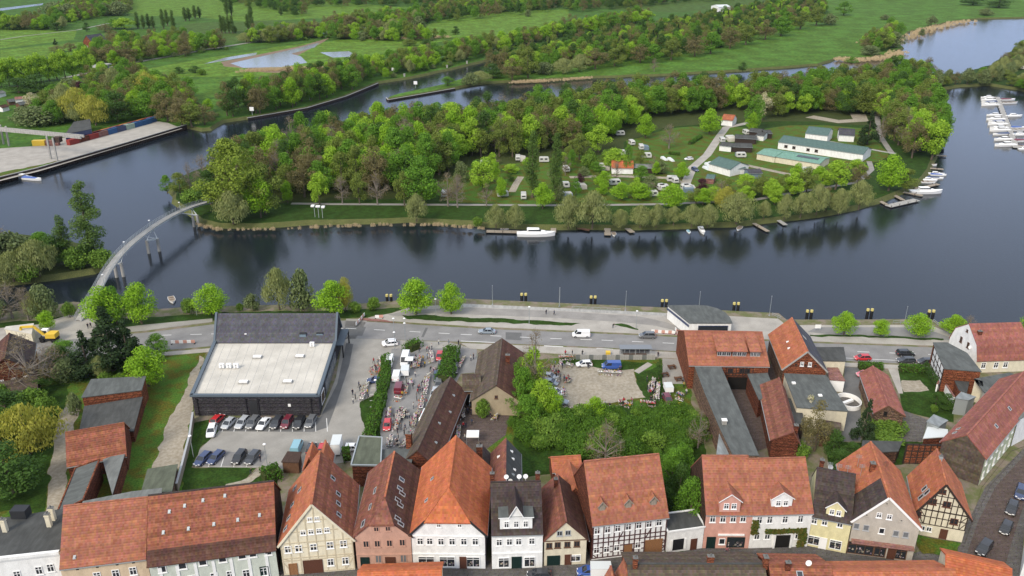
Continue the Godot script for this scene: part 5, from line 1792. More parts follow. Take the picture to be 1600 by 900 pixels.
	chimney(h.n, Vector3(1.0, 0, -5.8), 7.4, 9.8, .7, .7, "brick_orange")
	chimney(h.n, Vector3(13, 0, -6.6), 7.6, 9.4, 1.0, .6, "brick_orange")
	chimney(h.n, Vector3(21.5, 0, -6), 7.6, 9.8, .7, .9, "brick_orange")
	h = house("near_house", "red-brown roof with a skylight and white dish at the near side of the street", g(1207, 988), g(1302, 990), 11.5, 5.0, 8.2, {"rx": true, "wall": "brick_red", "roof": "roof_rust"})
	chimney(h.n, Vector3(2.6, 0, -5), 7, 9.4, .8, .6)
	dish(h.n, Vector3(6.0, 8.8, -5.6), .5)
	skylight(h, 1, 4.4, .75, .9, 1.2)
	h = house("near_house", "long bright orange roof at the near side of the street", g(1310, 992), g(1500, 990), 10.5, 4.6, 7.6, {"rx": true, "wall": "brick_red", "roof": "roof_orange"})
	h = house("near_house", "orange roof at the street corner below the small lawn", g(1466, 960), g(1566, 985), 9, 5.6, 8.2, {"rx": true, "wall": "ivory_wall", "roof": "roof_vivid"})
	n = block("white_house", "white house at the inner side of the curved street", PackedVector2Array([v2(g(1592, 905)), v2(g(1603, 830)), v2(g(1700, 800)), v2(g(1700, 905))]), 7.0, {"cat": "house", "wall": "white_wall", "roof": "roof_red"})
	h = house("near_house", "small orange gable beside the white van at the near kerb", g(972, 972), g(990, 972), 7, 4.2, 6.2, {"wall": "brick_red", "roof": "roof_red"})
	h = house("near_house", "narrow brick gable end of the mossy roof", g(950, 975), g(966, 975), 6, 4.0, 5.9, {"wall": "brick_red", "roof": "roof_red"})

func garden_wall(label: String, mat: String, q: Array, hh: float, cop := "concrete") -> void:
	var c := pxl(q)
	var n := thing("garden_wall", label, "wall", Vector3(c[0].x, 0, c[0].y))
	for i in c.size() - 1:
		var a := c[i] - c[0]
		var b := c[i + 1] - c[0]
		var m := MB.new()
		m.bar(Vector3(a.x, hh / 2, a.y), Vector3(b.x, hh / 2, b.y), .3, hh)
		part(n, "wall_panel", m.mesh(), M[mat])
		var k := MB.new()
		k.bar(Vector3(a.x, hh + .06, a.y), Vector3(b.x, hh + .06, b.y), .42, .12)
		part(n, "coping", k.mesh(), M[cop])

func mansard() -> void:
	var A := Vector3(113.5, 0, -178.6)
	var B := Vector3(126.6, 0, -179.4)
	var n := thing("mansard_house", "white and cream house with a weathered red mansard roof by the river", "house", A, atan2(-(B - A).z, (B - A).x))
	var w := A.distance_to(B)
	var d := 12.0
	var prof := [Vector2(0, 3.6), Vector2(1.3, 7.0), Vector2(d / 2, 10.4), Vector2(d - 1.3, 7.0), Vector2(d, 3.6)]
	for x in [0.0, w]:
		var e := MB.new()
		var q := [Vector3(x, -.2, 0), Vector3(x, -.2, -d)]
		for i in 5:
			q.append(Vector3(x, prof[4 - i].y, -prof[4 - i].x))
		e.face(q)
		part(n, "gable_wall", e.mesh(), M.white_wall)
	for z in [0.0, -d]:
		var e := MB.new()
		e.face([Vector3(0, -.2, z), Vector3(w, -.2, z), Vector3(w, 3.6, z), Vector3(0, 3.6, z)])
		part(n, "wall", e.mesh(), M.ivory_wall)
	for i in 4:
		var a: Vector2 = prof[i]
		var b: Vector2 = prof[i + 1]
		if i == 0:
			a += Vector2(-.3, -.4)
		if i == 3:
			b += Vector2(.3, -.4)
		var r := MB.new()
		r.slab([Vector3(-.1, a.y, -a.x), Vector3(w + .2, a.y, -a.x), Vector3(w + .2, b.y, -b.x), Vector3(-.1, b.y, -b.x)], Vector3(0, .18, 0))
		part(n, "roof_slope", r.mesh(), M.roof_smooth_red)
	var hs := HS.new()
	hs.n = n
	hs.w = w
	hs.d = d
	wins(hs, "f", [2.0, 5.2, 7.6], 1.2, 1.2, 1.6)
	wins(hs, "l", [4.5, 7.6], 4.6, .9, 1.5, "wood_brown", 1)
	wins(hs, "l", [6.0], 8.2, .7, .7, "wood_brown", 0)
	dish(n, Vector3(-.3, 5.4, -3.2), .45)
	chimney(n, Vector3(1.6, 0, -3.6), 7.6, 9.6, 1.0, .6)

func round_terrace() -> void:
	var c := zg("B2", 1056, 592)
	var n := thing("round_terrace", "round terrace enclosed by a thin white ring wall", "terrace", c)
	var w := MB.new()
	for i in 40:
		var a := TAU * i / 40
		var b := TAU * (i + 1) / 40
		for r in [2.6, 2.75]:
			w.face([Vector3(cos(a) * r, 0, sin(a) * r * 1.15), Vector3(cos(b) * r, 0, sin(b) * r * 1.15), Vector3(cos(b) * r, 1.1, sin(b) * r * 1.15), Vector3(cos(a) * r, 1.1, sin(a) * r * 1.15)])
		w.face([Vector3(cos(a) * 2.6, 1.1, sin(a) * 2.99), Vector3(cos(b) * 2.6, 1.1, sin(b) * 2.99), Vector3(cos(b) * 2.75, 1.1, sin(b) * 3.16), Vector3(cos(a) * 2.75, 1.1, sin(a) * 3.16)])
	part(n, "ring_wall", w.mesh(), M.white_paint)
	var f := MB.new()
	var q := PackedVector2Array()
	for i in 24:
		q.append(Vector2(cos(TAU * i / 24) * 2.55, sin(TAU * i / 24) * 2.9))
	f.flat(q, .06)
	part(n, "floor", f.mesh(), M.cobble_grey)
	box_part(n, "bench", Vector3(0, .06, -.4), Vector3(3.2, .5, .7), "white_paint", .5)

# ---- trees: a trunk with limbs, and a crown of leaf clumps spread over many uneven boughs
const KIND := {
	"maple": {"c": [[0.276, 0.470, 0.029], [0.191, 0.345, 0.024]], "n": 5440, "s": 0.33, "h": 11.0, "r": 4.4, "cb": 1.3, "b": 30, "rb": .40, "what": "bright green round maple"},
	"lime": {"c": [[0.320, 0.487, 0.041], [0.229, 0.376, 0.035]], "n": 4480, "s": 0.38, "h": 13.0, "r": 4.6, "cb": 1.5, "b": 22, "rb": .36, "what": "yellow-green broadleaf tree"},
	"oak": {"c": [[0.246, 0.326, 0.044], [0.176, 0.239, 0.036]], "n": 10400, "s": 0.51, "h": 24.0, "r": 9.0, "cb": 3.0, "b": 46, "rb": .24, "what": "broad yellow-green oak"},
	"green": {"c": [[0.146, 0.297, 0.029], [0.095, 0.205, 0.024]], "n": 4480, "s": 0.39, "h": 15.0, "r": 5.2, "cb": 1.8, "b": 22, "rb": .37, "what": "fresh green broadleaf tree"},
	"deep": {"c": [[0.074, 0.149, 0.027], [0.051, 0.102, 0.022]], "n": 4480, "s": 0.38, "h": 15.0, "r": 5.2, "cb": 1.5, "b": 22, "rb": .36, "what": "deep green leafy tree"},
	"olive": {"c": [[0.193, 0.243, 0.046], [0.138, 0.188, 0.039]], "n": 4160, "s": 0.38, "h": 15.0, "r": 5.2, "cb": 1.8, "b": 24, "rb": .33, "what": "olive green tree in young leaf"},
	"brown": {"c": [[0.201, 0.174, 0.071], [0.148, 0.128, 0.059]], "n": 3680, "s": 0.33, "h": 15.0, "r": 5.2, "cb": 1.8, "b": 28, "rb": .30, "what": "brownish tree just coming into leaf"},
	"bare": {"c": [[0.271, 0.205, 0.117], [0.191, 0.152, 0.083]], "n": 1430, "s": 0.28, "h": 13.0, "r": 4.8, "cb": 1.8, "b": 26, "rb": .32, "twig": true, "what": "nearly bare grey-brown tree"},
	"willow": {"c": [[0.304, 0.330, 0.131], [0.229, 0.262, 0.097]], "n": 5120, "s": 0.31, "h": 10.0, "r": 5.0, "cb": 1.2, "b": 30, "rb": .38, "droop": true, "what": "silvery grey-green willow"},
	"gold": {"c": [[0.430, 0.408, 0.076], [0.317, 0.314, 0.062]], "n": 5120, "s": 0.31, "h": 11.0, "r": 5.2, "cb": 1.2, "b": 28, "rb": .38, "droop": true, "what": "golden green weeping willow"},
	"poplar": {"c": [[0.113, 0.189, 0.039], [0.083, 0.140, 0.032]], "n": 7000, "s": 0.34, "h": 26.0, "r": 3.0, "cb": 2.0, "b": 34, "rb": .62, "col": true, "what": "tall columnar poplar"},
	"bigpoplar": {"c": [[0.132, 0.213, 0.047], [0.098, 0.157, 0.037]], "n": 8320, "s": 0.39, "h": 28.0, "r": 6.6, "cb": 1.8, "b": 44, "rb": .30, "col": true, "what": "broad tall poplar"},
	"conifer": {"c": [[0.039, 0.072, 0.024], [0.028, 0.048, 0.020]], "n": 4160, "s": 0.34, "h": 13.0, "r": 3.6, "cb": .6, "b": 34, "rb": .34, "cone": true, "what": "dark conifer"},
	"thuja": {"c": [[0.068, 0.138, 0.030], [0.048, 0.097, 0.024]], "n": 990, "s": 0.18, "h": 5.0, "r": .95, "cb": .1, "b": 14, "rb": .6, "col": true, "what": "slim evergreen"},
	"blossom": {"c": [[0.724, 0.627, 0.497], [0.276, 0.297, 0.097]], "n": 2880, "s": 0.26, "h": 8.0, "r": 3.4, "cb": 1.5, "b": 20, "rb": .36, "what": "white blossoming tree"},
	"plum": {"c": [[0.103, 0.039, 0.048], [0.068, 0.028, 0.036]], "n": 2240, "s": 0.28, "h": 6.0, "r": 3.0, "cb": .8, "b": 18, "rb": .38, "what": "dark red plum tree"},
	"bush": {"c": [[0.172, 0.282, 0.039], [0.103, 0.188, 0.029]], "n": 2080, "s": 0.26, "h": 3.0, "r": 2.2, "cb": .1, "b": 16, "rb": .42, "what": "green bush"},
	"scrub": {"c": [[0.102, 0.207, 0.021], [0.060, 0.129, 0.017]], "n": 2400, "s": 0.21, "h": 2.8, "r": 2.6, "cb": .0, "b": 18, "rb": .40, "what": "bright green scrub"},
	"greybush": {"c": [[0.192, 0.243, 0.097], [0.131, 0.165, 0.068]], "n": 2080, "s": 0.28, "h": 4.0, "r": 2.6, "cb": .1, "b": 18, "rb": .40, "what": "grey-green bush"},
}
var tree_mesh := {}

func make_tree_mesh(kind: String, sd: int) -> Array:
	var key := "%s%d" % [kind, sd]
	if tree_mesh.has(key):
		return tree_mesh[key]
	var k: Dictionary = KIND[kind]
	var r := RandomNumberGenerator.new()
	r.seed = hash(key)
	var H: float = k.h
	var R: float = k.r
	var cb: float = k.cb
	var mid := (H + cb) / 2
	var hv := (H - cb) / 2
	var bl := []
	for i in k.b:
		var c: Vector3
		var rad: float = R * k.rb * r.randf_range(.7, 1.25)
		if k.has("col"):
			var t: float = (i + r.randf()) / k.b
			var prof := sin(PI * pow(clampf(t * .94 + .05, 0, 1), .75)) * .85 + .12
			var a := r.randf() * TAU
			c = Vector3(cos(a), 0, sin(a)) * R * prof * r.randf_range(.1, .62) + Vector3(0, lerpf(cb + rad * .6, H - rad * .7, t), 0)
			rad *= prof * .55 + .5
		elif k.has("cone"):
			var t: float = (i + r.randf()) / k.b
			var a := r.randf() * TAU
			rad *= lerpf(1.1, .35, t)
			c = Vector3(cos(a), 0, sin(a)) * maxf(R * (1 - t) - rad * .6, 0) + Vector3(0, lerpf(cb + rad * .5, H - rad * .5, t), 0)
		else:
			# boughs spread over an egg that is broadest below its middle
			var t: float = pow(r.randf(), 1.15)
			var prof := pow(maxf(sin(PI * clampf(t * .80 + .20, 0, 1)), 0.0), .7)
			var a: float = i * 2.399 + r.randf() * .8
			var q := r.randf_range(.62, 1.0) if i > k.b / 6 else r.randf_range(0, .3)
			c = Vector3(cos(a), 0, sin(a)) * maxf(R * prof - rad * .55, 0) * q + Vector3(0, lerpf(cb + rad * .7, H - rad * .85, t), 0)
		bl.append([c, rad])
	var m := MB.new()
	m.colored = true
	var c0 := Color(k.c[0][0], k.c[0][1], k.c[0][2])
	var c1 := Color(k.c[1][0], k.c[1][1], k.c[1][2])
	var tot := 0.0
	for b in bl:
		tot += b[1] * b[1]
	for b in bl:
		var nb := int(k.n * b[1] * b[1] / tot)
		for i in nb:
			var d := Vector3(r.randfn(), r.randfn() + .15, r.randfn()).normalized()
			var p: Vector3 = b[0] + d * b[1] * r.randf_range(.62, 1.06) * Vector3(1, .85, 1)
			if p.y < cb * .7:
				continue
			var nn := (d * .75 + Vector3(r.randfn(), r.randfn(), r.randfn()) * .5 + Vector3(0, .25, 0)).normalized()
			var t := nn.cross(Vector3(r.randfn(), r.randfn(), r.randfn())).normalized()
			var s: float = k.s * r.randf_range(.55, 1.25)
			var u := nn.cross(t) * s * r.randf_range(.35, .6)
			t *= s * r.randf_range(.5, .75)
			if k.has("droop"):
				t = Vector3(t.x * .35, -s * 1.0, t.z * .35)
				u = t.cross(d).normalized() * s * .33
			if k.has("twig"):
				u *= .3
				t *= 1.5
			m.c = c0.lerp(c1, r.randf()) * r.randf_range(.85, 1.15)
			m.p.append_array(PackedVector3Array([p - t, p + u, p + t, p - t, p + t, p - u]))
			for j in 6:
				m.uv.append(Vector2.ZERO)
				m.col.append(m.c)
	var tr := MB.new()
	var tr_r := H * .016 + .06
	var top := cb + (H - cb) * (.75 if k.has("col") or k.has("cone") else .5)
	var bend := Vector3(r.randf_range(-.3, .3), 0, r.randf_range(-.3, .3))
	tr.tube(Vector3.ZERO, Vector3(0, cb, 0) + bend * .5, tr_r * 1.25, tr_r, 7, false)
	tr.tube(Vector3(0, cb, 0) + bend * .5, Vector3(0, top, 0) + bend, tr_r, tr_r * .35, 6, false)
	for i in (bl.size() if k.has("twig") else mini(9, bl.size())):
		var b: Array = bl[i]
		var fr: float = clampf((b[0].y - cb) / maxf(top - cb, .1) * .6, 0, .9)
		var st := (Vector3(0, cb, 0) + bend * .5).lerp(Vector3(0, top, 0) + bend, fr)
		tr.tube(st, b[0], tr_r * .45, tr_r * .12, 4, false)
		if k.has("twig"):
			for j in 7:
				var e: Vector3 = b[0] + Vector3(r.randfn(), r.randfn() + .5, r.randfn()).normalized() * b[1]
				tr.tube(b[0], e, .05, .02, 3, false)
	tree_mesh[key] = [m.mesh(), tr.mesh()]
	return tree_mesh[key]

func height_of(base: Vector3, v: float) -> float:
	var lo := 0.0
	var hi := 60.0
	for i in 30:
		var t := (lo + hi) / 2
		if proj_v(base + Vector3(0, t, 0)) > v:
			lo = t
		else:
			hi = t
	return lo

var tree_i := 0

func size_word(hh: float, w: float) -> String:
	var a := "low " if hh < 4.5 else "small " if hh < 8 else "" if hh < 13 else "tall " if hh < 19 else "very tall "
	var r := w / hh
	return a + ("slim " if r < .55 else "" if r < .95 else "wide ")

# a tree standing at a point; hh its height, wr its width in metres (0: as its kind grows)
func tree_at(kind: String, at: Vector3, hh: float, wr := 0.0, where := "", group := "", label := "") -> Node3D:
	var k: Dictionary = KIND[kind]
	tree_i += 1
	var ms := make_tree_mesh(kind, tree_i % 3)
	var sy: float = hh / k.h
	var sx: float = sy if wr <= 0 else wr / 2 / k.r
	var nm: String = {"willow": "willow_tree", "gold": "willow_tree", "poplar": "poplar_tree", "bigpoplar": "poplar_tree", "conifer": "conifer_tree", "thuja": "thuja", "bush": "bush", "greybush": "bush", "plum": "plum_tree", "blossom": "blossom_tree"}.get(kind, {"brown": "budding_tree", "bare": "bare_tree", "maple": "maple_tree", "olive": "young_leaf_tree"}.get(kind, "leafy_tree"))
	var cat := "bush" if nm == "bush" else "tree"
	var o := thing(nm, label if label else size_word(hh, wr if wr > 0 else k.r * 2 * sy) + k.what + " " + where, cat, at, fmod(tree_i * 2.399, TAU), group)
	o.scale = Vector3(sx, sy, sx)
	part(o, "crown" if cat == "tree" else "foliage", ms[0], M.leaf)
	part(o, "trunk" if cat == "tree" else "stems", ms[1], M.bark_grey if kind == "bare" else M.bark)
	return o

func tp(kind: String, u: float, vb: float, vt: float, w: float, where: String, group := "", label := "") -> void:
	var b := g(u, vb)
	var hh := height_of(b, vt)
	tree_at(kind, b, hh, w * (CAMH / (F * ST + ((vb + vt) / 2 - 450.0) * CT)) * .98, where, group, label)

func spread(q: PackedVector2Array, gap: float, sd: int) -> PackedVector2Array:
	# jittered points inside a polygon
	var r := RandomNumberGenerator.new()
	r.seed = sd
	var lo := q[0]
	var hi := q[0]
	for v in q:
		lo = lo.min(v)
		hi = hi.max(v)
	var out := PackedVector2Array()
	var y := lo.y
	while y < hi.y:
		var x := lo.x
		while x < hi.x:
			var p := Vector2(x, y) + Vector2(r.randf_range(-.42, .42), r.randf_range(-.42, .42)) * gap
			if Geometry2D.is_point_in_polygon(p, q):
				out.append(p)
			x += gap
		y += gap
	return out

func wood(called: String, label: String, pts: Array, meshes: Array, scale0: float, scale1: float) -> void:
	# many trees that nobody could count: one mass
	var sel := []
	for i in meshes.size():
		sel.append([])
	for i in pts.size():
		sel[i % meshes.size()].append(pts[i])
	for i in meshes.size():
		if sel[i].is_empty():
			continue
		var mm := MultiMesh.new()
		mm.transform_format = MultiMesh.TRANSFORM_3D
		mm.mesh = make_tree_mesh(meshes[i][0], meshes[i][1])[0]
		mm.instance_count = sel[i].size()
		for j in sel[i].size():
			var s := rf(scale0, scale1)
			var p: Vector2 = sel[i][j]
			mm.set_instance_transform(j, Transform3D(Basis(Vector3.UP, rf(0, TAU)).scaled(Vector3(s * rf(.9, 1.2), s, s * rf(.9, 1.2))), Vector3(p.x, 0, p.y)))
		var o := MultiMeshInstance3D.new()
		o.name = numbered(called)
		o.multimesh = mm
		o.material_override = M.leaf
		add_child(o)
		tag(o, label, "wood", "", "stuff")

func pick(ws: Array) -> String:
	var s := 0.0
	for w in ws:
		s += w[1]
	var x := rng.randf() * s
	for w in ws:
		x -= w[1]
		if x <= 0:
			return w[0]
	return ws[0][0]

func make_trees() -> void:
	var pr := "trees on the promenade"
	for t in [["maple", 650, 492, 432, 58], ["maple", 705, 491, 440, 44], ["maple", 1318, 524, 486, 42], ["maple", 1376, 525, 498, 31], ["maple", 1434, 525, 489, 44], ["maple", 1488, 524, 491, 40], ["maple", 1606, 528, 478, 30]]:
		tp(t[0], t[1], t[2], t[3], t[4], "on the quay verge", pr)
	var rb := "trees on the river bank lawn"
	for t in [["maple", 333, 492, 442, 54], ["maple", 521, 492, 437, 58], ["maple", 222, 506, 438, 52], ["maple", 165, 510, 446, 62], ["green", 183, 506, 444, 44]]:
		tp(t[0], t[1], t[2], t[3], t[4], "on the river bank lawn", rb)
	tp("willow", 437, 484, 417, 50, "behind the supermarket, at the water's edge", "", "tall yellowish willow at the water's edge behind the supermarket")
	tp("greybush", 474, 484, 418, 44, "", "", "tall grey-green willow bush beside the yellowish willow")
	for t in [["bush", 295, 489, 465, 25], ["greybush", 395, 486, 458, 27], ["bush", 585, 484, 463, 24], ["bush", 375, 486, 473, 12], ["bush", 555, 487, 470, 22], ["gold", 540, 486, 428, 30], ["greybush", 330, 490, 478, 20]]:
		tp(t[0], t[1], t[2], t[3], t[4], "on the river bank", "bushes on the river bank")
	for t in [["bare", 20, 497, 440, 62], ["greybush", 70, 498, 442, 48], ["bare", 45, 500, 446, 40], ["greybush", -10, 505, 460, 50], ["willow", 60, 495, 452, 46], ["bush", 110, 496, 470, 20]]:
		tp(t[0], t[1], t[2], t[3], t[4], "beside the bridge ramp", "shrubs beside the bridge ramp")
	tp("maple", 76, 516, 484, 30, "", "", "small round tree beside the excavator")
	# gardens on the left
	tp("conifer", 178, 578, 478, 92, "", "", "broad black-green yew by the road")
	tp("conifer", 140, 585, 515, 60, "", "", "dark spreading yew branch mass beside the brick wall")
	tp("conifer", 205, 575, 500, 60, "", "", "dark yew next to the bright maple")
	tp("maple", 232, 604, 540, 62, "", "", "bright green maple at the top of the grass strip")
	tp("willow", 160, 594, 556, 36, "", "", "small weeping tree in front of the yew")
	tp("green", 248, 560, 519, 36, "", "", "small green tree between yew and road")
	tp("bare", 52, 612, 520, 92, "", "", "large bare russet tree in the garden on the left")
	tp("bare", 85, 590, 535, 60, "", "", "bare branching tree in front of the road junction")
	tp("gold", 48, 708, 634, 118, "", "", "wide golden willow in the left garden")
	for t in [["deep", 12, 650, 610, 70], ["bush", 50, 640, 608, 50], ["deep", 20, 770, 690, 110], ["deep", -10, 720, 660, 90], ["bush", 75, 655, 620, 40], ["greybush", 120, 650, 612, 26], ["bush", 5, 630, 600, 40], ["deep", 95, 575, 540, 50], ["green", 100, 560, 530, 44], ["bush", 165, 600, 580, 26], ["bush", 190, 600, 582, 24], ["greybush", 105, 592, 560, 50], ["deep", 60, 615, 590, 50], ["deep", 35, 665, 630, 60], ["deep", 70, 680, 650, 44]]:
		tp(t[0], t[1], t[2], t[3], t[4], "in the overgrown left garden", "garden growth on the left")
	# market lot and scrub
	tp("bare", 836, 622, 512, 58, "", "", "tall thin tree in first leaf beside the barn")
	tp("lime", 832, 618, 540, 44, "", "", "yellow-green young tree beside the barn")
	for t in [["green", 818, 640, 570, 44], ["lime", 848, 648, 588, 44], ["green", 815, 612, 555, 34], ["green", 826, 660, 615, 50], ["maple", 862, 650, 605, 36], ["green", 800, 645, 610, 36], ["maple", 928, 655, 618, 34], ["bush", 755, 650, 622, 26], ["bush", 790, 640, 618, 24]]:
		tp(t[0], t[1], t[2], t[3], t[4], "beside the barn's yard", "young trees beside the barn")
	tp("bare", 945, 735, 655, 66, "", "", "bare grey shrub tree in the green scrub")
	tp("bare", 1090, 700, 640, 40, "", "", "bare creeper against the long crumbling wall")
	for t in [["green", 1076, 822, 740, 54], ["deep", 1060, 790, 720, 50], ["green", 1048, 770, 700, 50], ["green", 1062, 745, 690, 44], ["deep", 1040, 810, 760, 40]]:
		tp(t[0], t[1], t[2], t[3], t[4], "in the gap beside the pink house", "trees in the gap beside the pink house")
	tp("thuja", 1029, 592, 558, 13, "", "", "pointed evergreen beside the beer garden")
	tp("conifer", 1348, 692, 622, 38, "", "", "slender spruce between the barn and the cream house")
	tp("blossom", 1262, 655, 616, 34, "", "", "white blossoming shrub against the cream flat-roofed house")
	for t in [["brown", 1272, 705, 625, 54], ["deep", 1300, 715, 670, 40], ["bush", 1250, 715, 690, 30], ["deep", 1330, 720, 690, 34], ["bush", 1385, 672, 655, 60], ["deep", 1478, 640, 614, 30], ["deep", 1462, 632, 612, 24], ["bush", 1458, 644, 632, 14], ["bush", 1385, 690, 676, 50], ["deep", 1310, 735, 700, 40]]:
		tp(t[0], t[1], t[2], t[3], t[4], "in the gardens behind the street", "garden shrubs behind the street")
	for i in 7:
		tp("thuja", 1445 + 3.0 * i, 578 + 4.6 * i, 565 + 4.2 * i - 2, 10, "in the row along the timbered house", "thuja row along the timbered house")
	tp("bare", 1510, 527, 492, 30, "", "", "bare shrub behind the mansard house")
	var sc := spread(pxl([812, 648, 862, 645, 940, 640, 1010, 648, 1080, 645, 1098, 690, 1062, 720, 1035, 760, 1030, 800, 1020, 712, 905, 722, 900, 700, 815, 700, 800, 668]), 2.5, 5)
	wood("scrub", "dense bright green scrub covering the lot behind the houses", Array(sc), [["scrub", 0], ["scrub", 1], ["bush", 2], ["scrub", 2], ["scrub", 0]], .45, 1.4)
	hedge("clipped green hedge between car park and market yard", [606, 562, 600, 600, 594, 630, 583, 668, 576, 690], 2.6, 2.0)
	hedge("short bushy hedge at the market yard corner", [640, 543, 650, 548], 5.0, 2.2)
	hedge("tall hedge beside the red market car", [706, 552, 704, 565, 698, 590, 692, 600], 4.0, 2.6)
	hedge("low green hedge along the road in front of the red-roofed barn", [1341, 576, 1378, 577], 2.2, 1.7)
	hedge("low green hedge along the road beside the timbered house", [1405, 579, 1442, 581], 2.2, 1.7)
	hedge("rounded dark hedge at the foot of the brick barn", [1368, 675, 1402, 676], 1.6, 1.6)
	hedge("leafy shrub row beside the white van and the felt-roofed shed", [536, 718, 548, 716], 3.0, 2.4)
	hedge("shrubs beside the dirt path at the car park", [412, 752, 438, 742], 4.0, 2.4)
	# islet
	tp("bigpoplar", 146, 408, 277, 66, "", "", "tall broad poplar beside the foot bridge")
	tp("poplar", 106, 410, 333, 26, "", "", "pointed poplar beside the tall broad poplar")
	for t in [["greybush", 30, 425, 362, 70], ["willow", 62, 432, 372, 60], ["deep", 85, 415, 368, 60], ["greybush", 0, 432, 350, 60], ["willow", 22, 440, 392, 54], ["bush", 160, 418, 388, 40], ["bush", 120, 418, 385, 44], ["green", 70, 408, 362, 50], ["greybush", -25, 440, 365, 60], ["bare", 10, 420, 348, 56], ["bush", 45, 437, 405, 44], ["deep", 135, 415, 380, 36]]:
		tp(t[0], t[1], t[2], t[3], t[4], "on the wooded islet", "growth on the islet")
	island_trees()
	far_trees()

func hedge(label: String, q: Array, w: float, hh: float) -> void:
	var c := pxl(q)
	var o := thing("hedge", label, "hedge", Vector3(c[0].x, 0, c[0].y))
	var m := MB.new()
	m.colored = true
	var r := RandomNumberGenerator.new()
	r.seed = hash(label)
	for i in c.size() - 1:
		var l := c[i].distance_to(c[i + 1])
		var nn := (c[i + 1] - c[i]).orthogonal().normalized()
		for j in int(l * (w + 2 * hh) * 16):
			var t := r.randf()
			var a := r.randf_range(-1, 1)
			var y := sqrt(maxf(0, 1 - a * a * a * a)) * hh
			if r.randf() < .4:
				y *= r.randf()
				a = signf(a) * r.randf_range(.85, 1.05)
			var p2 := c[i].lerp(c[i + 1], t) - c[0] + nn * a * w / 2 * (1 + .12 * sin(t * 9))
			var p := Vector3(p2.x, y * r.randf_range(.9, 1.08), p2.y)
			var s := r.randf_range(.1, .24)
			var x := Vector3(r.randfn(), r.randfn(), r.randfn()).normalized() * s
			var z := x.cross(Vector3(r.randfn(), r.randfn(), r.randfn())).normalized() * s
			var cc := Color(.09, .20, .022).lerp(Color(.05, .11, .02), r.randf())
			m.p.append_array(PackedVector3Array([p - x, p + z, p + x, p - x, p + x, p - z]))
			for u in 6:
				m.uv.append(Vector2.ZERO)
				m.col.append(cc)
	part(o, "foliage", m.mesh(), M.leaf)
	var core := MB.new()
	for i in c.size() - 1:
		var a := c[i] - c[0]
		var b := c[i + 1] - c[0]
		core.bar(Vector3(a.x, hh * .4, a.y), Vector3(b.x, hh * .4, b.y), w * .6, hh * .8)
	part(o, "branches", core.mesh(), M.forest_floor)

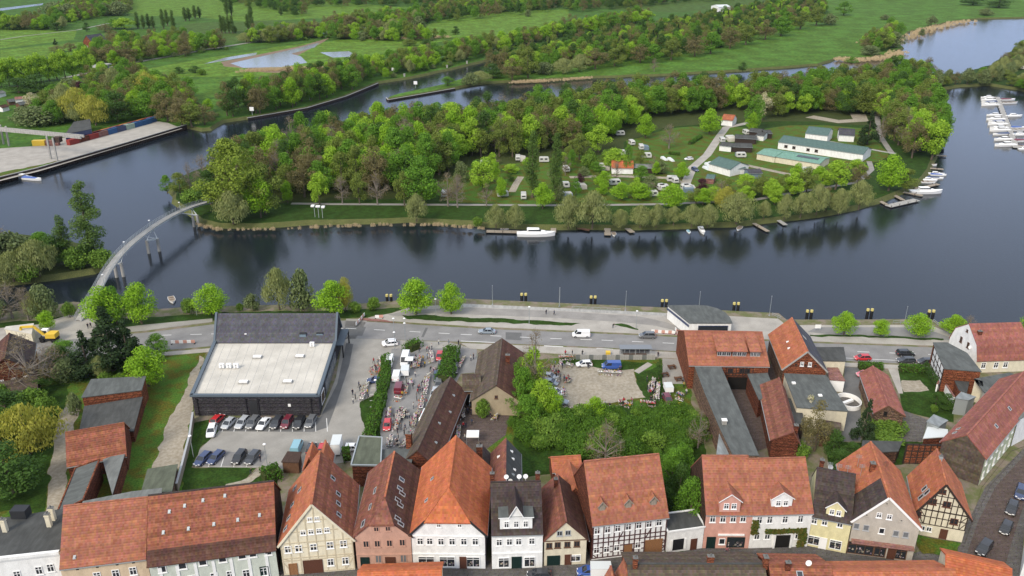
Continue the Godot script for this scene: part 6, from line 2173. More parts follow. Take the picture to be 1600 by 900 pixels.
func island_trees() -> void:
	var lone := "trees standing free on the island"
	for p in spread(pxl([705, 312, 725, 262, 820, 252, 950, 246, 1040, 262, 1072, 296, 1000, 312, 850, 314]), 8.5, 31):
		if rng.randf() < .55:
			tree_at(pick([["lime", 2], ["bare", 1.6], ["olive", 2], ["maple", 2], ["green", 1], ["bush", 1.5], ["greybush", 1]]), Vector3(p.x, 0, p.y), rf(4.5, 10), rf(4.5, 8.5), "among the caravans", "trees among the caravans")
	for p in spread(pxl([1080, 318, 1180, 300, 1260, 285, 1330, 268, 1340, 280, 1270, 300, 1180, 318, 1090, 326]), 8.0, 33):
		tree_at(pick([["lime", 2], ["olive", 2], ["maple", 1], ["brown", 1]]), Vector3(p.x, 0, p.y), rf(6, 10), rf(6, 9), "along the island's shore path", "trees along the island's shore path")
	for u in [775, 805, 1025, 1080, 1105, 1225, 1250, 1310]:
		tp("willow", u, 356 - maxf(0, u - 1100) * .1, 318 - maxf(0, u - 1100) * .12, 34, "on the island's near bank", "willows on the island's near bank")
	for t in [["oak", 368, 338, 212, 92], ["olive", 415, 335, 250, 60], ["willow", 365, 350, 296, 62], ["maple", 408, 340, 270, 46], ["maple", 450, 318, 280, 20], ["lime", 500, 320, 264, 36], ["bare", 535, 318, 272, 34], ["olive", 562, 318, 266, 32], ["bare", 590, 320, 268, 40], ["green", 660, 320, 238, 60], ["olive", 632, 322, 263, 34], ["maple", 664, 318, 275, 26], ["willow", 651, 347, 302, 40], ["bush", 746, 353, 338, 18], ["bare", 700, 322, 268, 46], ["bare", 715, 324, 270, 40], ["lime", 755, 300, 240, 40], ["bare", 760, 322, 285, 28], ["willow", 888, 358, 303, 54], ["willow", 925, 358, 297, 60], ["willow", 968, 356, 326, 32], ["willow", 1000, 356, 320, 42], ["willow", 1052, 352, 322, 32], ["maple", 1050, 326, 286, 44], ["maple", 970, 312, 284, 34], ["maple", 1000, 312, 285, 38], ["greybush", 1012, 306, 285, 30], ["maple", 1098, 320, 293, 30], ["bare", 1125, 318, 280, 40], ["willow", 1150, 350, 299, 60], ["willow", 1193, 342, 313, 28], ["lime", 1165, 300, 268, 36], ["olive", 1190, 306, 275, 38], ["lime", 1238, 305, 268, 36], ["willow", 1275, 336, 286, 40], ["lime", 1305, 296, 246, 42], ["brown", 1340, 292, 255, 34], ["willow", 1341, 328, 280, 42], ["maple", 1388, 298, 239, 46], ["olive", 1415, 298, 262, 34], ["maple", 1008, 216, 175, 30], ["maple", 1108, 210, 168, 36], ["green", 1178, 204, 143, 32], ["blossom", 1190, 188, 142, 30], ["maple", 1175, 206, 174, 22], ["conifer", 1355, 226, 172, 34], ["bare", 1375, 222, 180, 22], ["lime", 935, 238, 190, 40], ["green", 865, 225, 185, 44], ["olive", 905, 250, 205, 36], ["lime", 960, 265, 228, 38], ["maple", 1065, 280, 252, 26], ["bare", 1045, 232, 192, 36], ["plum", 905, 291, 270, 18], ["plum", 1096, 300, 278, 26], ["deep", 798, 283, 270, 14], ["bush", 950, 250, 232, 24], ["maple", 848, 326, 284, 36], ["deep", 640, 300, 240, 40], ["gold", 1130, 328, 288, 36], ["lime", 1210, 320, 285, 30], ["olive", 1260, 300, 258, 34], ["green", 690, 250, 205, 34], ["brown", 1290, 330, 290, 28]]:
		tp(t[0], t[1], t[2], t[3], t[4], "standing free on the island", lone)
	tp("poplar", 832, 309, 200, 22, "", "poplar pair in the camp site", "dark columnar poplar, one of the pair in the camp site")
	tp("poplar", 868, 312, 203, 23, "", "poplar pair in the camp site", "dark columnar poplar, one of the pair in the camp site")
	tp("poplar", 684, 222, 163, 18, "", "", "columnar poplar rising from the island wood")
	for t in [["bare", 298, 302, 252, 28], ["green", 262, 303, 273, 22], ["olive", 282, 305, 268, 34], ["bush", 305, 318, 290, 40], ["deep", 330, 320, 262, 40], ["brown", 345, 300, 240, 50], ["bare", 320, 290, 240, 40]]:
		tp(t[0], t[1], t[2], t[3], t[4], "at the island end of the bridge", "trees at the island end of the bridge")
	# the wood: the front rows are single trees, the rest one mass
	var mix := [["green", 2.0], ["lime", 1.4], ["olive", 2.0], ["brown", 1.9], ["deep", .6], ["maple", .9], ["bare", .9]]
	var q := pxl([345, 305, 355, 268, 480, 238, 600, 215, 700, 202, 850, 180, 950, 166, 1100, 155, 1250, 147, 1330, 141, 1400, 128, 1440, 126, 1452, 145, 1450, 165, 1463, 188, 1470, 222, 1460, 250, 1440, 262, 1410, 240, 1385, 215, 1362, 185, 1280, 178, 1210, 185, 1170, 172, 1100, 178, 1020, 186, 975, 205, 930, 228, 870, 238, 800, 246, 720, 252, 690, 280, 660, 300, 520, 308, 420, 312])
	var pts := Array(spread(q, 7.2, 12))
	pts.sort_custom(func(a, b): return a.y > b.y)
	var single := mini(pts.size(), 215)
	for i in single:
		var kd := pick(mix)
		tree_at(kd, Vector3(pts[i].x, 0, pts[i].y), rf(13.5, 22.0), rf(10.5, 15), "in the island wood", "trees of the island wood")
	wood("island_wood", "far part of the island wood, crowns in mixed greens and browns", pts.slice(single), [["green", 0], ["olive", 0], ["brown", 0], ["lime", 1], ["olive", 2], ["bare", 1], ["green", 2], ["deep", 1], ["maple", 0]], .95, 1.4)
	# eastern strip and car park
	var e := Array(spread(pxl([1440, 132, 1500, 128, 1545, 122, 1570, 100, 1600, 75, 1700, 55, 1700, 75, 1620, 96, 1582, 112, 1575, 128, 1545, 131, 1500, 134, 1456, 140]), 8.0, 14))
	e.append_array(Array(spread(pxl([1575, 134, 1700, 134, 1700, 144, 1580, 140]), 7.0, 15)))
	for p in e:
		tree_at(pick([["olive", 2], ["greybush", 2], ["green", 1], ["willow", 2], ["brown", 1]]), Vector3(p.x, 0, p.y), rf(7, 12), rf(8, 12), "on the strip between lake and marina", "trees between lake and marina")
	reeds()

func reeds() -> void:
	var m := MB.new()
	m.colored = true
	for i in 26:
		var a := Vector3(rf(-.5, .5), 0, rf(-.5, .5))
		var t := a + Vector3(rf(-.3, .3), rf(1.0, 1.9), rf(-.3, .3))
		var w := Vector3(rf(-1, 1), 0, rf(-1, 1)).normalized() * .05
		m.c = Color(1, .95, .85) * rf(.7, 1.1)
		m.face([a - w, a + w, t + w * .4, t - w * .4])
	var me := m.mesh()
	for L in [["pale reeds along the island's southern shore", [300, 347, 340, 357, 420, 357, 520, 352, 600, 350, 690, 350, 760, 356], 1.5, 110, .6], ["pale reeds at the lake's meadow shore", [1312, 92, 1340, 94, 1385, 90, 1405, 80], 14.0, 300, 1.1], ["pale reed bed at the far lake shore", [1345, 69, 1400, 62, 1425, 55, 1450, 45, 1485, 37, 1520, 32], 16.0, 380, 1.2], ["straw reeds around the flooded meadow", [380, 112, 450, 108, 520, 108], 12.0, 500, 1.2], ["pale reeds in front of the far hedge", [580, 60, 640, 61, 700, 58], 9.0, 500, 1.4], ["straw reeds at the far left pond", [0, 36, 55, 38], 14.0, 350, 1.5], ["straw sedge along the river in front of the spit meadow", [800, 128, 850, 126, 920, 121], 6, 220, .8]]:
		var c := pxl(L[1])
		var mm := MultiMesh.new()
		mm.transform_format = MultiMesh.TRANSFORM_3D
		mm.mesh = me
		mm.instance_count = L[3]
		for i in L[3]:
			var k := rng.randi_range(0, c.size() - 2)
			var p := c[k].lerp(c[k + 1], rng.randf()) + Vector2(rf(-.5, .5), rf(-.5, .5)) * float(L[2])
			var s: float = L[4] * rf(.7, 1.3)
			mm.set_instance_transform(i, Transform3D(Basis(Vector3.UP, rf(0, TAU)).scaled(Vector3(s * 1.5, s, s * 1.5)), Vector3(p.x, -.7, p.y)))
		var o := MultiMeshInstance3D.new()
		o.name = numbered("reeds")
		o.multimesh = mm
		o.material_override = M.reed_straw
		add_child(o)
		tag(o, L[0], "reeds", "", "stuff")

func far_trees() -> void:
	# near bank of the harbour
	for t in [["gold", 150, 196, 148, 56], ["gold", 122, 190, 132, 50], ["willow", 105, 185, 130, 50], ["deep", 185, 190, 140, 50], ["olive", 215, 160, 112, 40], ["gold", 232, 160, 110, 48], ["willow", 205, 180, 152, 44], ["green", 200, 165, 130, 46], ["brown", 262, 190, 140, 48], ["brown", 285, 196, 150, 46], ["olive", 300, 198, 158, 46], ["green", 230, 185, 140, 44], ["brown", 320, 195, 160, 40], ["greybush", 60, 195, 165, 70], ["greybush", 85, 192, 160, 60], ["deep", 165, 150, 110, 44], ["willow", 180, 150, 105, 44], ["greybush", 110, 150, 120, 50], ["deep", 60, 145, 115, 60], ["deep", 30, 145, 120, 50], ["plum", 130, 155, 125, 24], ["blossom", 52, 172, 143, 28], ["greybush", 40, 190, 165, 50]]:
		tp(t[0], t[1], t[2], t[3], t[4], "behind the container harbour", "trees behind the harbour")
	for i in 13:
		tp("lime", -10 + 12.5 * i, 138 - 1.6 * i, 92 - 1.6 * i + 3 * sin(i * 2.0), 26, "in the row along the allotments", "yellow-green tree row along the allotments")
	# bank trees between harbour and canal mouth
	var a := Array(spread(pxl([345, 190, 380, 185, 470, 168, 530, 150, 585, 128, 560, 118, 500, 130, 430, 150, 350, 172]), 9.5, 21))
	for p in a:
		tree_at(pick([["green", 1.5], ["brown", 2], ["olive", 1], ["deep", 1.2], ["maple", .7]]), Vector3(p.x, 0, p.y), rf(15, 21), rf(11, 14), "on the bank by the canal mouth", "trees on the bank by the canal mouth")
	# row along the canal
	for i in 26:
		var t := i / 25.0
		var u := lerpf(575, 1010, t)
		var v := lerpf(118, 34, pow(t, .9))
		tp(["maple", "lime", "green", "olive"][i % 4], u, v, v - lerpf(34, 20, t), lerpf(30, 24, t), "in the row along the canal's north bank", "row along the canal's north bank")
	# spit woods south of the canal: single trees in front, mass behind
	for t in [["brown", 800, 126, 90, 34], ["olive", 825, 122, 70, 34], ["deep", 770, 122, 98, 40], ["willow", 750, 130, 110, 40], ["greybush", 735, 134, 112, 30], ["green", 700, 134, 118, 22], ["greybush", 850, 116, 96, 36], ["willow", 905, 112, 84, 38], ["brown", 930, 108, 72, 40], ["willow", 880, 115, 90, 40], ["olive", 960, 103, 74, 36], ["brown", 1000, 98, 66, 36], ["green", 1020, 99, 68, 30], ["olive", 1048, 94, 60, 36], ["brown", 1085, 88, 55, 36], ["green", 1110, 84, 50, 36], ["brown", 1140, 76, 40, 36], ["olive", 1165, 70, 36, 36], ["brown", 1195, 62, 30, 36], ["green", 1220, 56, 24, 36], ["olive", 1250, 46, 15, 34], ["olive", 1275, 40, 8, 30], ["greybush", 1295, 39, 20, 26], ["bare", 1022, 112, 90, 18]]:
		tp(t[0], t[1], t[2], t[3], t[4], "at the edge of the spit wood", "trees at the edge of the spit wood")
	var sp := Array(spread(pxl([760, 112, 843, 92, 947, 68, 1040, 50, 1130, 32, 1200, 18, 1270, 4, 1290, 20, 1240, 40, 1180, 58, 1110, 78, 1040, 90, 960, 98, 880, 108, 800, 120]), 9.0, 22))
	wood("spit_wood", "mixed wood between the canal and the bright meadow", sp, [["green", 0], ["brown", 1], ["deep", 0], ["olive", 1], ["conifer", 0], ["lime", 2]], .9, 1.35)
	# meadow clumps on the right
	for t in [["green", 1318, 24, 2, 26], ["greybush", 1382, 31, 22, 14], ["olive", 1375, 78, 48, 40], ["greybush", 1358, 86, 70, 36], ["greybush", 1395, 74, 48, 34], ["greybush", 1455, 40, 24, 18], ["greybush", 1440, 56, 44, 12], ["greybush", 1540, 24, 12, 26], ["deep", 1560, 12, -4, 40], ["deep", 1520, 8, -6, 40], ["green", 1330, 100, 88, 22], ["deep", 1160, 112, 96, 16]]:
		tp(t[0], t[1], t[2], t[3], t[4], "in the lakeside meadow", "clumps in the lakeside meadow")
	# left meadows: hedges, poplars, farm
	for t in [[216, 45, 17], [225, 45, 22], [233, 44, 20], [240, 44, 24], [256, 45, 12], [262, 40, 14], [272, 49, 14], [290, 33, 10], [296, 32, 11], [305, 29, 7], [312, 28, 9], [347, 52, 22], [352, 52, 24], [358, 52, 23], [364, 52, 23], [355, 25, -8], [362, 24, -10], [388, 47, 21], [394, 47, -5], [368, 52, 40], [439, 24, 10]]:
		tp("poplar", t[0], t[1], t[2], 9, "in the far left meadows", "poplars in the far left meadows")
	for t in [["deep", 136, 50, 34, 12], ["conifer", 87, 70, 60, 9], ["brown", 165, 50, 36, 26], ["lime", 195, 46, 26, 34], ["green", 180, 45, 28, 30], ["brown", 175, 100, 66, 40], ["brown", 200, 98, 64, 36], ["brown", 150, 100, 72, 30], ["brown", 180, 72, 45, 28], ["olive", 205, 62, 46, 20], ["greybush", 220, 80, 60, 22], ["green", 255, 68, 54, 26], ["bush", 250, 88, 76, 14], ["lime", 227, 92, 78, 14], ["brown", 290, 88, 66, 24], ["lime", 275, 82, 68, 16], ["lime", 315, 78, 62, 24], ["brown", 335, 78, 60, 26], ["blossom", 345, 76, 66, 14], ["deep", 280, 115, 104, 20], ["deep", 305, 114, 102, 22], ["bush", 315, 117, 107, 16], ["brown", 110, 80, 66, 24], ["brown", 90, 82, 70, 26], ["greybush", 110, 30, 5, 44], ["greybush", 85, 22, 2, 40], ["deep", 95, 34, 14, 36], ["greybush", 165, 24, 4, 30], ["greybush", 185, 24, 0, 36], ["deep", 150, 10, -6, 34], ["deep", 10, 44, 36, 36], ["deep", 30, 46, 38, 34], ["deep", 65, 46, 36, 30], ["deep", 90, 48, 34, 26], ["greybush", 25, 34, 24, 30], ["deep", 0, 30, 18, 20]]:
		tp(t[0], t[1], t[2], t[3], t[4], "in the hedgerows of the left meadows", "hedgerow trees of the left meadows")
	for t in [["willow", 385, 66, 50, 34], ["greybush", 405, 66, 46, 30], ["willow", 425, 66, 40, 34], ["greybush", 440, 62, 36, 34], ["willow", 460, 60, 36, 34], ["greybush", 490, 58, 44, 26], ["brown", 525, 44, 22, 40], ["brown", 545, 44, 22, 40], ["olive", 560, 40, 18, 34], ["olive", 580, 40, 16, 34], ["lime", 605, 30, 8, 20], ["willow", 615, 52, 28, 30], ["greybush", 655, 48, 24, 26], ["green", 680, 30, 12, 16], ["willow", 650, 38, 14, 20], ["deep", 620, 60, 46, 22], ["greybush", 575, 60, 46, 36], ["greybush", 540, 60, 50, 30], ["deep", 600, 62, 48, 30], ["deep", 665, 68, 62, 20], ["deep", 712, 54, 40, 16], ["greybush", 825, 26, 14, 12], ["willow", 780, 20, 6, 20], ["greybush", 645, 60, 48, 20], ["olive", 640, 72, 60, 30]]:
		tp(t[0], t[1], t[2], t[3], t[4], "around the flooded meadow", "trees around the flooded meadow")
	var belt := []
	for q in [[30, 190, 100, 150, 200, 112, 250, 130, 330, 170, 338, 192, 230, 186, 100, 197], [130, 102, 160, 76, 260, 64, 340, 72, 360, 78, 250, 92, 170, 106], [565, 122, 700, 92, 800, 68, 900, 45, 1010, 25, 1020, 31, 900, 54, 800, 78, 700, 104, 580, 129], [380, 64, 470, 50, 640, 54, 700, 63, 640, 66, 500, 62, 400, 70], [500, 42, 640, 26, 700, 12, 860, 7, 870, 13, 720, 24, 640, 44], [75, 36, 110, 4, 205, -4, 205, 18, 120, 36], [0, 48, 100, 46, 100, 38, 0, 38], [1380, 84, 1352, 84, 1345, 72, 1395, 50, 1405, 60]]:
		belt.append_array(Array(spread(pxl(q), 8.5, int(q[0]) + 77)))
	wood("hedgerow", "dense hedgerow growth along canal, ponds and field edges", belt, [["greybush", 0], ["green", 1], ["willow", 0], ["lime", 1], ["bush", 0], ["olive", 1], ["brown", 2], ["maple", 1]], .75, 1.25)
	# far woods up to the horizon
	var fw := []
	for q in [[480, 12, 640, 10, 840, 12, 1040, 8, 1250, -8, 1400, -14, 1400, -34, 900, -34, 480, -34], [660, 26, 900, 4, 900, 14, 720, 34, 640, 40], [-100, -6, 300, -8, 480, -4, 480, -32, -100, -32], [1320, 0, 1660, -6, 1660, -34, 1320, -34], [340, 6, 360, 0, 480, 2, 480, 26, 460, 28, 430, 18], [890, 6, 1040, 0, 1040, 8, 880, 22]]:
		fw.append_array(Array(spread(pxl(q), 17.0, int(q[0]) + 400)))
	wood("far_wood", "far wood closing the plain below the horizon", fw, [["deep", 0], ["green", 1], ["brown", 0], ["deep", 1], ["olive", 0]], .85, 1.3)

# ---- vehicles, front towards local +z
func paint(c: String) -> StandardMaterial3D:
	if not M.has("paint_" + c):
		var t: Array = {"white": [.72, .73, .74], "silver": [.38, .40, .42], "steel": [.22, .26, .30], "grey": [.12, .125, .13], "dark": [.035, .038, .045], "black": [.014, .014, .016], "red": [.45, .02, .025], "maroon": [.13, .012, .025], "blue": [.03, .08, .30], "navy": [.022, .04, .11], "sky": [.2, .38, .45], "green": [.28, .36, .34], "pink": [.6, .15, .2]}[c]
		var m := mk("paint_" + c, lin(t[0], t[1], t[2]), 0.35)
		m.metallic_specular = 0.5
		m.clearcoat_enabled = true
		m.clearcoat = 0.6
		m.clearcoat_roughness = 0.1
	return M["paint_" + c]

func ring_at(z: float, y0: float, y1: float, w: float, tuck := .88) -> Array:
	var ym := lerpf(y0, y1, .45)
	return [Vector3(-w * .9, y0, z), Vector3(-w, y0 + .12, z), Vector3(-w, ym, z), Vector3(-w * .97, lerpf(ym, y1, .7), z), Vector3(-w * tuck, y1, z), Vector3(w * tuck, y1, z), Vector3(w * .97, lerpf(ym, y1, .7), z), Vector3(w, ym, z), Vector3(w, y0 + .12, z), Vector3(w * .9, y0, z)]

# kind: half length, half width, belt, height, glass from/to (bottom), glass from/to (top)
const CARS := {"hatch": [2.05, .87, .92, 1.48, [1.15, -1.95], [.35, -1.45]], "sedan": [2.35, .9, .9, 1.43, [1.1, -1.75], [.3, -1.0]], "wagon": [2.3, .9, .93, 1.48, [1.15, -2.2], [.35, -1.75]], "suv": [2.25, .92, 1.05, 1.68, [1.2, -2.12], [.45, -1.75]], "van": [2.4, .93, 1.15, 1.95, [1.75, -2.3], [1.0, -2.2]], "bigvan": [2.7, 1.0, 1.25, 2.4, [2.15, -2.62], [1.35, -2.55]]}

func car(kind: String, col: String, at: Vector3, turn: float, label: String, group := "") -> Node3D:
	var key := "car_" + kind
	if not cache.has(key):
		var s: Array = CARS[kind]
		var L: float = s[0]
		var W: float = s[1]
		var b: float = s[2]
		var H: float = s[3]
		var boxy := kind == "van" or kind == "bigvan"
		var body := MB.new()
		var hood := b - .12
		body.rings([ring_at(L, .38, b - .38, W * .74), ring_at(L - .1, .3, hood - .16, W * .9), ring_at(L - .45, .22, hood - .05, W * .98), ring_at(s[4][0] + .05, .2, b - .02, W), ring_at(0, .2, b, W), ring_at(-L + .8, .2, b + .02, W), ring_at(-L + .3, .24, b + .02 if kind != "sedan" else b - .02, W * .97), ring_at(-L + .06, .3, b - .06, W * .9), ring_at(-L, .4, b - .2, W * .8)])
		var gl := MB.new()
		var r0 := []
		var r1 := []
		for q in [[-1, 0], [-1, 1], [1, 1], [1, 0]]:
			r0.append(Vector3(q[0] * W * .9, b - .02, s[4][q[1]]))
			r1.append(Vector3(q[0] * W * .73 if not boxy else q[0] * W * .86, H - .06, s[5][q[1]]))
		gl.rings([r0, r1])
		var rf2 := MB.new()
		var zf: float = s[5][0]
		var zr: float = s[5][1]
		var wt: float = W * (.86 if boxy else .73)
		rf2.rings([[Vector3(-wt - .02, H - .08, zf + .05), Vector3(-wt - .02, H - .08, zr - .05), Vector3(wt + .02, H - .08, zr - .05), Vector3(wt + .02, H - .08, zf + .05)], [Vector3(-wt * .86, H, zf - .12), Vector3(-wt * .86, H, zr + .1), Vector3(wt * .86, H, zr + .1), Vector3(wt * .86, H, zf - .12)]])
		for sd in [-1, 1]:
			for e in [0, 1]:
				rf2.bar(Vector3(sd * W * .9, b - .02, s[4][e]), Vector3(sd * wt, H - .06, s[5][e]), .09, .1)
			rf2.bar(Vector3(sd * W * .905, b - .02, -.15), Vector3(sd * (wt + .005), H - .06, -.25), .1, .05)
			if boxy:
				# closed load bay
				rf2.face([Vector3(sd * W * .92, b - .02, .1), Vector3(sd * W * .92, b - .02, s[4][1]), Vector3(sd * (wt + .02), H - .06, s[5][1]), Vector3(sd * (wt + .02), H - .06, .0)])
		if boxy:
			rf2.face([Vector3(-W * .92, b - .02, s[4][1] - .02), Vector3(W * .92, b - .02, s[4][1] - .02), Vector3(wt, H - .06, s[5][1] - .03), Vector3(-wt, H - .06, s[5][1] - .03)])
		var ty := MB.new()
		var rim := MB.new()
		ty.tube(Vector3(-.11, 0, 0), Vector3(.11, 0, 0), .32, .32, 12)
		rim.tube(Vector3(-.12, 0, 0), Vector3(.12, 0, 0), .2, .2, 8)
		var hl := MB.new()
		hl.box(Vector3.ZERO, Vector3(.36, .15, .12))
		var np := MB.new()
		np.box(Vector3.ZERO, Vector3(.5, .12, .03))
		cache[key] = [body.mesh(.5), gl.mesh(), rf2.mesh(.7), ty.mesh(.6), rim.mesh(.6), hl.mesh(), np.mesh()]
	var m: Array = cache[key]
	var s: Array = CARS[kind]
	var o := thing("parked_car" if not kind in ["van", "bigvan"] else "van", label, "car" if not kind in ["van", "bigvan"] else "van", at, turn, group)
	part(o, "body", m[0], paint(col))
	part(o, "windows", m[1], M.glass)
	part(o, "roof", m[2], paint(col))
	for x in [-1, 1]:
		for z in [1, -1]:
			var t := part(o, "wheel", m[3], M.rubber, Transform3D(Basis.IDENTITY, Vector3(x * (s[1] - .1), .32, z * (s[0] - .82))))
			part(t, "rim", m[4], M.chrome)
		part(o, "headlight", m[5], M.lamp_white, Transform3D(Basis.IDENTITY, Vector3(x * s[1] * .62, s[2] - .38, s[0] - .12)))
		part(o, "tail_light", m[5], M.red_paint, Transform3D(Basis.IDENTITY, Vector3(x * s[1] * .68, s[2] - .25, -s[0] + .06)))
	part(o, "number_plate", m[6], M.white_paint, Transform3D(Basis.IDENTITY, Vector3(0, .45, s[0] + .01)))
	return o

func trailer(at: Vector3, turn: float, label: String, hh := 2.0, ln := 3.4) -> void:
	var o := thing("box_trailer", label, "trailer", at, turn)
	box_part(o, "box", Vector3(0, .5, 0), Vector3(1.9, hh, ln), "white_paint")
	box_part(o, "roof_edge", Vector3(0, .5 + hh, 0), Vector3(1.95, .06, ln + .05), "steel_pale")
	var w := MB.new()
	w.tube(Vector3(-.1, 0, 0), Vector3(.1, 0, 0), .3, .3, 10)
	for x in [-.95, .95]:
		part(o, "wheel", w.mesh(), M.rubber, Transform3D(Basis.IDENTITY, Vector3(x, .3, 0)))
	box_part(o, "drawbar", Vector3(0, .4, ln / 2 + .6), Vector3(.1, .1, 1.2), "zinc")

func make_cars() -> void:
	var gA := "cars in the row at the supermarket wall"
	for c in [["suv", "white", 238, 690, .15, "white compact van at the grass corner of the car park"], ["hatch", "silver", 325, 650, -.25, "silver hatchback, first in the supermarket row"], ["wagon", "silver", 397, 645, -.22, "silver estate between silver hatchback and dark van"], ["suv", "grey", 452, 647, -.18, "dark grey high car beside the white sports car"], ["sedan", "white", 507, 650, -.2, "white sports car in the supermarket row"], ["suv", "dark", 575, 648, -.15, "charcoal car next to the maroon one"], ["suv", "maroon", 630, 645, -.12, "maroon car in the supermarket row"], ["suv", "black", 693, 648, -.1, "black car between maroon and grey cars"], ["wagon", "grey", 753, 640, -.1, "grey car at the end of the supermarket row"], ["hatch", "red", 268, 627, 2.9, "red car in front of the white compact van"], ["wagon", "navy", 192, 835, -.28, "dark blue car, outermost in the second row"], ["wagon", "navy", 259, 828, -.3, "dark blue estate beside the outermost blue car"], ["suv", "black", 381, 828, -.15, "black car right of the empty bay"], ["wagon", "dark", 450, 828, -.2, "charcoal estate at the end of the second row"], ["van", "sky", 682, 775, PI, "pale blue van behind the orange sheds"], ["hatch", "dark", 756, 778, PI, "dark car between pale blue van and red car"], ["hatch", "red", 815, 778, PI, "red car behind the orange shed gables"], ["hatch", "white", 972, 778, PI / 2, "white car beside the felt-roofed shed"]]:
		car(c[0], c[1], zg("A7", c[2], c[3]), c[4], c[5], gA if c[3] < 660 else "")
	trailer(zg("A7", 890, 785), .05, "tall white box trailer behind the shrub", 2.4, 3.8)
	for c in [["hatch", "white", 262, 262, -PI / 2 + .2, "white car with black roof at the yard entrance"], ["van", "white", 257, 372, 0, "white van facing the car park, in front of the red car"], ["hatch", "red", 212, 438, .1, "small red car beside the white van"], ["wagon", "navy", 180, 478, -PI / 2, "dark blue estate beside the market tables"], ["bigvan", "white", 350, 362, 0, "white high-roofed van behind the hedge"], ["hatch", "red", 552, 335, 0, "dark red car with boot open to the stall"], ["hatch", "navy", 536, 455, .1, "navy car beside the tall hedge"], ["wagon", "silver", 522, 555, -.1, "silver car along the brown barn"], ["wagon", "green", 499, 625, -.12, "pale green car along the brown barn"], ["bigvan", "white", 467, 720, -.15, "long white van along the brown barn"], ["van", "maroon", 313, 525, PI, "maroon van with its tailgate at the stall"], ["hatch", "red", 245, 740, .05, "bright red car at the hedge"], ["suv", "dark", 418, 825, -.1, "dark car behind the brick chimney"], ["suv", "dark", 640, 412, 0, "dark car between hedge and gateway"], ["wagon", "grey", 545, 500, .05, "grey estate between navy and silver cars at the barn"], ["hatch", "silver", 490, 668, -.12, "silver hatchback before the long white van"], ["hatch", "dark", 560, 395, 0, "dark hatchback at the tall hedge"], ["van", "white", 300, 455, PI, "white van between market trailer and maroon van"]]:
		car(c[0], c[1], zg("A8", c[2], c[3]), c[4], c[5])
	trailer(zg("A8", 350, 432), .05, "white market trailer below the high-roofed van", 1.4, 3.0)
	for c in [["hatch", "white", 497, 382, -PI / 2 + .1, "white hatchback on the sandy lot"], ["van", "blue", 657, 395, -PI / 2, "bright blue van on the sandy lot"], ["wagon", "silver", 291, 455, 1.3, "silver car half hidden behind the stalls at the thin tree"], ["hatch", "steel", 296, 490, 1.3, "grey-blue car behind the stalls at the thin tree"], ["hatch", "white", 325, 545, 1.2, "white car between the stalls under the green tree"], ["wagon", "steel", 350, 603, 1.4, "steel grey car below the green tree"], ["wagon", "maroon", 986, 590, .1, "maroon estate at the junk stall"]]:
		car(c[0], c[1], zg("B1", c[2], c[3]), c[4], c[5])
	trailer(zg("B1", 990, 530), .05, "white trailer behind the maroon estate", 1.2, 2.6)
	for c in [["sedan", "steel", 761, 520.5, -PI / 2 - .03, "silver-blue saloon driving on the road"], ["van", "white", 908, 526, -PI / 2 - .03, "white delivery van driving on the road"], ["suv", "grey", 1011, 527.5, -PI / 2 - .03, "grey high car driving near the white barrier"], ["hatch", "red", 1347, 562, -PI / 2, "red car parked beside the road hedge"], ["suv", "black", 1414, 555.5, PI / 2, "black car passing on the road"], ["wagon", "dark", 1415, 566, -PI / 2, "charcoal car parked at the kerb"], ["hatch", "dark", 1445, 568, -PI / 2, "dark car half behind the timbered house"], ["hatch", "pink", 1351, 588, -PI / 2, "small pink car behind the hedge"], ["hatch", "dark", 842, 902, -PI / 2, "dark car at the kerb before the white shop house"], ["hatch", "blue", 920, 897, -PI / 2, "blue car at the kerb of the cobbled street"], ["suv", "navy", 1085.7, 267, .3, "dark blue car on the camp site road"], ["hatch", "white", 1076, 250, -1.4, "white car beside the camp site road"], ["hatch", "white", 609, 538, -1.4, "white car turning in from the road"]]:
		car(c[0], c[1], g(c[2], c[3]), c[4], c[5])
	trailer(g(938, 903), -PI / 2, "white van box at the kerb of the cobbled street", 2.2, 3.4)
	var d1 := g(1600, 755) - g(1536, 855)
	var i := 0
	for c in [["suv", "navy", 1326, 425, "dark car furthest up the curved street"], ["wagon", "black", 1275, 515, "black car second up the curved street"], ["hatch", "black", 1240, 632, "black hatchback on the curved street"], ["suv", "black", 1112, 752, "black high car driving down the curved street"]]:
		car(c[0], c[1], zg("A5", c[2], c[3]), atan2(-d1.x, -d1.z) + [.15, .1, .05, -.05][i], c[4])
		i += 1

# ---- people: one skin over a skeleton (surface nets)
func sdf(p: Vector3, bones: Array) -> float:
	var d := 9.0
	for b in bones:
		var a: Vector3 = b[0]
		var ab: Vector3 = b[1] - a
		var t := clampf((p - a).dot(ab) / ab.length_squared(), 0, 1)
		var e := p.distance_to(a + ab * t) - lerpf(b[2], b[3], t)
		var h := clampf(.5 + .5 * (d - e) / .05, 0, 1)
		d = lerpf(d, e, h) - .05 * h * (1 - h)
	return d

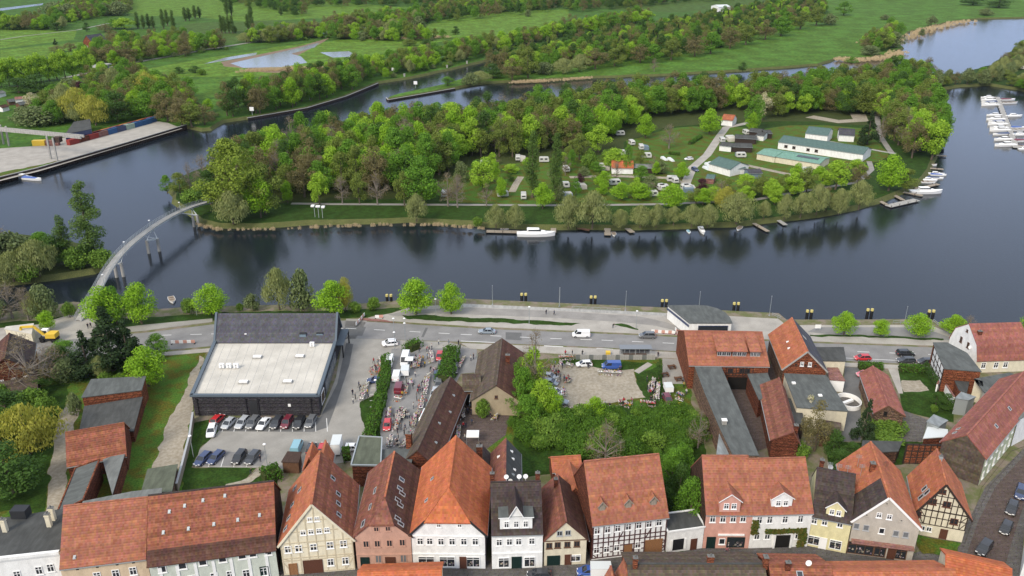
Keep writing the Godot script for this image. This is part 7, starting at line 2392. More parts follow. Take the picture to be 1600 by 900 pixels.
func person_mesh(pose: int, shirt: Color, legs: Color, hair: Color) -> ArrayMesh:
	var st: float = [.0, .28, .12, .0][pose]
	var ln: float = [.0, .05, .45, .12][pose]
	var hip := Vector3(0, .92, 0)
	var nk := hip + Vector3(0, .5 * cos(ln), .5 * sin(ln))
	var hd := nk + Vector3(0, .16, .03 + ln * .15)
	var bones := [[hip, hip.lerp(nk, .55), .14, .15], [hip.lerp(nk, .5), nk + Vector3(0, -.06, 0), .15, .14], [nk, hd, .06, .06], [hd, hd + Vector3(0, .09, .01), .085, .095]]
	for s in [-1, 1]:
		var z: float = st * s
		bones.append([hip + Vector3(s * .09, -.02, 0), Vector3(s * .1, .48, z * .6 + .03), .095, .065])
		bones.append([Vector3(s * .1, .48, z * .6 + .03), Vector3(s * .1, .08, z), .062, .045])
		bones.append([Vector3(s * .1, .05, z - .04), Vector3(s * .11, .04, z + .15), .045, .04])
		var sh := nk + Vector3(s * .19, -.06, 0)
		var el := sh + Vector3(s * .06, -.26, -z * .4 + ln * .3)
		var ha := el + Vector3(-s * .02, -.2 + (.12 if pose > 1 else .0), .1 + ln * .35)
		bones.append([sh, el, .06, .045])
		bones.append([el, ha, .043, .034])
		bones.append([ha, ha + Vector3(0, -.07, .03), .036, .02])
	var c := .055
	var lo := Vector3(-.45, -.06, -.5)
	var nx := 17
	var ny := 36
	var nz := 22
	var val := PackedFloat32Array()
	val.resize(nx * ny * nz)
	for z in nz:
		for y in ny:
			for x in nx:
				val[(z * ny + y) * nx + x] = sdf(lo + Vector3(x, y, z) * c, bones)
	var at := {}
	var pos := PackedVector3Array()
	var col := PackedColorArray()
	for z in nz - 1:
		for y in ny - 1:
			for x in nx - 1:
				var sum := Vector3.ZERO
				var k := 0
				for e in [[0, 0, 0, 1, 0, 0], [0, 1, 0, 1, 1, 0], [0, 0, 1, 1, 0, 1], [0, 1, 1, 1, 1, 1], [0, 0, 0, 0, 1, 0], [1, 0, 0, 1, 1, 0], [0, 0, 1, 0, 1, 1], [1, 0, 1, 1, 1, 1], [0, 0, 0, 0, 0, 1], [1, 0, 0, 1, 0, 1], [0, 1, 0, 0, 1, 1], [1, 1, 0, 1, 1, 1]]:
					var a := val[((z + e[2]) * ny + y + e[1]) * nx + x + e[0]]
					var b := val[((z + e[5]) * ny + y + e[4]) * nx + x + e[3]]
					if (a < 0) != (b < 0):
						sum += Vector3(x + e[0], y + e[1], z + e[2]).lerp(Vector3(x + e[3], y + e[4], z + e[5]), a / (a - b))
						k += 1
				if k:
					var p := lo + sum / k * c
					at[(z * ny + y) * nx + x] = pos.size()
					pos.append(p)
					var cc := shirt
					if p.y < .94 and absf(p.x) < .19:
						cc = legs if p.y > .1 else Color(.03, .025, .02)
					elif p.distance_to(hd + Vector3(0, .04, 0)) < .17:
						cc = hair if p.y > hd.y + .1 or p.z < hd.z - .02 else Color(.5, .3, .22)
					elif p.y < 1.02 and absf(p.x) > .2:
						cc = Color(.5, .3, .22)
					col.append(cc)
	var idx := PackedInt32Array()
	for z in range(1, nz - 1):
		for y in range(1, ny - 1):
			for x in range(1, nx - 1):
				var i := (z * ny + y) * nx + x
				for ax in 3:
					var j: int = i + [1, nx, nx * ny][ax]
					if (val[i] < 0) == (val[j] < 0):
						continue
					var u: int = [nx, nx * ny, 1][ax]
					var w: int = [nx * ny, 1, nx][ax]
					var q := [at.get(i - u - w, -1), at.get(i - w, -1), at.get(i, -1), at.get(i - u, -1)]
					if -1 in q:
						continue
					if val[i] < 0:
						q.reverse()
					idx.append_array(PackedInt32Array([q[0], q[1], q[2], q[0], q[2], q[3]]))
	var nn := PackedVector3Array()
	for p in pos:
		var e := .02
		nn.append(Vector3(sdf(p + Vector3(e, 0, 0), bones) - sdf(p - Vector3(e, 0, 0), bones), sdf(p + Vector3(0, e, 0), bones) - sdf(p - Vector3(0, e, 0), bones), sdf(p + Vector3(0, 0, e), bones) - sdf(p - Vector3(0, 0, e), bones)).normalized())
	var ar := []
	ar.resize(Mesh.ARRAY_MAX)
	ar[Mesh.ARRAY_VERTEX] = pos
	ar[Mesh.ARRAY_NORMAL] = nn
	ar[Mesh.ARRAY_COLOR] = col
	ar[Mesh.ARRAY_INDEX] = idx
	var me := ArrayMesh.new()
	me.add_surface_from_arrays(Mesh.PRIMITIVE_TRIANGLES, ar)
	return me

var folk := []

func person(at: Vector3, turn: float, k := -1, where := "browsing the flea market", group := "people at the flea market") -> void:
	if folk.is_empty():
		for f in [[0, [.03, .03, .04], [.03, .035, .06], "dark jacket and jeans, standing"], [1, [.04, .05, .09], [.02, .02, .025], "navy jacket, walking"], [2, [.02, .02, .022], [.06, .07, .1], "black coat, bending forward"], [3, [.45, .44, .42], [.05, .06, .1], "white top and jeans, standing"], [1, [.35, .03, .04], [.03, .03, .04], "red jacket, walking"], [0, [.12, .13, .14], [.02, .02, .022], "grey jacket, standing"], [2, [.28, .10, .12], [.1, .1, .11], "pink top, leaning over"], [3, [.12, .17, .22], [.16, .13, .1], "blue jacket and beige trousers, standing"], [0, [.4, .26, .04], [.03, .03, .03], "mustard jacket, standing"]]:
			folk.append([person_mesh(f[0], Color(f[1][0], f[1][1], f[1][2]), Color(f[2][0], f[2][1], f[2][2]), Color(.05, .035, .025)), f[3]])
	var i: int = k if k >= 0 else [0, 0, 1, 2, 2, 3, 4, 5, 5, 6, 7, 8, 0, 1][rng.randi_range(0, 13)]
	solo("person", folk[i][0], M.tinted, "person in %s, %s" % [folk[i][1], where], "person", at, turn, group)

# ---- flea market
var table_mesh := []

func market_table(a: Vector3, b: Vector3, cloth: String, label: String) -> void:
	var d := b - a
	var n := maxi(1, roundi(d.length() / 1.9))
	for i in n:
		var c := a.lerp(b, (i + .5) / n)
		var turn := atan2(-d.z, d.x) + rf(-.12, .12)
		var o := thing("market_table", label, "table", c, turn, "flea market tables")
		if table_mesh.is_empty():
			var t := MB.new()
			t.box(Vector3(0, .7, 0), Vector3(1.9, .05, .85))
			var l := MB.new()
			l.box(Vector3.ZERO, Vector3(.05, .7, .05))
			table_mesh = [t.mesh(), l.mesh()]
		part(o, "table_top", table_mesh[0], M[cloth])
		for x in [-.85, .85]:
			for z in [-.36, .36]:
				part(o, "leg", table_mesh[1], M.zinc, Transform3D(Basis.IDENTITY, Vector3(x, 0, z)))
		var key := "goods%d" % rng.randi_range(0, 7)
		if not cache.has(key):
			var m := MB.new()
			m.colored = true
			for j in 46:
				var w := rng.randf()
				var v := rf(.25, .6)
				m.c = Color(v, v * rf(.85, 1), v * rf(.75, 1)) if w < .55 else Color(rf(.02, .1), rf(.02, .1), rf(.02, .12)) if w < .75 else Color(rf(.15, .5), rf(.05, .3), rf(.03, .3))
				var low := j > 34
				m.box(Vector3(rf(-.88, .88), 0 if low else .75, rf(.6, 1.0) if low else rf(-.36, .36)), Vector3(rf(.08, .3), rf(.06, .32), rf(.08, .28)), Basis(Vector3.UP, rf(0, 3)))
			cache[key] = m.mesh()
		var gd := solo("market_goods", cache[key], M.tinted, "mixed second-hand wares laid out on and before the %s" % label.trim_prefix("flea market "), "wares", c, turn, "wares of the flea market")
		gd.set_meta("kind", "stuff")
		if rng.randf() < .7:
			var sd := 1.0 if rng.randf() < .7 else -1.0
			person(c + Vector3(sin(turn), 0, cos(turn)) * sd * rf(1.2, 1.7) + Vector3(rf(-.6, .6), 0, rf(-.3, .3)), turn + (PI if sd > 0 else 0.0) + rf(-.5, .5))
		if rng.randf() < .3:
			person(c + Vector3(sin(turn), 0, cos(turn)) * -rf(.9, 1.4) + Vector3(rf(-.7, .7), 0, 0), turn + rf(-.5, .5))

func make_market() -> void:
	for t in [["A8", [[205, 338, 212, 390, "white"], [150, 402, 178, 436, "wood"], [130, 492, 95, 590, "white"]], "flea market table beside the car park hedge"], ["A8", [[440, 335, 425, 400, "wood"], [500, 302, 512, 372, "white"], [488, 440, 465, 560, "white"], [455, 575, 443, 640, "white"], [360, 505, 350, 562, "wood"], [288, 575, 330, 585, "white"], [328, 640, 295, 768, "wood"], [412, 670, 398, 755, "wood"], [272, 800, 258, 868, "white"], [395, 775, 330, 872, "white"], [415, 345, 400, 400, "white"], [525, 400, 515, 430, "wood"], [380, 470, 385, 500, "white"], [260, 640, 255, 690, "wood"], [350, 650, 335, 700, "white"], [430, 655, 425, 690, "wood"], [300, 820, 305, 860, "wood"]], "flea market table in the asphalt yard"], ["A8", [[695, 340, 662, 405, "wood"], [690, 625, 688, 700, "dark"], [665, 745, 655, 830, "white"], [885, 672, 872, 712, "yellow"]], "flea market table in the barn courtyard"], ["B1", [[385, 378, 440, 392, "white"], [575, 425, 715, 432, "white"], [332, 462, 348, 495, "white"], [368, 520, 385, 570, "white"], [388, 645, 470, 650, "white"], [612, 638, 690, 640, "white"], [722, 615, 795, 618, "orange"], [828, 605, 912, 612, "red"], [932, 492, 925, 590, "white"], [1040, 548, 1080, 570, "blue"], [345, 340, 440, 338, "orange"], [415, 470, 400, 490, "wood"], [355, 365, 372, 395, "white"], [318, 405, 322, 445, "wood"], [455, 640, 480, 655, "wood"], [905, 470, 895, 540, "white"], [700, 600, 740, 600, "white"], [1030, 590, 1075, 600, "white"]], "flea market table on the sandy lot"]]:
		for s in t[1]:
			market_table(zg(t[0], s[0], s[1]), zg(t[0], s[2], s[3]), {"white": "white_paint", "wood": "wood_pale", "dark": "dark_paint", "yellow": "yellow_paint", "orange": "roof_vivid", "red": "red_paint", "blue": "paint_blue"}[s[4]], t[2])
	for p in [["A8", 42, 540, 0], ["A8", 45, 590, 3], ["A8", 165, 355, 4], ["A8", 545, 245, 3], ["A8", 606, 250, 7], ["A8", 662, 250, 0], ["A8", 672, 270, 5], ["A8", 505, 270, 3], ["A8", 475, 285, 6], ["A8", 490, 285, 5], ["A8", 432, 292, 2], ["A8", 425, 520, 0], ["A8", 437, 520, 1], ["A8", 395, 505, 2], ["A8", 465, 375, 8], ["A8", 410, 435, 3], ["A8", 350, 745, 1], ["A8", 305, 765, 0], ["A8", 735, 340, 3], ["A8", 750, 330, 0], ["A8", 740, 715, 1], ["A8", 770, 650, 5], ["A8", 880, 650, 3], ["A8", 690, 735, 4], ["A8", 705, 735, 0], ["A8", 715, 650, 1], ["B1", 322, 395, 0], ["B1", 370, 385, 1], ["B1", 388, 310, 4], ["B1", 428, 310, 0], ["B1", 486, 312, 2], ["B1", 520, 385, 0], ["B1", 385, 455, 6], ["B1", 395, 465, 4], ["B1", 408, 470, 0], ["B1", 408, 450, 6], ["B1", 360, 445, 5], ["B1", 345, 430, 4], ["B1", 335, 445, 2], ["B1", 470, 625, 0], ["B1", 405, 620, 3], ["B1", 647, 620, 0], ["B1", 710, 600, 6], ["B1", 728, 590, 4], ["B1", 780, 590, 6], ["B1", 885, 540, 4], ["B1", 888, 580, 0], ["B1", 882, 510, 0], ["B1", 900, 465, 3], ["B1", 955, 560, 5], ["B1", 930, 318, 0], ["B1", 275, 70, 0], ["B1", 322, 75, 1], ["B1", 1075, 470, 5], ["B1", 1080, 495, 8]]:
		var at := zg(p[0], p[1], p[2] + 12)
		person(at, rf(0, TAU), p[3])
	for p in [["A6", 517, 125, 0, "beside the bridge ramp"], ["A6", 533, 120, 1, "beside the bridge ramp"], ["A7", 490, 838, 0, "at the end of the second car row"], ["A1", 1568, 165, 2, "on the dirt path by the car park lawn"], ["A4", 352, 770, 6, "in front of the pink house"], ["C7", 470, 452, 2, "beside a parked bicycle on the pavement"]]:
		person(zg(p[0], p[1], p[2]), 1.0, p[3], p[4], "passers-by")
	var at := zg("A8", 745, 775, 2.3)
	at.y = 0
	gazebo(at, 2.6, "white market parasol roof in the barn courtyard")
	gazebo(g(640, 572), 2.0, "small white stall roof in the asphalt yard")

func gazebo(at: Vector3, w: float, label: String) -> void:
	var o := thing("market_canopy", label, "canopy", at)
	var c := MB.new()
	for i in 4:
		var a := PI / 4 + PI / 2 * i
		var b := a + PI / 2
		var r := w * .71
		c.face([Vector3(cos(a) * r, 2.2, sin(a) * r), Vector3(cos(b) * r, 2.2, sin(b) * r), Vector3(0, 2.6, 0)])
		c.face([Vector3(cos(a) * r, 2.2, sin(a) * r), Vector3(cos(b) * r, 2.2, sin(b) * r), Vector3(cos(b) * r, 2.0, sin(b) * r), Vector3(cos(a) * r, 2.0, sin(a) * r)])
		var l := MB.new()
		l.tube(Vector3(cos(a) * r * .97, 0, sin(a) * r * .97), Vector3(cos(a) * r * .97, 2.2, sin(a) * r * .97), .03, .03, 5)
		part(o, "leg", l.mesh(), M.zinc)
	part(o, "roof_cloth", c.mesh(), M.white_paint)

# ---- foot bridge, boats, harbour, camp site, street furniture
func foot_bridge() -> void:
	var px := [[122, 500, .3], [132, 484, 2.0], [141, 470, 3.2], [152, 452, 4.4], [172, 417, 5.4], [196, 388, 6.0], [230, 360, 6.2], [266, 337, 5.8], [300, 322, 4.8], [336, 312, 3.2], [352, 308, 1.4], [372, 305, .2]]
	var c := []
	for p in px:
		c.append(g(p[0], p[1], p[2]))
	var cv := Curve3D.new()
	for i in c.size():
		var t: Vector3 = (c[mini(i + 1, c.size() - 1)] - c[maxi(i - 1, 0)]) / 6.0
		cv.add_point(c[i], -t, t)
	var pts := cv.tessellate_even_length(5, 2.0)
	var n := thing("foot_bridge", "curved white steel foot bridge with pale deck over the river arm", "bridge", Vector3(pts[0].x, 0, pts[0].z))
	var o := n.position
	var deck := MB.new()
	var gird := MB.new()
	var rails := [MB.new(), MB.new()]
	var posts := [MB.new(), MB.new()]
	for i in pts.size() - 1:
		var a := pts[i] - o
		var b := pts[i + 1] - o
		var sd := (b - a).cross(Vector3.UP).normalized()
		var sp := sd
		if i > 0:
			sp = (pts[i + 1] - pts[i - 1]).cross(Vector3.UP).normalized()
		if i + 2 < pts.size():
			sd = (pts[i + 2] - pts[i]).cross(Vector3.UP).normalized()
		deck.slab([a - sp * 1.15, a + sp * 1.15, b + sd * 1.15, b - sd * 1.15], Vector3(0, -.12, 0))
		for s in 2:
			var k := 1.0 if s else -1.0
			gird.bar(a + sp * k * .9 + Vector3(0, -.4, 0), b + sd * k * .9 + Vector3(0, -.4, 0), .2, .5)
			for y in [.35, .7, 1.1]:
				rails[s].bar(a + sp * k * 1.17 + Vector3(0, y, 0), b + sd * k * 1.17 + Vector3(0, y, 0), .06, .06)
			posts[s].bar(a + sp * k * 1.17 + Vector3(0, -.3, 0), a + sp * k * 1.17 + Vector3(0, 1.1, 0), .07, .07, Vector3(0, 0, 1))
	part(n, "deck", deck.mesh(), M.concrete)
	part(n, "girder", gird.mesh(), M.steel_pale)
	for s in 2:
		var r := part(n, "railing", rails[s].mesh(), M.zinc)
		part(r, "railing_posts", posts[s].mesh(), M.zinc)
	for p in [["B4", [470, 780, 497, 777]], ["B4", [599, 684, 641, 675]], ["B4", [781, 577, 799, 577]]]:
		var tops := []
		for k in 2:
			var b := zg(p[0], p[1][2 * k], p[1][2 * k + 1], WATER) - o
			var m := MB.new()
			m.tube(Vector3(b.x, WATER - 1.5, b.z), Vector3(b.x, 3.0, b.z), .55, .5, 10)
			var q := part(n, "pier", m.mesh(), M.concrete)
			tops.append(Vector3(b.x, 3.0, b.z))
		var xb := MB.new()
		xb.bar(tops[0], tops[1], .5, .5)
		part(n, "pier_beam", xb.mesh(), M.steel_pale)
		var near := cv.get_closest_point((tops[0] + tops[1]) / 2 + o + Vector3(0, 2, 0)) - o
		for d in [-4.0, 4.0]:
			var off: float = cv.get_closest_offset(near + o) + d
			var e := cv.sample_baked(clampf(off, 0, cv.get_baked_length())) - o + Vector3(0, -.6, 0)
			for t: Vector3 in tops:
				var m := MB.new()
				m.tube(t, e, .13, .1, 6)
				part(n, "strut", m.mesh(), M.steel_pale)
	for off in [14.0, 38.0, 58.0, 80.0, 100.0]:
		if off < cv.get_baked_length():
			var e := cv.sample_baked(off)
			lamp_post(e + Vector3(1.9, -.5, 0), 4.5, "slim lamp post on the foot bridge", "lamps of the foot bridge")
	var pa := cv.sample_baked(82.0)
	person(pa + Vector3(.4, 0, 0), 2.0, 1, "crossing the foot bridge", "passers-by")
	person(pa + Vector3(-.6, 0, -.5), 2.0, 0, "crossing the foot bridge", "passers-by")

func lamp_post(at: Vector3, h: float, label: String, group := "street lamps") -> void:
	var o := thing("lamp_post", label, "lamp", at, 0, group)
	if not cache.has("lamp%.1f" % h):
		var p := MB.new()
		p.tube(Vector3.ZERO, Vector3(0, h, 0), .09, .05, 6)
		var k := MB.new()
		k.tube(Vector3(0, h, 0), Vector3(0, h + .12, 0), .34, .28, 10)
		cache["lamp%.1f" % h] = [p.mesh(), k.mesh()]
	part(o, "post", cache["lamp%.1f" % h][0], M.zinc)
	part(o, "lamp_head", cache["lamp%.1f" % h][1], M.lamp_white)

# a boat, bow towards local +z; style 0 open, 1 cabin cruiser, 2 covered by a tarpaulin
func boat(at: Vector3, turn: float, L: float, style: int, label: String, group := "", trim := "navy") -> void:
	at.y = WATER
	var o := thing("boat", label, "boat", at, turn, group)
	var key := "boat%d" % style
	if not cache.has(key):
		var hull := MB.new()
		var rs := []
		for s in [[-.5, .8, .22], [-.3, .95, .22], [.0, 1.0, .22], [.25, .82, .25], [.42, .4, .3], [.5, .04, .34]]:
			var w: float = .165 * s[1]
			rs.append([Vector3(-w, s[2] * .55, s[0]), Vector3(-w * .75, -.04, s[0] * .96), Vector3(w * .75, -.04, s[0] * .96), Vector3(w, s[2] * .55, s[0])])
		hull.rings(rs)
		var dk := MB.new()
		for i in rs.size() - 1:
			var y := Vector3(0, .004, 0)
			dk.face([rs[i][0] * Vector3(.9, 1, 1) + y, rs[i][3] * Vector3(.9, 1, 1) + y, rs[i + 1][3] * Vector3(.9, 1, 1) + y, rs[i + 1][0] * Vector3(.9, 1, 1) + y])
		var cab := MB.new()
		var gl := MB.new()
		if style == 1:
			cab.rings([[Vector3(-.12, .12, -.25), Vector3(.12, .12, -.25), Vector3(.1, .12, .3), Vector3(-.1, .12, .3)], [Vector3(-.1, .22, -.22), Vector3(.1, .22, -.22), Vector3(.06, .2, .22), Vector3(-.06, .2, .22)]])
			cab.rings([[Vector3(-.105, .28, -.24), Vector3(.105, .28, -.24), Vector3(.085, .28, .08), Vector3(-.085, .28, .08)], [Vector3(-.095, .3, -.22), Vector3(.095, .3, -.22), Vector3(.075, .3, .06), Vector3(-.075, .3, .06)]])
			gl.rings([[Vector3(-.1, .22, -.2), Vector3(.1, .22, -.2), Vector3(.085, .22, .12), Vector3(-.085, .22, .12)], [Vector3(-.095, .28, -.2), Vector3(.095, .28, -.2), Vector3(.08, .28, .07), Vector3(-.08, .28, .07)]])
		elif style == 2:
			cab.rings([[Vector3(-.15, .13, -.48), Vector3(.15, .13, -.48), Vector3(.1, .14, .25), Vector3(-.1, .14, .25)], [Vector3(-.06, .24, -.4), Vector3(.06, .24, -.4), Vector3(.03, .2, .12), Vector3(-.03, .2, .12)]])
		else:
			for z in [-.25, .05]:
				cab.box(Vector3(0, .11, z), Vector3(.28, .03, .08))
		cache[key] = [hull.mesh(.4), dk.mesh(), cab.mesh(), gl.mesh() if style == 1 else null]
	var m: Array = cache[key]
	var t := Transform3D(Basis.from_scale(Vector3(L * (.85 if L > 6 else 1.2), L * .66, L)), Vector3.ZERO)
	part(o, "hull", m[0], M.white_paint, t)
	part(o, "deck", m[1], M.wood_pale if style == 0 else M.white_paint, t)
	part(o, ["thwart", "cabin", "tarpaulin"][style], m[2], [M.wood_brown, M.white_paint, paint(trim)][style], t)
	if m[3]:
		part(o, "cabin_windows", m[3], M.glass, t)

func jetty(a: Vector3, b: Vector3, w: float, label: String, mat := "wood_pale") -> void:
	var n := thing("jetty", label, "jetty", Vector3(a.x, 0, a.z))
	var d := b - a
	d.y = 0
	var L := d.length()
	var k := clampi(int(L / 2.5), 2, 40)
	var x := d / L
	var s := Vector3(-x.z, 0, x.x)
	for i in k:
		var m := MB.new()
		var p := x * L * i / k
		var q := x * (L * (i + 1) / k - .06)
		m.slab([p - s * w / 2 + Vector3(0, -1.0, 0), p + s * w / 2 + Vector3(0, -1.0, 0), q + s * w / 2 + Vector3(0, -1.0, 0), q - s * w / 2 + Vector3(0, -1.0, 0)], Vector3(0, -.2, 0))
		part(n, "deck_panel", m.mesh(), M[mat])
		if i % 2 == 0:
			for e in [-1, 1]:
				var l := MB.new()
				l.tube(p + s * e * w * .48 + Vector3(0, -3, 0), p + s * e * w * .48 + Vector3(0, -.4, 0), .12, .12, 6)
				part(n, "pile", l.mesh(), M.wood_dark)

func caravan(at: Vector3, turn: float, awning: bool, label: String) -> void:
	var o := thing("caravan", label, "caravan", at, turn, "caravans on the camp site")
	if not cache.has("caravan"):
		var b := MB.new()
		var rs := []
		for s in [[-2.3, .7, .9], [-2.25, .5, 2.2], [-1.9, .45, 2.55], [1.8, .45, 2.55], [2.2, .5, 2.1], [2.35, .8, 1.3]]:
			rs.append([Vector3(-1.1, s[1], s[0]), Vector3(1.1, s[1], s[0]), Vector3(1.08, s[2] - .12, s[0]), Vector3(.95, s[2], s[0]), Vector3(-.95, s[2], s[0]), Vector3(-1.08, s[2] - .12, s[0])])
		b.rings(rs)
		var w := MB.new()
		w.box(Vector3(0, .9, 0), Vector3(.04, .7, 1.2))
		var ty := MB.new()
		ty.tube(Vector3(-.1, 0, 0), Vector3(.1, 0, 0), .33, .33, 10)
		var aw := MB.new()
		aw.rings([[Vector3(0, 0, -2), Vector3(2.6, 0, -2), Vector3(2.6, 0, 2), Vector3(0, 0, 2)], [Vector3(0, 2.2, -2), Vector3(2.5, 1.7, -2), Vector3(2.5, 1.7, 2), Vector3(0, 2.2, 2)]])
		cache.caravan = [b.mesh(.6), w.mesh(), ty.mesh(), aw.mesh()]
	var m: Array = cache.caravan
	part(o, "body", m[0], M.caravan_white)
	for x in [-1.1, 1.1]:
		for z in [-1.2, .9]:
			part(o, "window", m[1], M.glass, Transform3D(Basis.IDENTITY, Vector3(x, .5, z)))
		part(o, "wheel", m[2], M.rubber, Transform3D(Basis.IDENTITY, Vector3(x * .9, .33, -.2)))
	var fw := MB.new()
	fw.box(Vector3(0, 1.45, 2.28), Vector3(1.6, .5, .12))
	part(o, "window", fw.mesh(), M.glass)
	if awning:
		part(o, "awning", m[3], M.membrane if rng.randf() < .6 else M.blue_grey_metal, Transform3D(Basis.IDENTITY, Vector3(1.1, 0, 0)))

func low_house(called: String, label: String, k: String, q: Array, ye: float, yr: float, d: float, o: Dictionary) -> HS:
	o.rx = o.get("rx", true)
	o.cat = o.get("cat", "building")
	return house(called, label, zg(k, q[0], q[1]), zg(k, q[2], q[3]), d, ye, yr, o)

func make_river() -> void:
	foot_bridge()
	# boats and jetties
	jetty(zg("B6", 288, 768, WATER), zg("B6", 475, 772, WATER), 2.4, "long wooden jetty left of the white motor yacht")
	jetty(zg("B6", 665, 742, WATER), zg("B6", 665, 775, WATER), 2.0, "short landing stage at the bow of the motor yacht")
	boat(zg("B6", 568, 785, WATER), PI / 2, 14, 1, "white motor yacht with dark hull line at the island jetty")
	boat(zg("B6", 390, 750, WATER), PI / 2, 3.2, 0, "small white dinghy behind the long jetty")
	jetty(zg("B6", 968, 742, WATER), zg("B6", 970, 790, WATER), 2.4, "short grey jetty below the willows")
	boat(zg("B6", 1005, 780, WATER), 0, 4.4, 0, "small dark-edged rowing boat beside the short jetty")
	jetty(zg("B6", 1070, 745, WATER), zg("B6", 1110, 775, WATER), 2.0, "slanting jetty under the willow")
	jetty(zg("B6", 800, 750, WATER), zg("B6", 870, 762, WATER), 1.6, "dark plank landing under the twin willows", "wood_brown")
	for b in [["B7", 138, 770, .3, 4.6, 0, "white rowing boat drawn to the bank", "navy"], ["B7", 187, 810, 0, 3.6, 2, "round pale blue covered boat beside the houseboat", "sky"], ["B7", 450, 792, -.5, 5.0, 0, "pair-moored open boat at the island bank", "navy"], ["B7", 255, 805, 0, 7.5, 1, "white houseboat with red-brown sides", "maroon"], ["B8", 290, 725, -1.0, 4.5, 0, "white rowing boat lying on the lawn", "navy"], ["C5", 675, 278, .5, 5.2, 0, "lone white boat at anchor near the quay", "navy"], ["B4", 95, 382, 1.3, 10, 1, "white and blue cruiser at the harbour wall", "blue"], ["B4", 130, 388, 1.3, 10, 2, "blue-covered cruiser outside the white one", "blue"]]:
		boat(zg(b[0], b[1], b[2], WATER if b[6] != "white rowing boat lying on the lawn" else 1.5), b[3], b[4], b[5], b[6], "", b[7])
	jetty(zg("B7", 512, 762, WATER), zg("B7", 600, 812, WATER), 1.6, "slanting wooden jetty pointing off the bank")
	jetty(zg("B7", 642, 745, WATER), zg("B7", 690, 778, WATER), 1.8, "short grey float at the bank", "concrete")
	for q in [[195, 775, 270, 815], [300, 765, 345, 790], [270, 820, 410, 788], [330, 748, 440, 768], [405, 735, 515, 712], [440, 632, 540, 640], [480, 570, 555, 576], [430, 600, 490, 605]]:
		jetty(zg("B8", q[0], q[1], WATER), zg("B8", q[2], q[3], WATER), 1.8 if q[0] != 270 else 3.2, {195: "plank walk along the inner side of the bathing basin", 300: "short plank walk at the landward end of the bathing basin", 270: "broad pale float closing the bathing basin", 330: "plank jetty between bathing basin and passenger boat", 405: "jetty on the upstream side of the passenger boat", 440: "long jetty among the small covered boats", 480: "outermost dark jetty below the wood", 430: "short jetty below the wooded bank"}[q[0]], "concrete" if q[0] == 270 else "wood_pale")
	boat(zg("B8", 455, 750, WATER), PI / 2, 13.5, 1, "large white passenger boat with a long window band", "")
	for b in [[470, 690, 1, "navy"], [500, 680, 2, "navy"], [505, 660, 1, "navy"], [470, 615, 0, "maroon"], [515, 665, 2, "blue"], [460, 700, 0, "navy"]]:
		boat(zg("B8", b[0], b[1], WATER), 1.4, 7, b[2], ["open boat", "cabin cruiser", "covered boat"][b[2]] + " in the small boat harbour", "boats in the small boat harbour", b[3])
	jetty(zg("B8", 800, 288, WATER), zg("B8", 892, 535, WATER), 3.0, "main pontoon of the marina", "concrete")
	var i := 0
	for y in [290, 302, 314, 326, 376, 396, 408, 420, 438, 450, 468, 494, 522]:
		var t: float = (y - 288) / 247.0
		boat(zg("B8", 800 + 92 * t - 48, y, WATER), -PI / 2 + .08, rf(9, 12.5), [1, 1, 2, 1][i % 4], ["white cabin cruiser", "white cabin cruiser", "covered motor boat", "white cabin cruiser"][i % 4] + " on the open side of the marina pontoon", "boats at the marina pontoon", ["navy", "blue"][i % 2])
		i += 1
	for y in [300, 316, 380, 436, 446, 470, 500, 526, 540]:
		var t: float = (y - 288) / 247.0
		boat(zg("B8", 800 + 92 * t + 48, y, WATER), PI / 2 + .08, rf(8, 11), [1, 2, 0][i % 3], ["white cabin cruiser", "covered motor boat", "open boat"][i % 3] + " on the shore side of the marina pontoon", "boats at the marina pontoon", ["blue", "maroon"][i % 2])
		i += 1
	# mooring dolphins in front of the quay
	for p in [["C6", 515, 312], ["C6", 1353, 305], ["C7", 345, 322], ["C7", 788, 345], ["C7", 1235, 364], ["C8", 250, 412], ["C8", 626, 404], ["C8", 1008, 412]]:
		var o := thing("mooring_dolphin", "pair of black mooring piles with yellow tops standing before the quay", "mooring", zg(p[0], p[1], p[2], WATER), .0, "mooring piles before the quay")
		for x in [-.6, .6]:
			var a := MB.new()
			a.tube(Vector3(x, -2, 0), Vector3(x, 3.1, 0), .42, .42, 12)
			var q := part(o, "pile", a.mesh(.6), M.black_steel)
			var c := MB.new()
			c.tube(Vector3(x, 3.1, 0), Vector3(x, 3.7, 0), .44, .4, 12)
			part(q, "pile_cap", c.mesh(.6), M.pile_yellow)
	# masts and lamps
	for p in [["C6", 1158, 305, 6], ["C6", 1577, 318, 6], ["C7", 135, 318, 6], ["C7", 548, 342, 6], ["C7", 1006, 345, 6], ["C7", 1448, 374, 6], ["C8", 852, 420, 5]]:
		var o := thing("flag_mast", "bare grey mast on the quay edge", "mast", zg(p[0], p[1], p[2]), 0, "masts on the quay")
		var a := MB.new()
		a.tube(Vector3.ZERO, Vector3(0, p[3], 0), .07, .05, 6)
		a.box(Vector3.ZERO, Vector3(.4, .2, .4))
		part(o, "mast", a.mesh(), M.zinc)
		box_part(o, "mast_cap", Vector3(0, p[3], 0), Vector3(.16, .16, .16), "zinc")
	for p in [["C6", 1387, 425], ["C6", 545, 500], ["C6", 612, 500], ["C6", 805, 375], ["C7", 615, 452], ["A7", 1095, 515], ["A7", 525, 860], ["A7", 142, 815], ["A8", 350, 235], ["A8", 290, 290], ["C8", 1240, 560], ["C5", 830, 370]]:
		lamp_post(zg(p[0], p[1], p[2]), 5.2, "slim grey lamp post beside road and car park")
	# quay pavilion
	var q := zpoly("C7", [815, 312, 1000, 312, 1060, 316, 1120, 332, 1165, 355, 1195, 385, 1212, 420, 950, 420], 4.0)
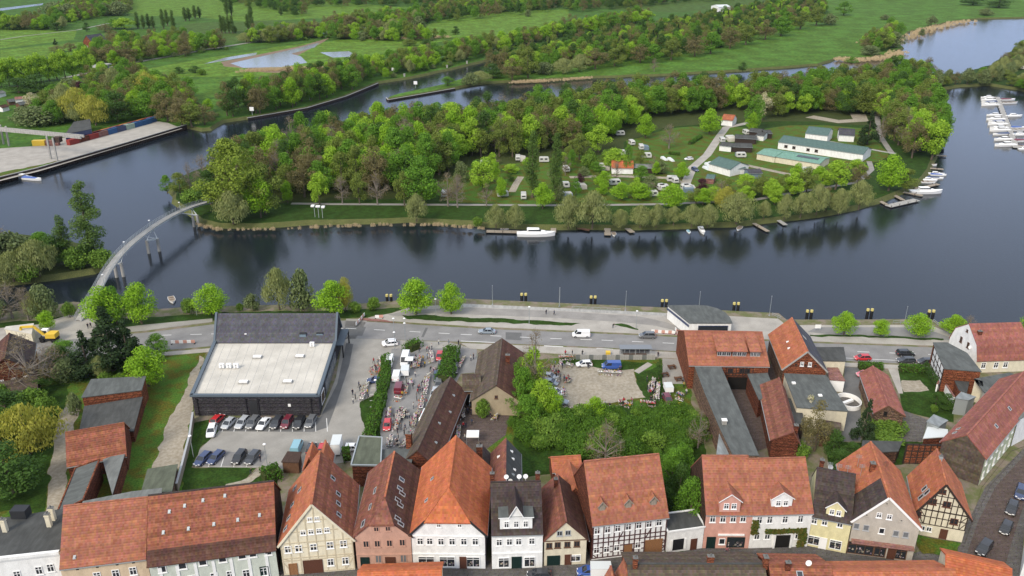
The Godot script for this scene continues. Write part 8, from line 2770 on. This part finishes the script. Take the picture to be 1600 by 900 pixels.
	var n := block("quay_pavilion", "low white pavilion with a rounded grey roof and blue glass front on the quay", q, 4.0, {"cat": "pavilion", "wall": "white_wall", "roof": "felt_grey", "oh": .3})
	var o3 := Vector3(n.position.x, 0, n.position.z)
	for j in 7:
		var a := zg("C7", 1020 + 26 * j, 422, 4.0) - o3
		var w := box_part(n, "window", Vector3(a.x, .3, a.z + .1), Vector3(1.25, 3.1, .12), "paint_navy")
		box_part(w, "pane", Vector3(0, .15, .04), Vector3(1.1, 2.8, .08), "glass")
	var l0 := zg("C7", 815, 312, 4.0) - o3
	var l1 := zg("C7", 950, 420, 4.0) - o3
	for j in 8:
		var a := l0.lerp(l1, (j + .5) / 8)
		box_part(n, "window", Vector3(a.x - .3, 3.0, a.z + .2), Vector3(1.5, .6, .1), "paint_navy", atan2(-(l1 - l0).z, (l1 - l0).x))
	# barriers at the road works, shelter, panels
	for p in [["B1", 890, 190, 1030, 198], ["B1", 1030, 175, 1052, 205], ["C5", 672, 552, 820, 548], ["C6", 425, 392, 475, 390], ["C6", 305, 440, 360, 375]]:
		var a := zg(p[0], p[1], p[2])
		var b := zg(p[0], p[3], p[4])
		n = thing("barrier", {890: "red and white barrier beside the grey high car", 1030: "short barrier at the end of the long one by the pavilion", 672: "red and white barrier on the road beside the supermarket", 425: "small barrier at the start of the promenade path", 305: "slanting barrier at the road works behind the supermarket"}[p[1]], "barrier", a, atan2(-(b - a).z, (b - a).x))
		var L := a.distance_to(b)
		var k := maxi(2, int(L / .9))
		for j in k:
			box_part(n, "board", Vector3(L * (j + .5) / k, .25, 0), Vector3(L / k, .85, .08), "white_paint" if j % 2 == 0 else "pink_wall")
		for x in [.1, L - .1]:
			box_part(n, "foot", Vector3(x, 0, 0), Vector3(.3, .15, .8), "rubber")
	var sa := zg("B1", 710, 335)
	n = thing("bus_shelter", "long glass bus shelter with steel frame on the pavement", "shelter", sa)
	for x in [0.0, 3.8, 7.6]:
		for z in [0.0, -1.8]:
			box_part(n, "post", Vector3(x, 0, z), Vector3(.12, 2.6, .12), "grey_paint")
	box_part(n, "roof", Vector3(3.8, 2.6, -.9), Vector3(8.2, .12, 2.4), "glass_pale")
	for j in 6:
		box_part(n, "pane", Vector3(.65 + 1.26 * j, .3, -1.8), Vector3(1.15, 2.1, .04), "glass_pale")
	box_part(n, "bench", Vector3(3.8, .42, -1.3), Vector3(6, .08, .4), "wood_brown")
	n = thing("panel_fence", "fence of grey concrete panels between the pavement and the sandy lot", "fence", zg("B1", 448, 345))
	for j in 18:
		box_part(n, "panel", Vector3(.55 + 1.12 * j, 0, .02 * (j % 2)), Vector3(1.06, 1.4, .12), "concrete" if j % 3 else "felt_pale")
	for p in [["B1", 637, 322, "yellow_paint", "yellow recycling bin behind the panel fence"], ["B1", 1056, 628, "yellow_paint", "yellow crate bin beside the junk stall"], ["D6", 757, 612, "paint_blue", "blue bin in the left garden"]]:
		n = thing("waste_bin", p[4], "bin", zg(p[0], p[1], p[2]))
		box_part(n, "container", Vector3(0, .1, 0), Vector3(1.1, 1.0, 1.0), p[3])
		box_part(n, "lid", Vector3(0, 1.1, 0), Vector3(1.16, .12, 1.06), p[3])
	for p in [[1010, 395], [970, 440], [1050, 465]]:
		n = thing("picnic_table", "wooden picnic table in the beer garden", "table", zg("B1", p[0], p[1]), .2, "picnic tables of the beer garden")
		box_part(n, "table_top", Vector3(0, .72, 0), Vector3(1.8, .06, .8), "wood_brown")
		for z in [-.75, .75]:
			box_part(n, "bench", Vector3(0, .42, z), Vector3(1.8, .05, .3), "wood_brown")
		for x in [-.7, .7]:
			box_part(n, "leg", Vector3(x, 0, 0), Vector3(.08, .72, 1.6), "wood_brown")
	n = thing("sign_board", "small white information board on the quay verge", "sign", zg("C8", 308, 468))
	for x in [-.7, .7]:
		box_part(n, "post", Vector3(x, 0, 0), Vector3(.1, 1.9, .1), "zinc")
	box_part(n, "board", Vector3(0, .8, .06), Vector3(1.6, 1.1, .06), "white_paint")
	for a in [["C7", 215, 335, 520, 350], ["C8", 780, 425, 880, 428], ["C8", 1030, 415, 1075, 450], ["C7", 1465, 375, 1520, 400]]:
		var p0 := zg(a[0], a[1], a[2])
		var p1 := zg(a[0], a[3], a[4])
		n = thing("railing", {215: "tube railing on the quay beside the white information mast", 780: "tube railing between two promenade maples", 1030: "railing around the steps at the last quay basin", 1465: "railing at the corner of the quay by the old brick house"}[a[1]], "railing", p0, atan2(-(p1 - p0).z, (p1 - p0).x))
		var L := p0.distance_to(p1)
		for y in [.5, 1.0]:
			box_part(n, "rail", Vector3(L / 2, y, 0), Vector3(L, .07, .07), "zinc")
		for j in int(L / 2) + 1:
			box_part(n, "rail_post", Vector3(minf(2.0 * j, L), 0, 0), Vector3(.07, 1.05, .07), "zinc")
	# car park fence and bay lines
	garden_wall("grey plank fence between the grass strip and the car park", "wood_pale", [303, 655, 298, 690, 288, 730, 278, 768], 1.8, "grey_paint")
	var lines := MB.new()
	for j in 10:
		ribbon(lines, PackedVector2Array([v2(zg("A7", 290 + 61 * j, 682)), v2(zg("A7", 312 + 58 * j, 612))]), .05, .14)
	for j in 5:
		ribbon(lines, PackedVector2Array([v2(zg("A7", 152 + 66 * j, 866)), v2(zg("A7", 182 + 62 * j, 795))]), .05, .14)
	for j in 4:
		ribbon(lines, PackedVector2Array([v2(zg("A7", 1060, 455 + 33 * j)), v2(zg("A7", 1140, 455 + 33 * j))]), .05, .14)
	struct("bay_lines", lines.mesh(), M.white_line)
	excavator()
	harbour()
	island_buildings()

func excavator() -> void:
	var at := zg("D6", 440, 295)
	var n := thing("excavator", "orange and white wheeled excavator with a bent boom", "excavator", at, -PI / 2)
	var ty := MB.new()
	ty.tube(Vector3(-.25, 0, 0), Vector3(.25, 0, 0), .55, .55, 12)
	for x in [-1.1, 1.1]:
		for z in [-1.5, 1.4]:
			part(n, "wheel", ty.mesh(.6), M.rubber, Transform3D(Basis.IDENTITY, Vector3(x, .55, z)))
	box_part(n, "chassis", Vector3(0, .6, 0), Vector3(1.7, .6, 4.6), "dark_paint")
	box_part(n, "engine_cover", Vector3(.1, 1.3, -1.0), Vector3(2.4, 1.2, 2.6), "yellow_paint")
	box_part(n, "cab", Vector3(-.6, 1.3, 1.0), Vector3(1.1, 1.9, 1.6), "white_paint")
	box_part(n, "cab_window", Vector3(-.6, 2.0, 1.05), Vector3(1.16, .9, 1.3), "glass")
	for s in [[Vector3(.4, 1.9, .9), Vector3(.4, 4.4, 3.2)], [Vector3(.4, 4.4, 3.2), Vector3(.4, 4.2, 6.6)], [Vector3(.4, 4.3, 6.5), Vector3(.4, 1.2, 7.4)]]:
		var b := MB.new()
		b.bar(s[0], s[1], .45, .55)
		part(n, "boom", b.mesh(), M.yellow_paint)
	box_part(n, "bucket", Vector3(.4, .5, 7.2), Vector3(1.0, .9, .9), "dark_paint")
	n = block("site_hall", "cream tent hall behind the excavator", zpoly("D6", [45, 195, 275, 235, 290, 148, 60, 175], 3.2), 3.2, {"cat": "hall", "wall": "ivory_wall", "roof": "membrane"})

func harbour() -> void:
	# gantry crane
	var a := zg("B4", 205, 305)
	var n := thing("gantry_crane", "old pale steel gantry crane spanning the container yard", "crane", a)
	var top := 11.0
	var lx := zg("B4", 15, 245) - a
	for p in [Vector3(0, 0, 0), Vector3(5, 0, 4), lx, lx + Vector3(5, 0, 4)]:
		var m := MB.new()
		m.bar(p, Vector3(p.x * .9 + .3, top, p.z * .8), .7, .7, Vector3(0, 0, 1))
		part(n, "leg", m.mesh(), M.concrete)
	for z in [0.0, 3.0]:
		var m := MB.new()
		m.bar(lx + Vector3(-30, top, z), Vector3(18, top, z), .6, 1.2)
		part(n, "girder", m.mesh(), M.concrete)
	box_part(n, "trolley", Vector3(6, top - 2.4, 1.5), Vector3(3, 2.4, 3), "rust")
	# containers in two rows
	var c0 := zg("B4", 275, 250)
	var c1 := zg("B4", 605, 160)
	var d := c1 - c0
	var L := d.length()
	var turn := atan2(-d.z, d.x)
	var cols := ["box_red", "brick_red", "box_red", "red_paving", "box_blue", "paint_navy", "box_green", "box_blue", "box_blue"]
	var say := ["red", "rust red", "brown", "faded red", "navy", "dark blue", "pale green", "blue", "navy"]
	for r in 3:
		var w := L / 9
		for j in 9:
			if r == 2 and (j < 1 or j > 7):
				continue
			var at: Vector3 = c0 + d * ((j + .5) / 9.0) + Vector3(.2, 0, -1) * [0.0, 5.0, 11.0][r]
			var k := j if r == 0 else (j * 5 + r * 2) % 9
			if r == 1:
				k = 4 + j % 2
			var mt: String = cols[k] if r < 2 else ["box_orange", "box_red"][j % 2]
			var o := thing("shipping_container", "%s shipping container in the harbour's %s row, place %d from the crane" % [say[k] if r < 2 else ["orange", "rusty"][j % 2], ["waterside", "middle", "rear"][r], j + 1], "container", at, turn, "containers in the harbour yard")
			var m := MB.new()
			var lw := w * .96
			for s in 24:
				var x := -lw / 2 + lw * s / 24
				m.box(Vector3(x + lw / 48, 0, 0), Vector3(lw / 24, 2.6, 2.4 if s % 2 else 2.3))
			part(o, "walls", m.mesh(), M[mt])
			box_part(o, "roof", Vector3(0, 2.6, 0), Vector3(lw, .08, 2.44), mt)
			box_part(o, "door", Vector3(lw / 2, .1, 0), Vector3(.1, 2.4, 2.2), mt)
	for s in [["B4", 160, 250, "yellow_paint", "yellow"], ["B4", 215, 250, "red_paving", "dark red"]]:
		var o := thing("shipping_container", "%s container standing alone under the crane" % s[4], "container", zg(s[0], s[1], s[2]), .1)
		box_part(o, "walls", Vector3.ZERO, Vector3(6, 2.6, 2.4), s[3])
		box_part(o, "roof", Vector3(0, 2.6, 0), Vector3(6.04, .08, 2.44), s[3])
	n = block("harbour_shed", "dark site cabin on the harbour yard behind the crane", zpoly("B4", [265, 222, 370, 200, 365, 160, 300, 172], 3.0), 5.0, {"cat": "cabin", "wall": "paint_navy", "roof": "felt_dark"})
	# allotment huts, farm, road bridge on the left
	var h: HS
	for s in [[20, 700, 60, 690, "roof_brown", "white_wall", "white allotment hut with brown roof"], [100, 645, 165, 640, "red_paving", "white_wall", "allotment hut with a red roof"], [0, 610, 40, 600, "felt_pale", "white_wall", "allotment hut with a pale roof"], [60, 660, 100, 655, "felt_grey", "wood_brown", "brown allotment shed beside the red-roofed hut"], [130, 680, 190, 668, "felt_grey", "wood_brown", "long allotment shed by the crane"]]:
		h = low_house("garden_hut", s[6], "C1", [s[0], s[1], s[2], s[3]], 2.2, 3.4, 4.0, {"cat": "hut", "roof": s[4], "wall": s[5]})
	h = house("farm_house", "lone orange brick farmhouse with grey roof in the meadows", zg("C1", 530, 318), zg("C1", 585, 322), 16, 8.0, 13.5, {"wall": "brick_orange", "roof": "roof_slate"})
	wins(h, "f", [2, 4.5], 3, 1.2, 1.6)
	wins(h, "r", [3, 7, 11], 4, 1.2, 1.6)
	n = thing("road_bridge", "low grey road bridge half hidden among the trees", "bridge", zg("C1", 565, 452))
	var m2 := MB.new()
	var e := zg("C1", 670, 425) - n.position
	m2.bar(Vector3(0, 3.2, 0), Vector3(e.x, 3.2, e.z), 9, 1.0)
	part(n, "deck", m2.mesh(), M.concrete)
	for t in [.1, .9]:
		box_part(n, "abutment", Vector3(e.x * t, -.5, e.z * t), Vector3(2, 3.4, 8), "concrete_dark")
	strip("country_road", .05, "asphalt_pale", [100, 122, 141, 113, 168, 106, 230, 94, 278, 86, 318, 78, 375, 69, 420, 62], 5.0)
	strip("country_road", .05, "asphalt_pale", [0, 62, 40, 56, 120, 47, 200, 30], 3.0)
	# canal signs
	for p in [[1065, 490], [158, 640], [942, 412], [475, 556]]:
		n = thing("waterway_sign", "white waterway sign on a post by the canal", "sign", zg("C2", p[0], p[1]), 0, "waterway signs")
		box_part(n, "post", Vector3.ZERO, Vector3(.2, 3.5, .2), "zinc")
		box_part(n, "board", Vector3(0, 2.6, .15), Vector3(2.4, 2.2, .1), "white_paint")
	for p in [[1003, 438], [1240, 388], [1350, 365]]:
		n = thing("canal_bollard", "concrete mooring pillar on the canal bank", "pillar", zg("C2", p[0], p[1], WATER), 0, "mooring pillars of the canal")
		box_part(n, "pillar", Vector3(0, -1, 0), Vector3(1.2, 4.4, 1.2), "concrete")
		box_part(n, "pillar_cap", Vector3(0, 3.4, 0), Vector3(1.5, .3, 1.5), "concrete")

func island_buildings() -> void:
	var h: HS
	h = low_house("wash_house", "white camp building with an orange tiled roof", "B6", [993, 438, 1112, 440], 2.6, 4.8, 8, {"roof": "roof_vivid", "wall": "white_wall"})
	for x in [1.2, 3.6, 6.0]:
		door(h, "f", x, .9, 2.0, "white_paint")
	low_house("carport", "long pale camp shelter beside the orange-roofed building", "B6", [1118, 432, 1280, 440], 2.4, 3.0, 6, {"roof": "felt_pale", "wall": "wood_dark"})
	h = low_house("boat_hall", "long cream hall with a dark green roof and end gable", "B7", [650, 375, 1090, 442], 3.4, 5.4, 13, {"roof": "green_metal_dark", "wall": "white_wall"})
	for x in [4, 8, 15, 19]:
		win(h, "f", x, 1.2, 1.6, 1.3, "wood_brown", 1)
	low_house("boat_hall", "small dark green roofed hall behind the long one", "B7", [790, 335, 905, 348], 4.0, 6.2, 14, {"roof": "green_metal_dark", "wall": "white_wall"})
	low_house("workshop_hall", "cream workshop under a light green metal roof", "B7", [540, 430, 632, 448], 2.8, 3.8, 13, {"roof": "green_metal", "wall": "ivory_wall"})
	h = low_house("workshop_hall", "workshop with light green roof and dark solar panels", "B7", [634, 446, 865, 484], 2.7, 3.7, 13, {"roof": "green_metal", "wall": "ivory_wall"})
	for s in 6:
		var sp := MB.new()
		sp.box(Vector3(0, -1.1, .1), Vector3(1.6, 2.2, .06))
		part(h.n, "solar_panel", sp.mesh(), M.glass, on_slope(h, 1, h.w * .45 + 1.7 * s, .7))
	low_house("club_house", "club house with a dark green roof and white canopy", "B7", [290, 488, 400, 520], 3.2, 5.4, 12, {"roof": "green_metal_dark", "wall": "white_wall"})
	low_house("club_house", "low green annex beside the club house", "B7", [385, 515, 480, 505], 2.6, 3.6, 8, {"roof": "green_metal_dark", "wall": "white_wall"})
	low_house("shed", "blue-grey hut beside the club house", "B7", [500, 532, 566, 530], 2.4, 3.4, 6, {"cat": "shed", "roof": "roof_slate", "wall": "blue_grey_metal"})
	low_house("shed", "red-walled hut with green roof at the camp entrance", "B7", [275, 556, 315, 560], 2.4, 3.2, 6, {"cat": "shed", "roof": "green_metal_dark", "wall": "red_paving"})
	for s in [[345, 385, 405, 392, "white-walled hut with grey flat roof"], [412, 392, 515, 396, "dark hut with grey roof beside the white-walled one"], [425, 345, 535, 352, "long grey-roofed camp hut"], [535, 330, 575, 335, "grey hut at the end of the long camp hut"], [578, 322, 618, 322, "small black-walled hut at the long camp hut"], [500, 310, 560, 316, "grey-roofed hut behind the long camp hut"]]:
		low_house("camp_hut", s[4], "B7", [s[0], s[1], s[2], s[3]], 2.6, 3.4, 8, {"cat": "hut", "roof": "felt_dark", "wall": "white_wall" if s[0] < 410 or s[0] == 535 else "wood_dark"})
	low_house("cottage", "white cottage with a dark roof beside the dark conifer", "B7", [965, 335, 1045, 340], 3.2, 5.6, 9, {"cat": "cottage", "roof": "roof_slate", "wall": "white_wall"})
	low_house("cottage", "small cottage with a red roof at the wood's edge", "B7", [355, 252, 412, 258], 3.0, 5.2, 9, {"cat": "cottage", "roof": "roof_orange", "wall": "white_wall"})
	low_house("far_hall", "white roofed hall far behind the canal woods", "C3", [1325, 66, 1390, 64], 6, 8, 20, {"roof": "steel_pale", "wall": "white_wall"})
	var i := 0
	for c in [["B6", 465, 362, 1], ["B6", 612, 372, 0], ["B6", 737, 425, 0], ["B6", 945, 408, 1], ["B6", 380, 566, 1], ["B6", 497, 578, 0], ["B6", 725, 515, 1], ["B6", 800, 520, 1], ["B6", 738, 574, 1], ["B6", 1040, 222, 1], ["B6", 1158, 300, 1], ["B6", 1188, 348, 1], ["B6", 1105, 275, 0], ["B6", 1010, 500, 0], ["B6", 1066, 332, 1], ["B6", 52, 566, 0], ["B6", 280, 392, 1], ["B6", 1345, 488, 0], ["B6", 1280, 530, 0], ["B6", 1220, 565, 1], ["B6", 1410, 530, 1], ["B7", 458, 420, 1], ["B7", 485, 300, 1], ["B7", 400, 330, 1], ["B7", 800, 500, 1], ["B7", 360, 340, 0], ["B7", 100, 545, 0], ["B7", 45, 590, 0], ["B7", 175, 590, 1], ["B8", 905, 130, 0], ["B8", 925, 150, 0]]:
		caravan(zg(c[0], c[1], c[2]), [0.0, 1.57, .2, -1.4, 1.7][i % 5], c[3] == 1, "white caravan with a tent awning on the camp site" if c[3] else "white caravan without awning on the camp site")
		i += 1
	for s in [[290, 462], [308, 458], [326, 455], [280, 480], [300, 478], [60, 430], [95, 435]]:
		var n := thing("covered_boat", "long object under a pale cover on the camp turf", "cover", zg("B7", s[0], s[1]), .3, "covered things on the camp turf")
		var m := MB.new()
		m.rings([[Vector3(-1, 0, -2.5), Vector3(1, 0, -2.5), Vector3(.8, 0, 2.5), Vector3(-.8, 0, 2.5)], [Vector3(-.7, 1.0, -2.3), Vector3(.7, 1.0, -2.3), Vector3(.3, .8, 2.2), Vector3(-.3, .8, 2.2)]])
		part(n, "cover", m.mesh(), M.steel_pale)
	var hg := thing("hut_on_stilts", "white platform sculpture on thin poles on the island bank", "sculpture", zg("B5", 642, 612))
	for x in [-1.6, 0.0, 1.6]:
		box_part(hg, "pole", Vector3(x, 0, .4 * x), Vector3(.18, 4.2, .18), "zinc")
		box_part(hg, "platform", Vector3(x * 1.3, 4.2, .4 * x), Vector3(1.6, .5, 1.2), "white_paint", x)
	# low hedges of the camp
	hedge("dark hedge along the camp allotments", [1095, 215, 1078, 226], 2.0, 1.6)
	hedge("dark hedge at the lower camp meadow", [1045, 241, 1062, 243], 1.6, 1.4)

func _ready() -> void:
	rng.seed = 7
	make_sky()
	make_materials()
	make_land()
	front_row()
	back_rows()
	make_trees()
	make_cars()
	make_market()
	make_river()
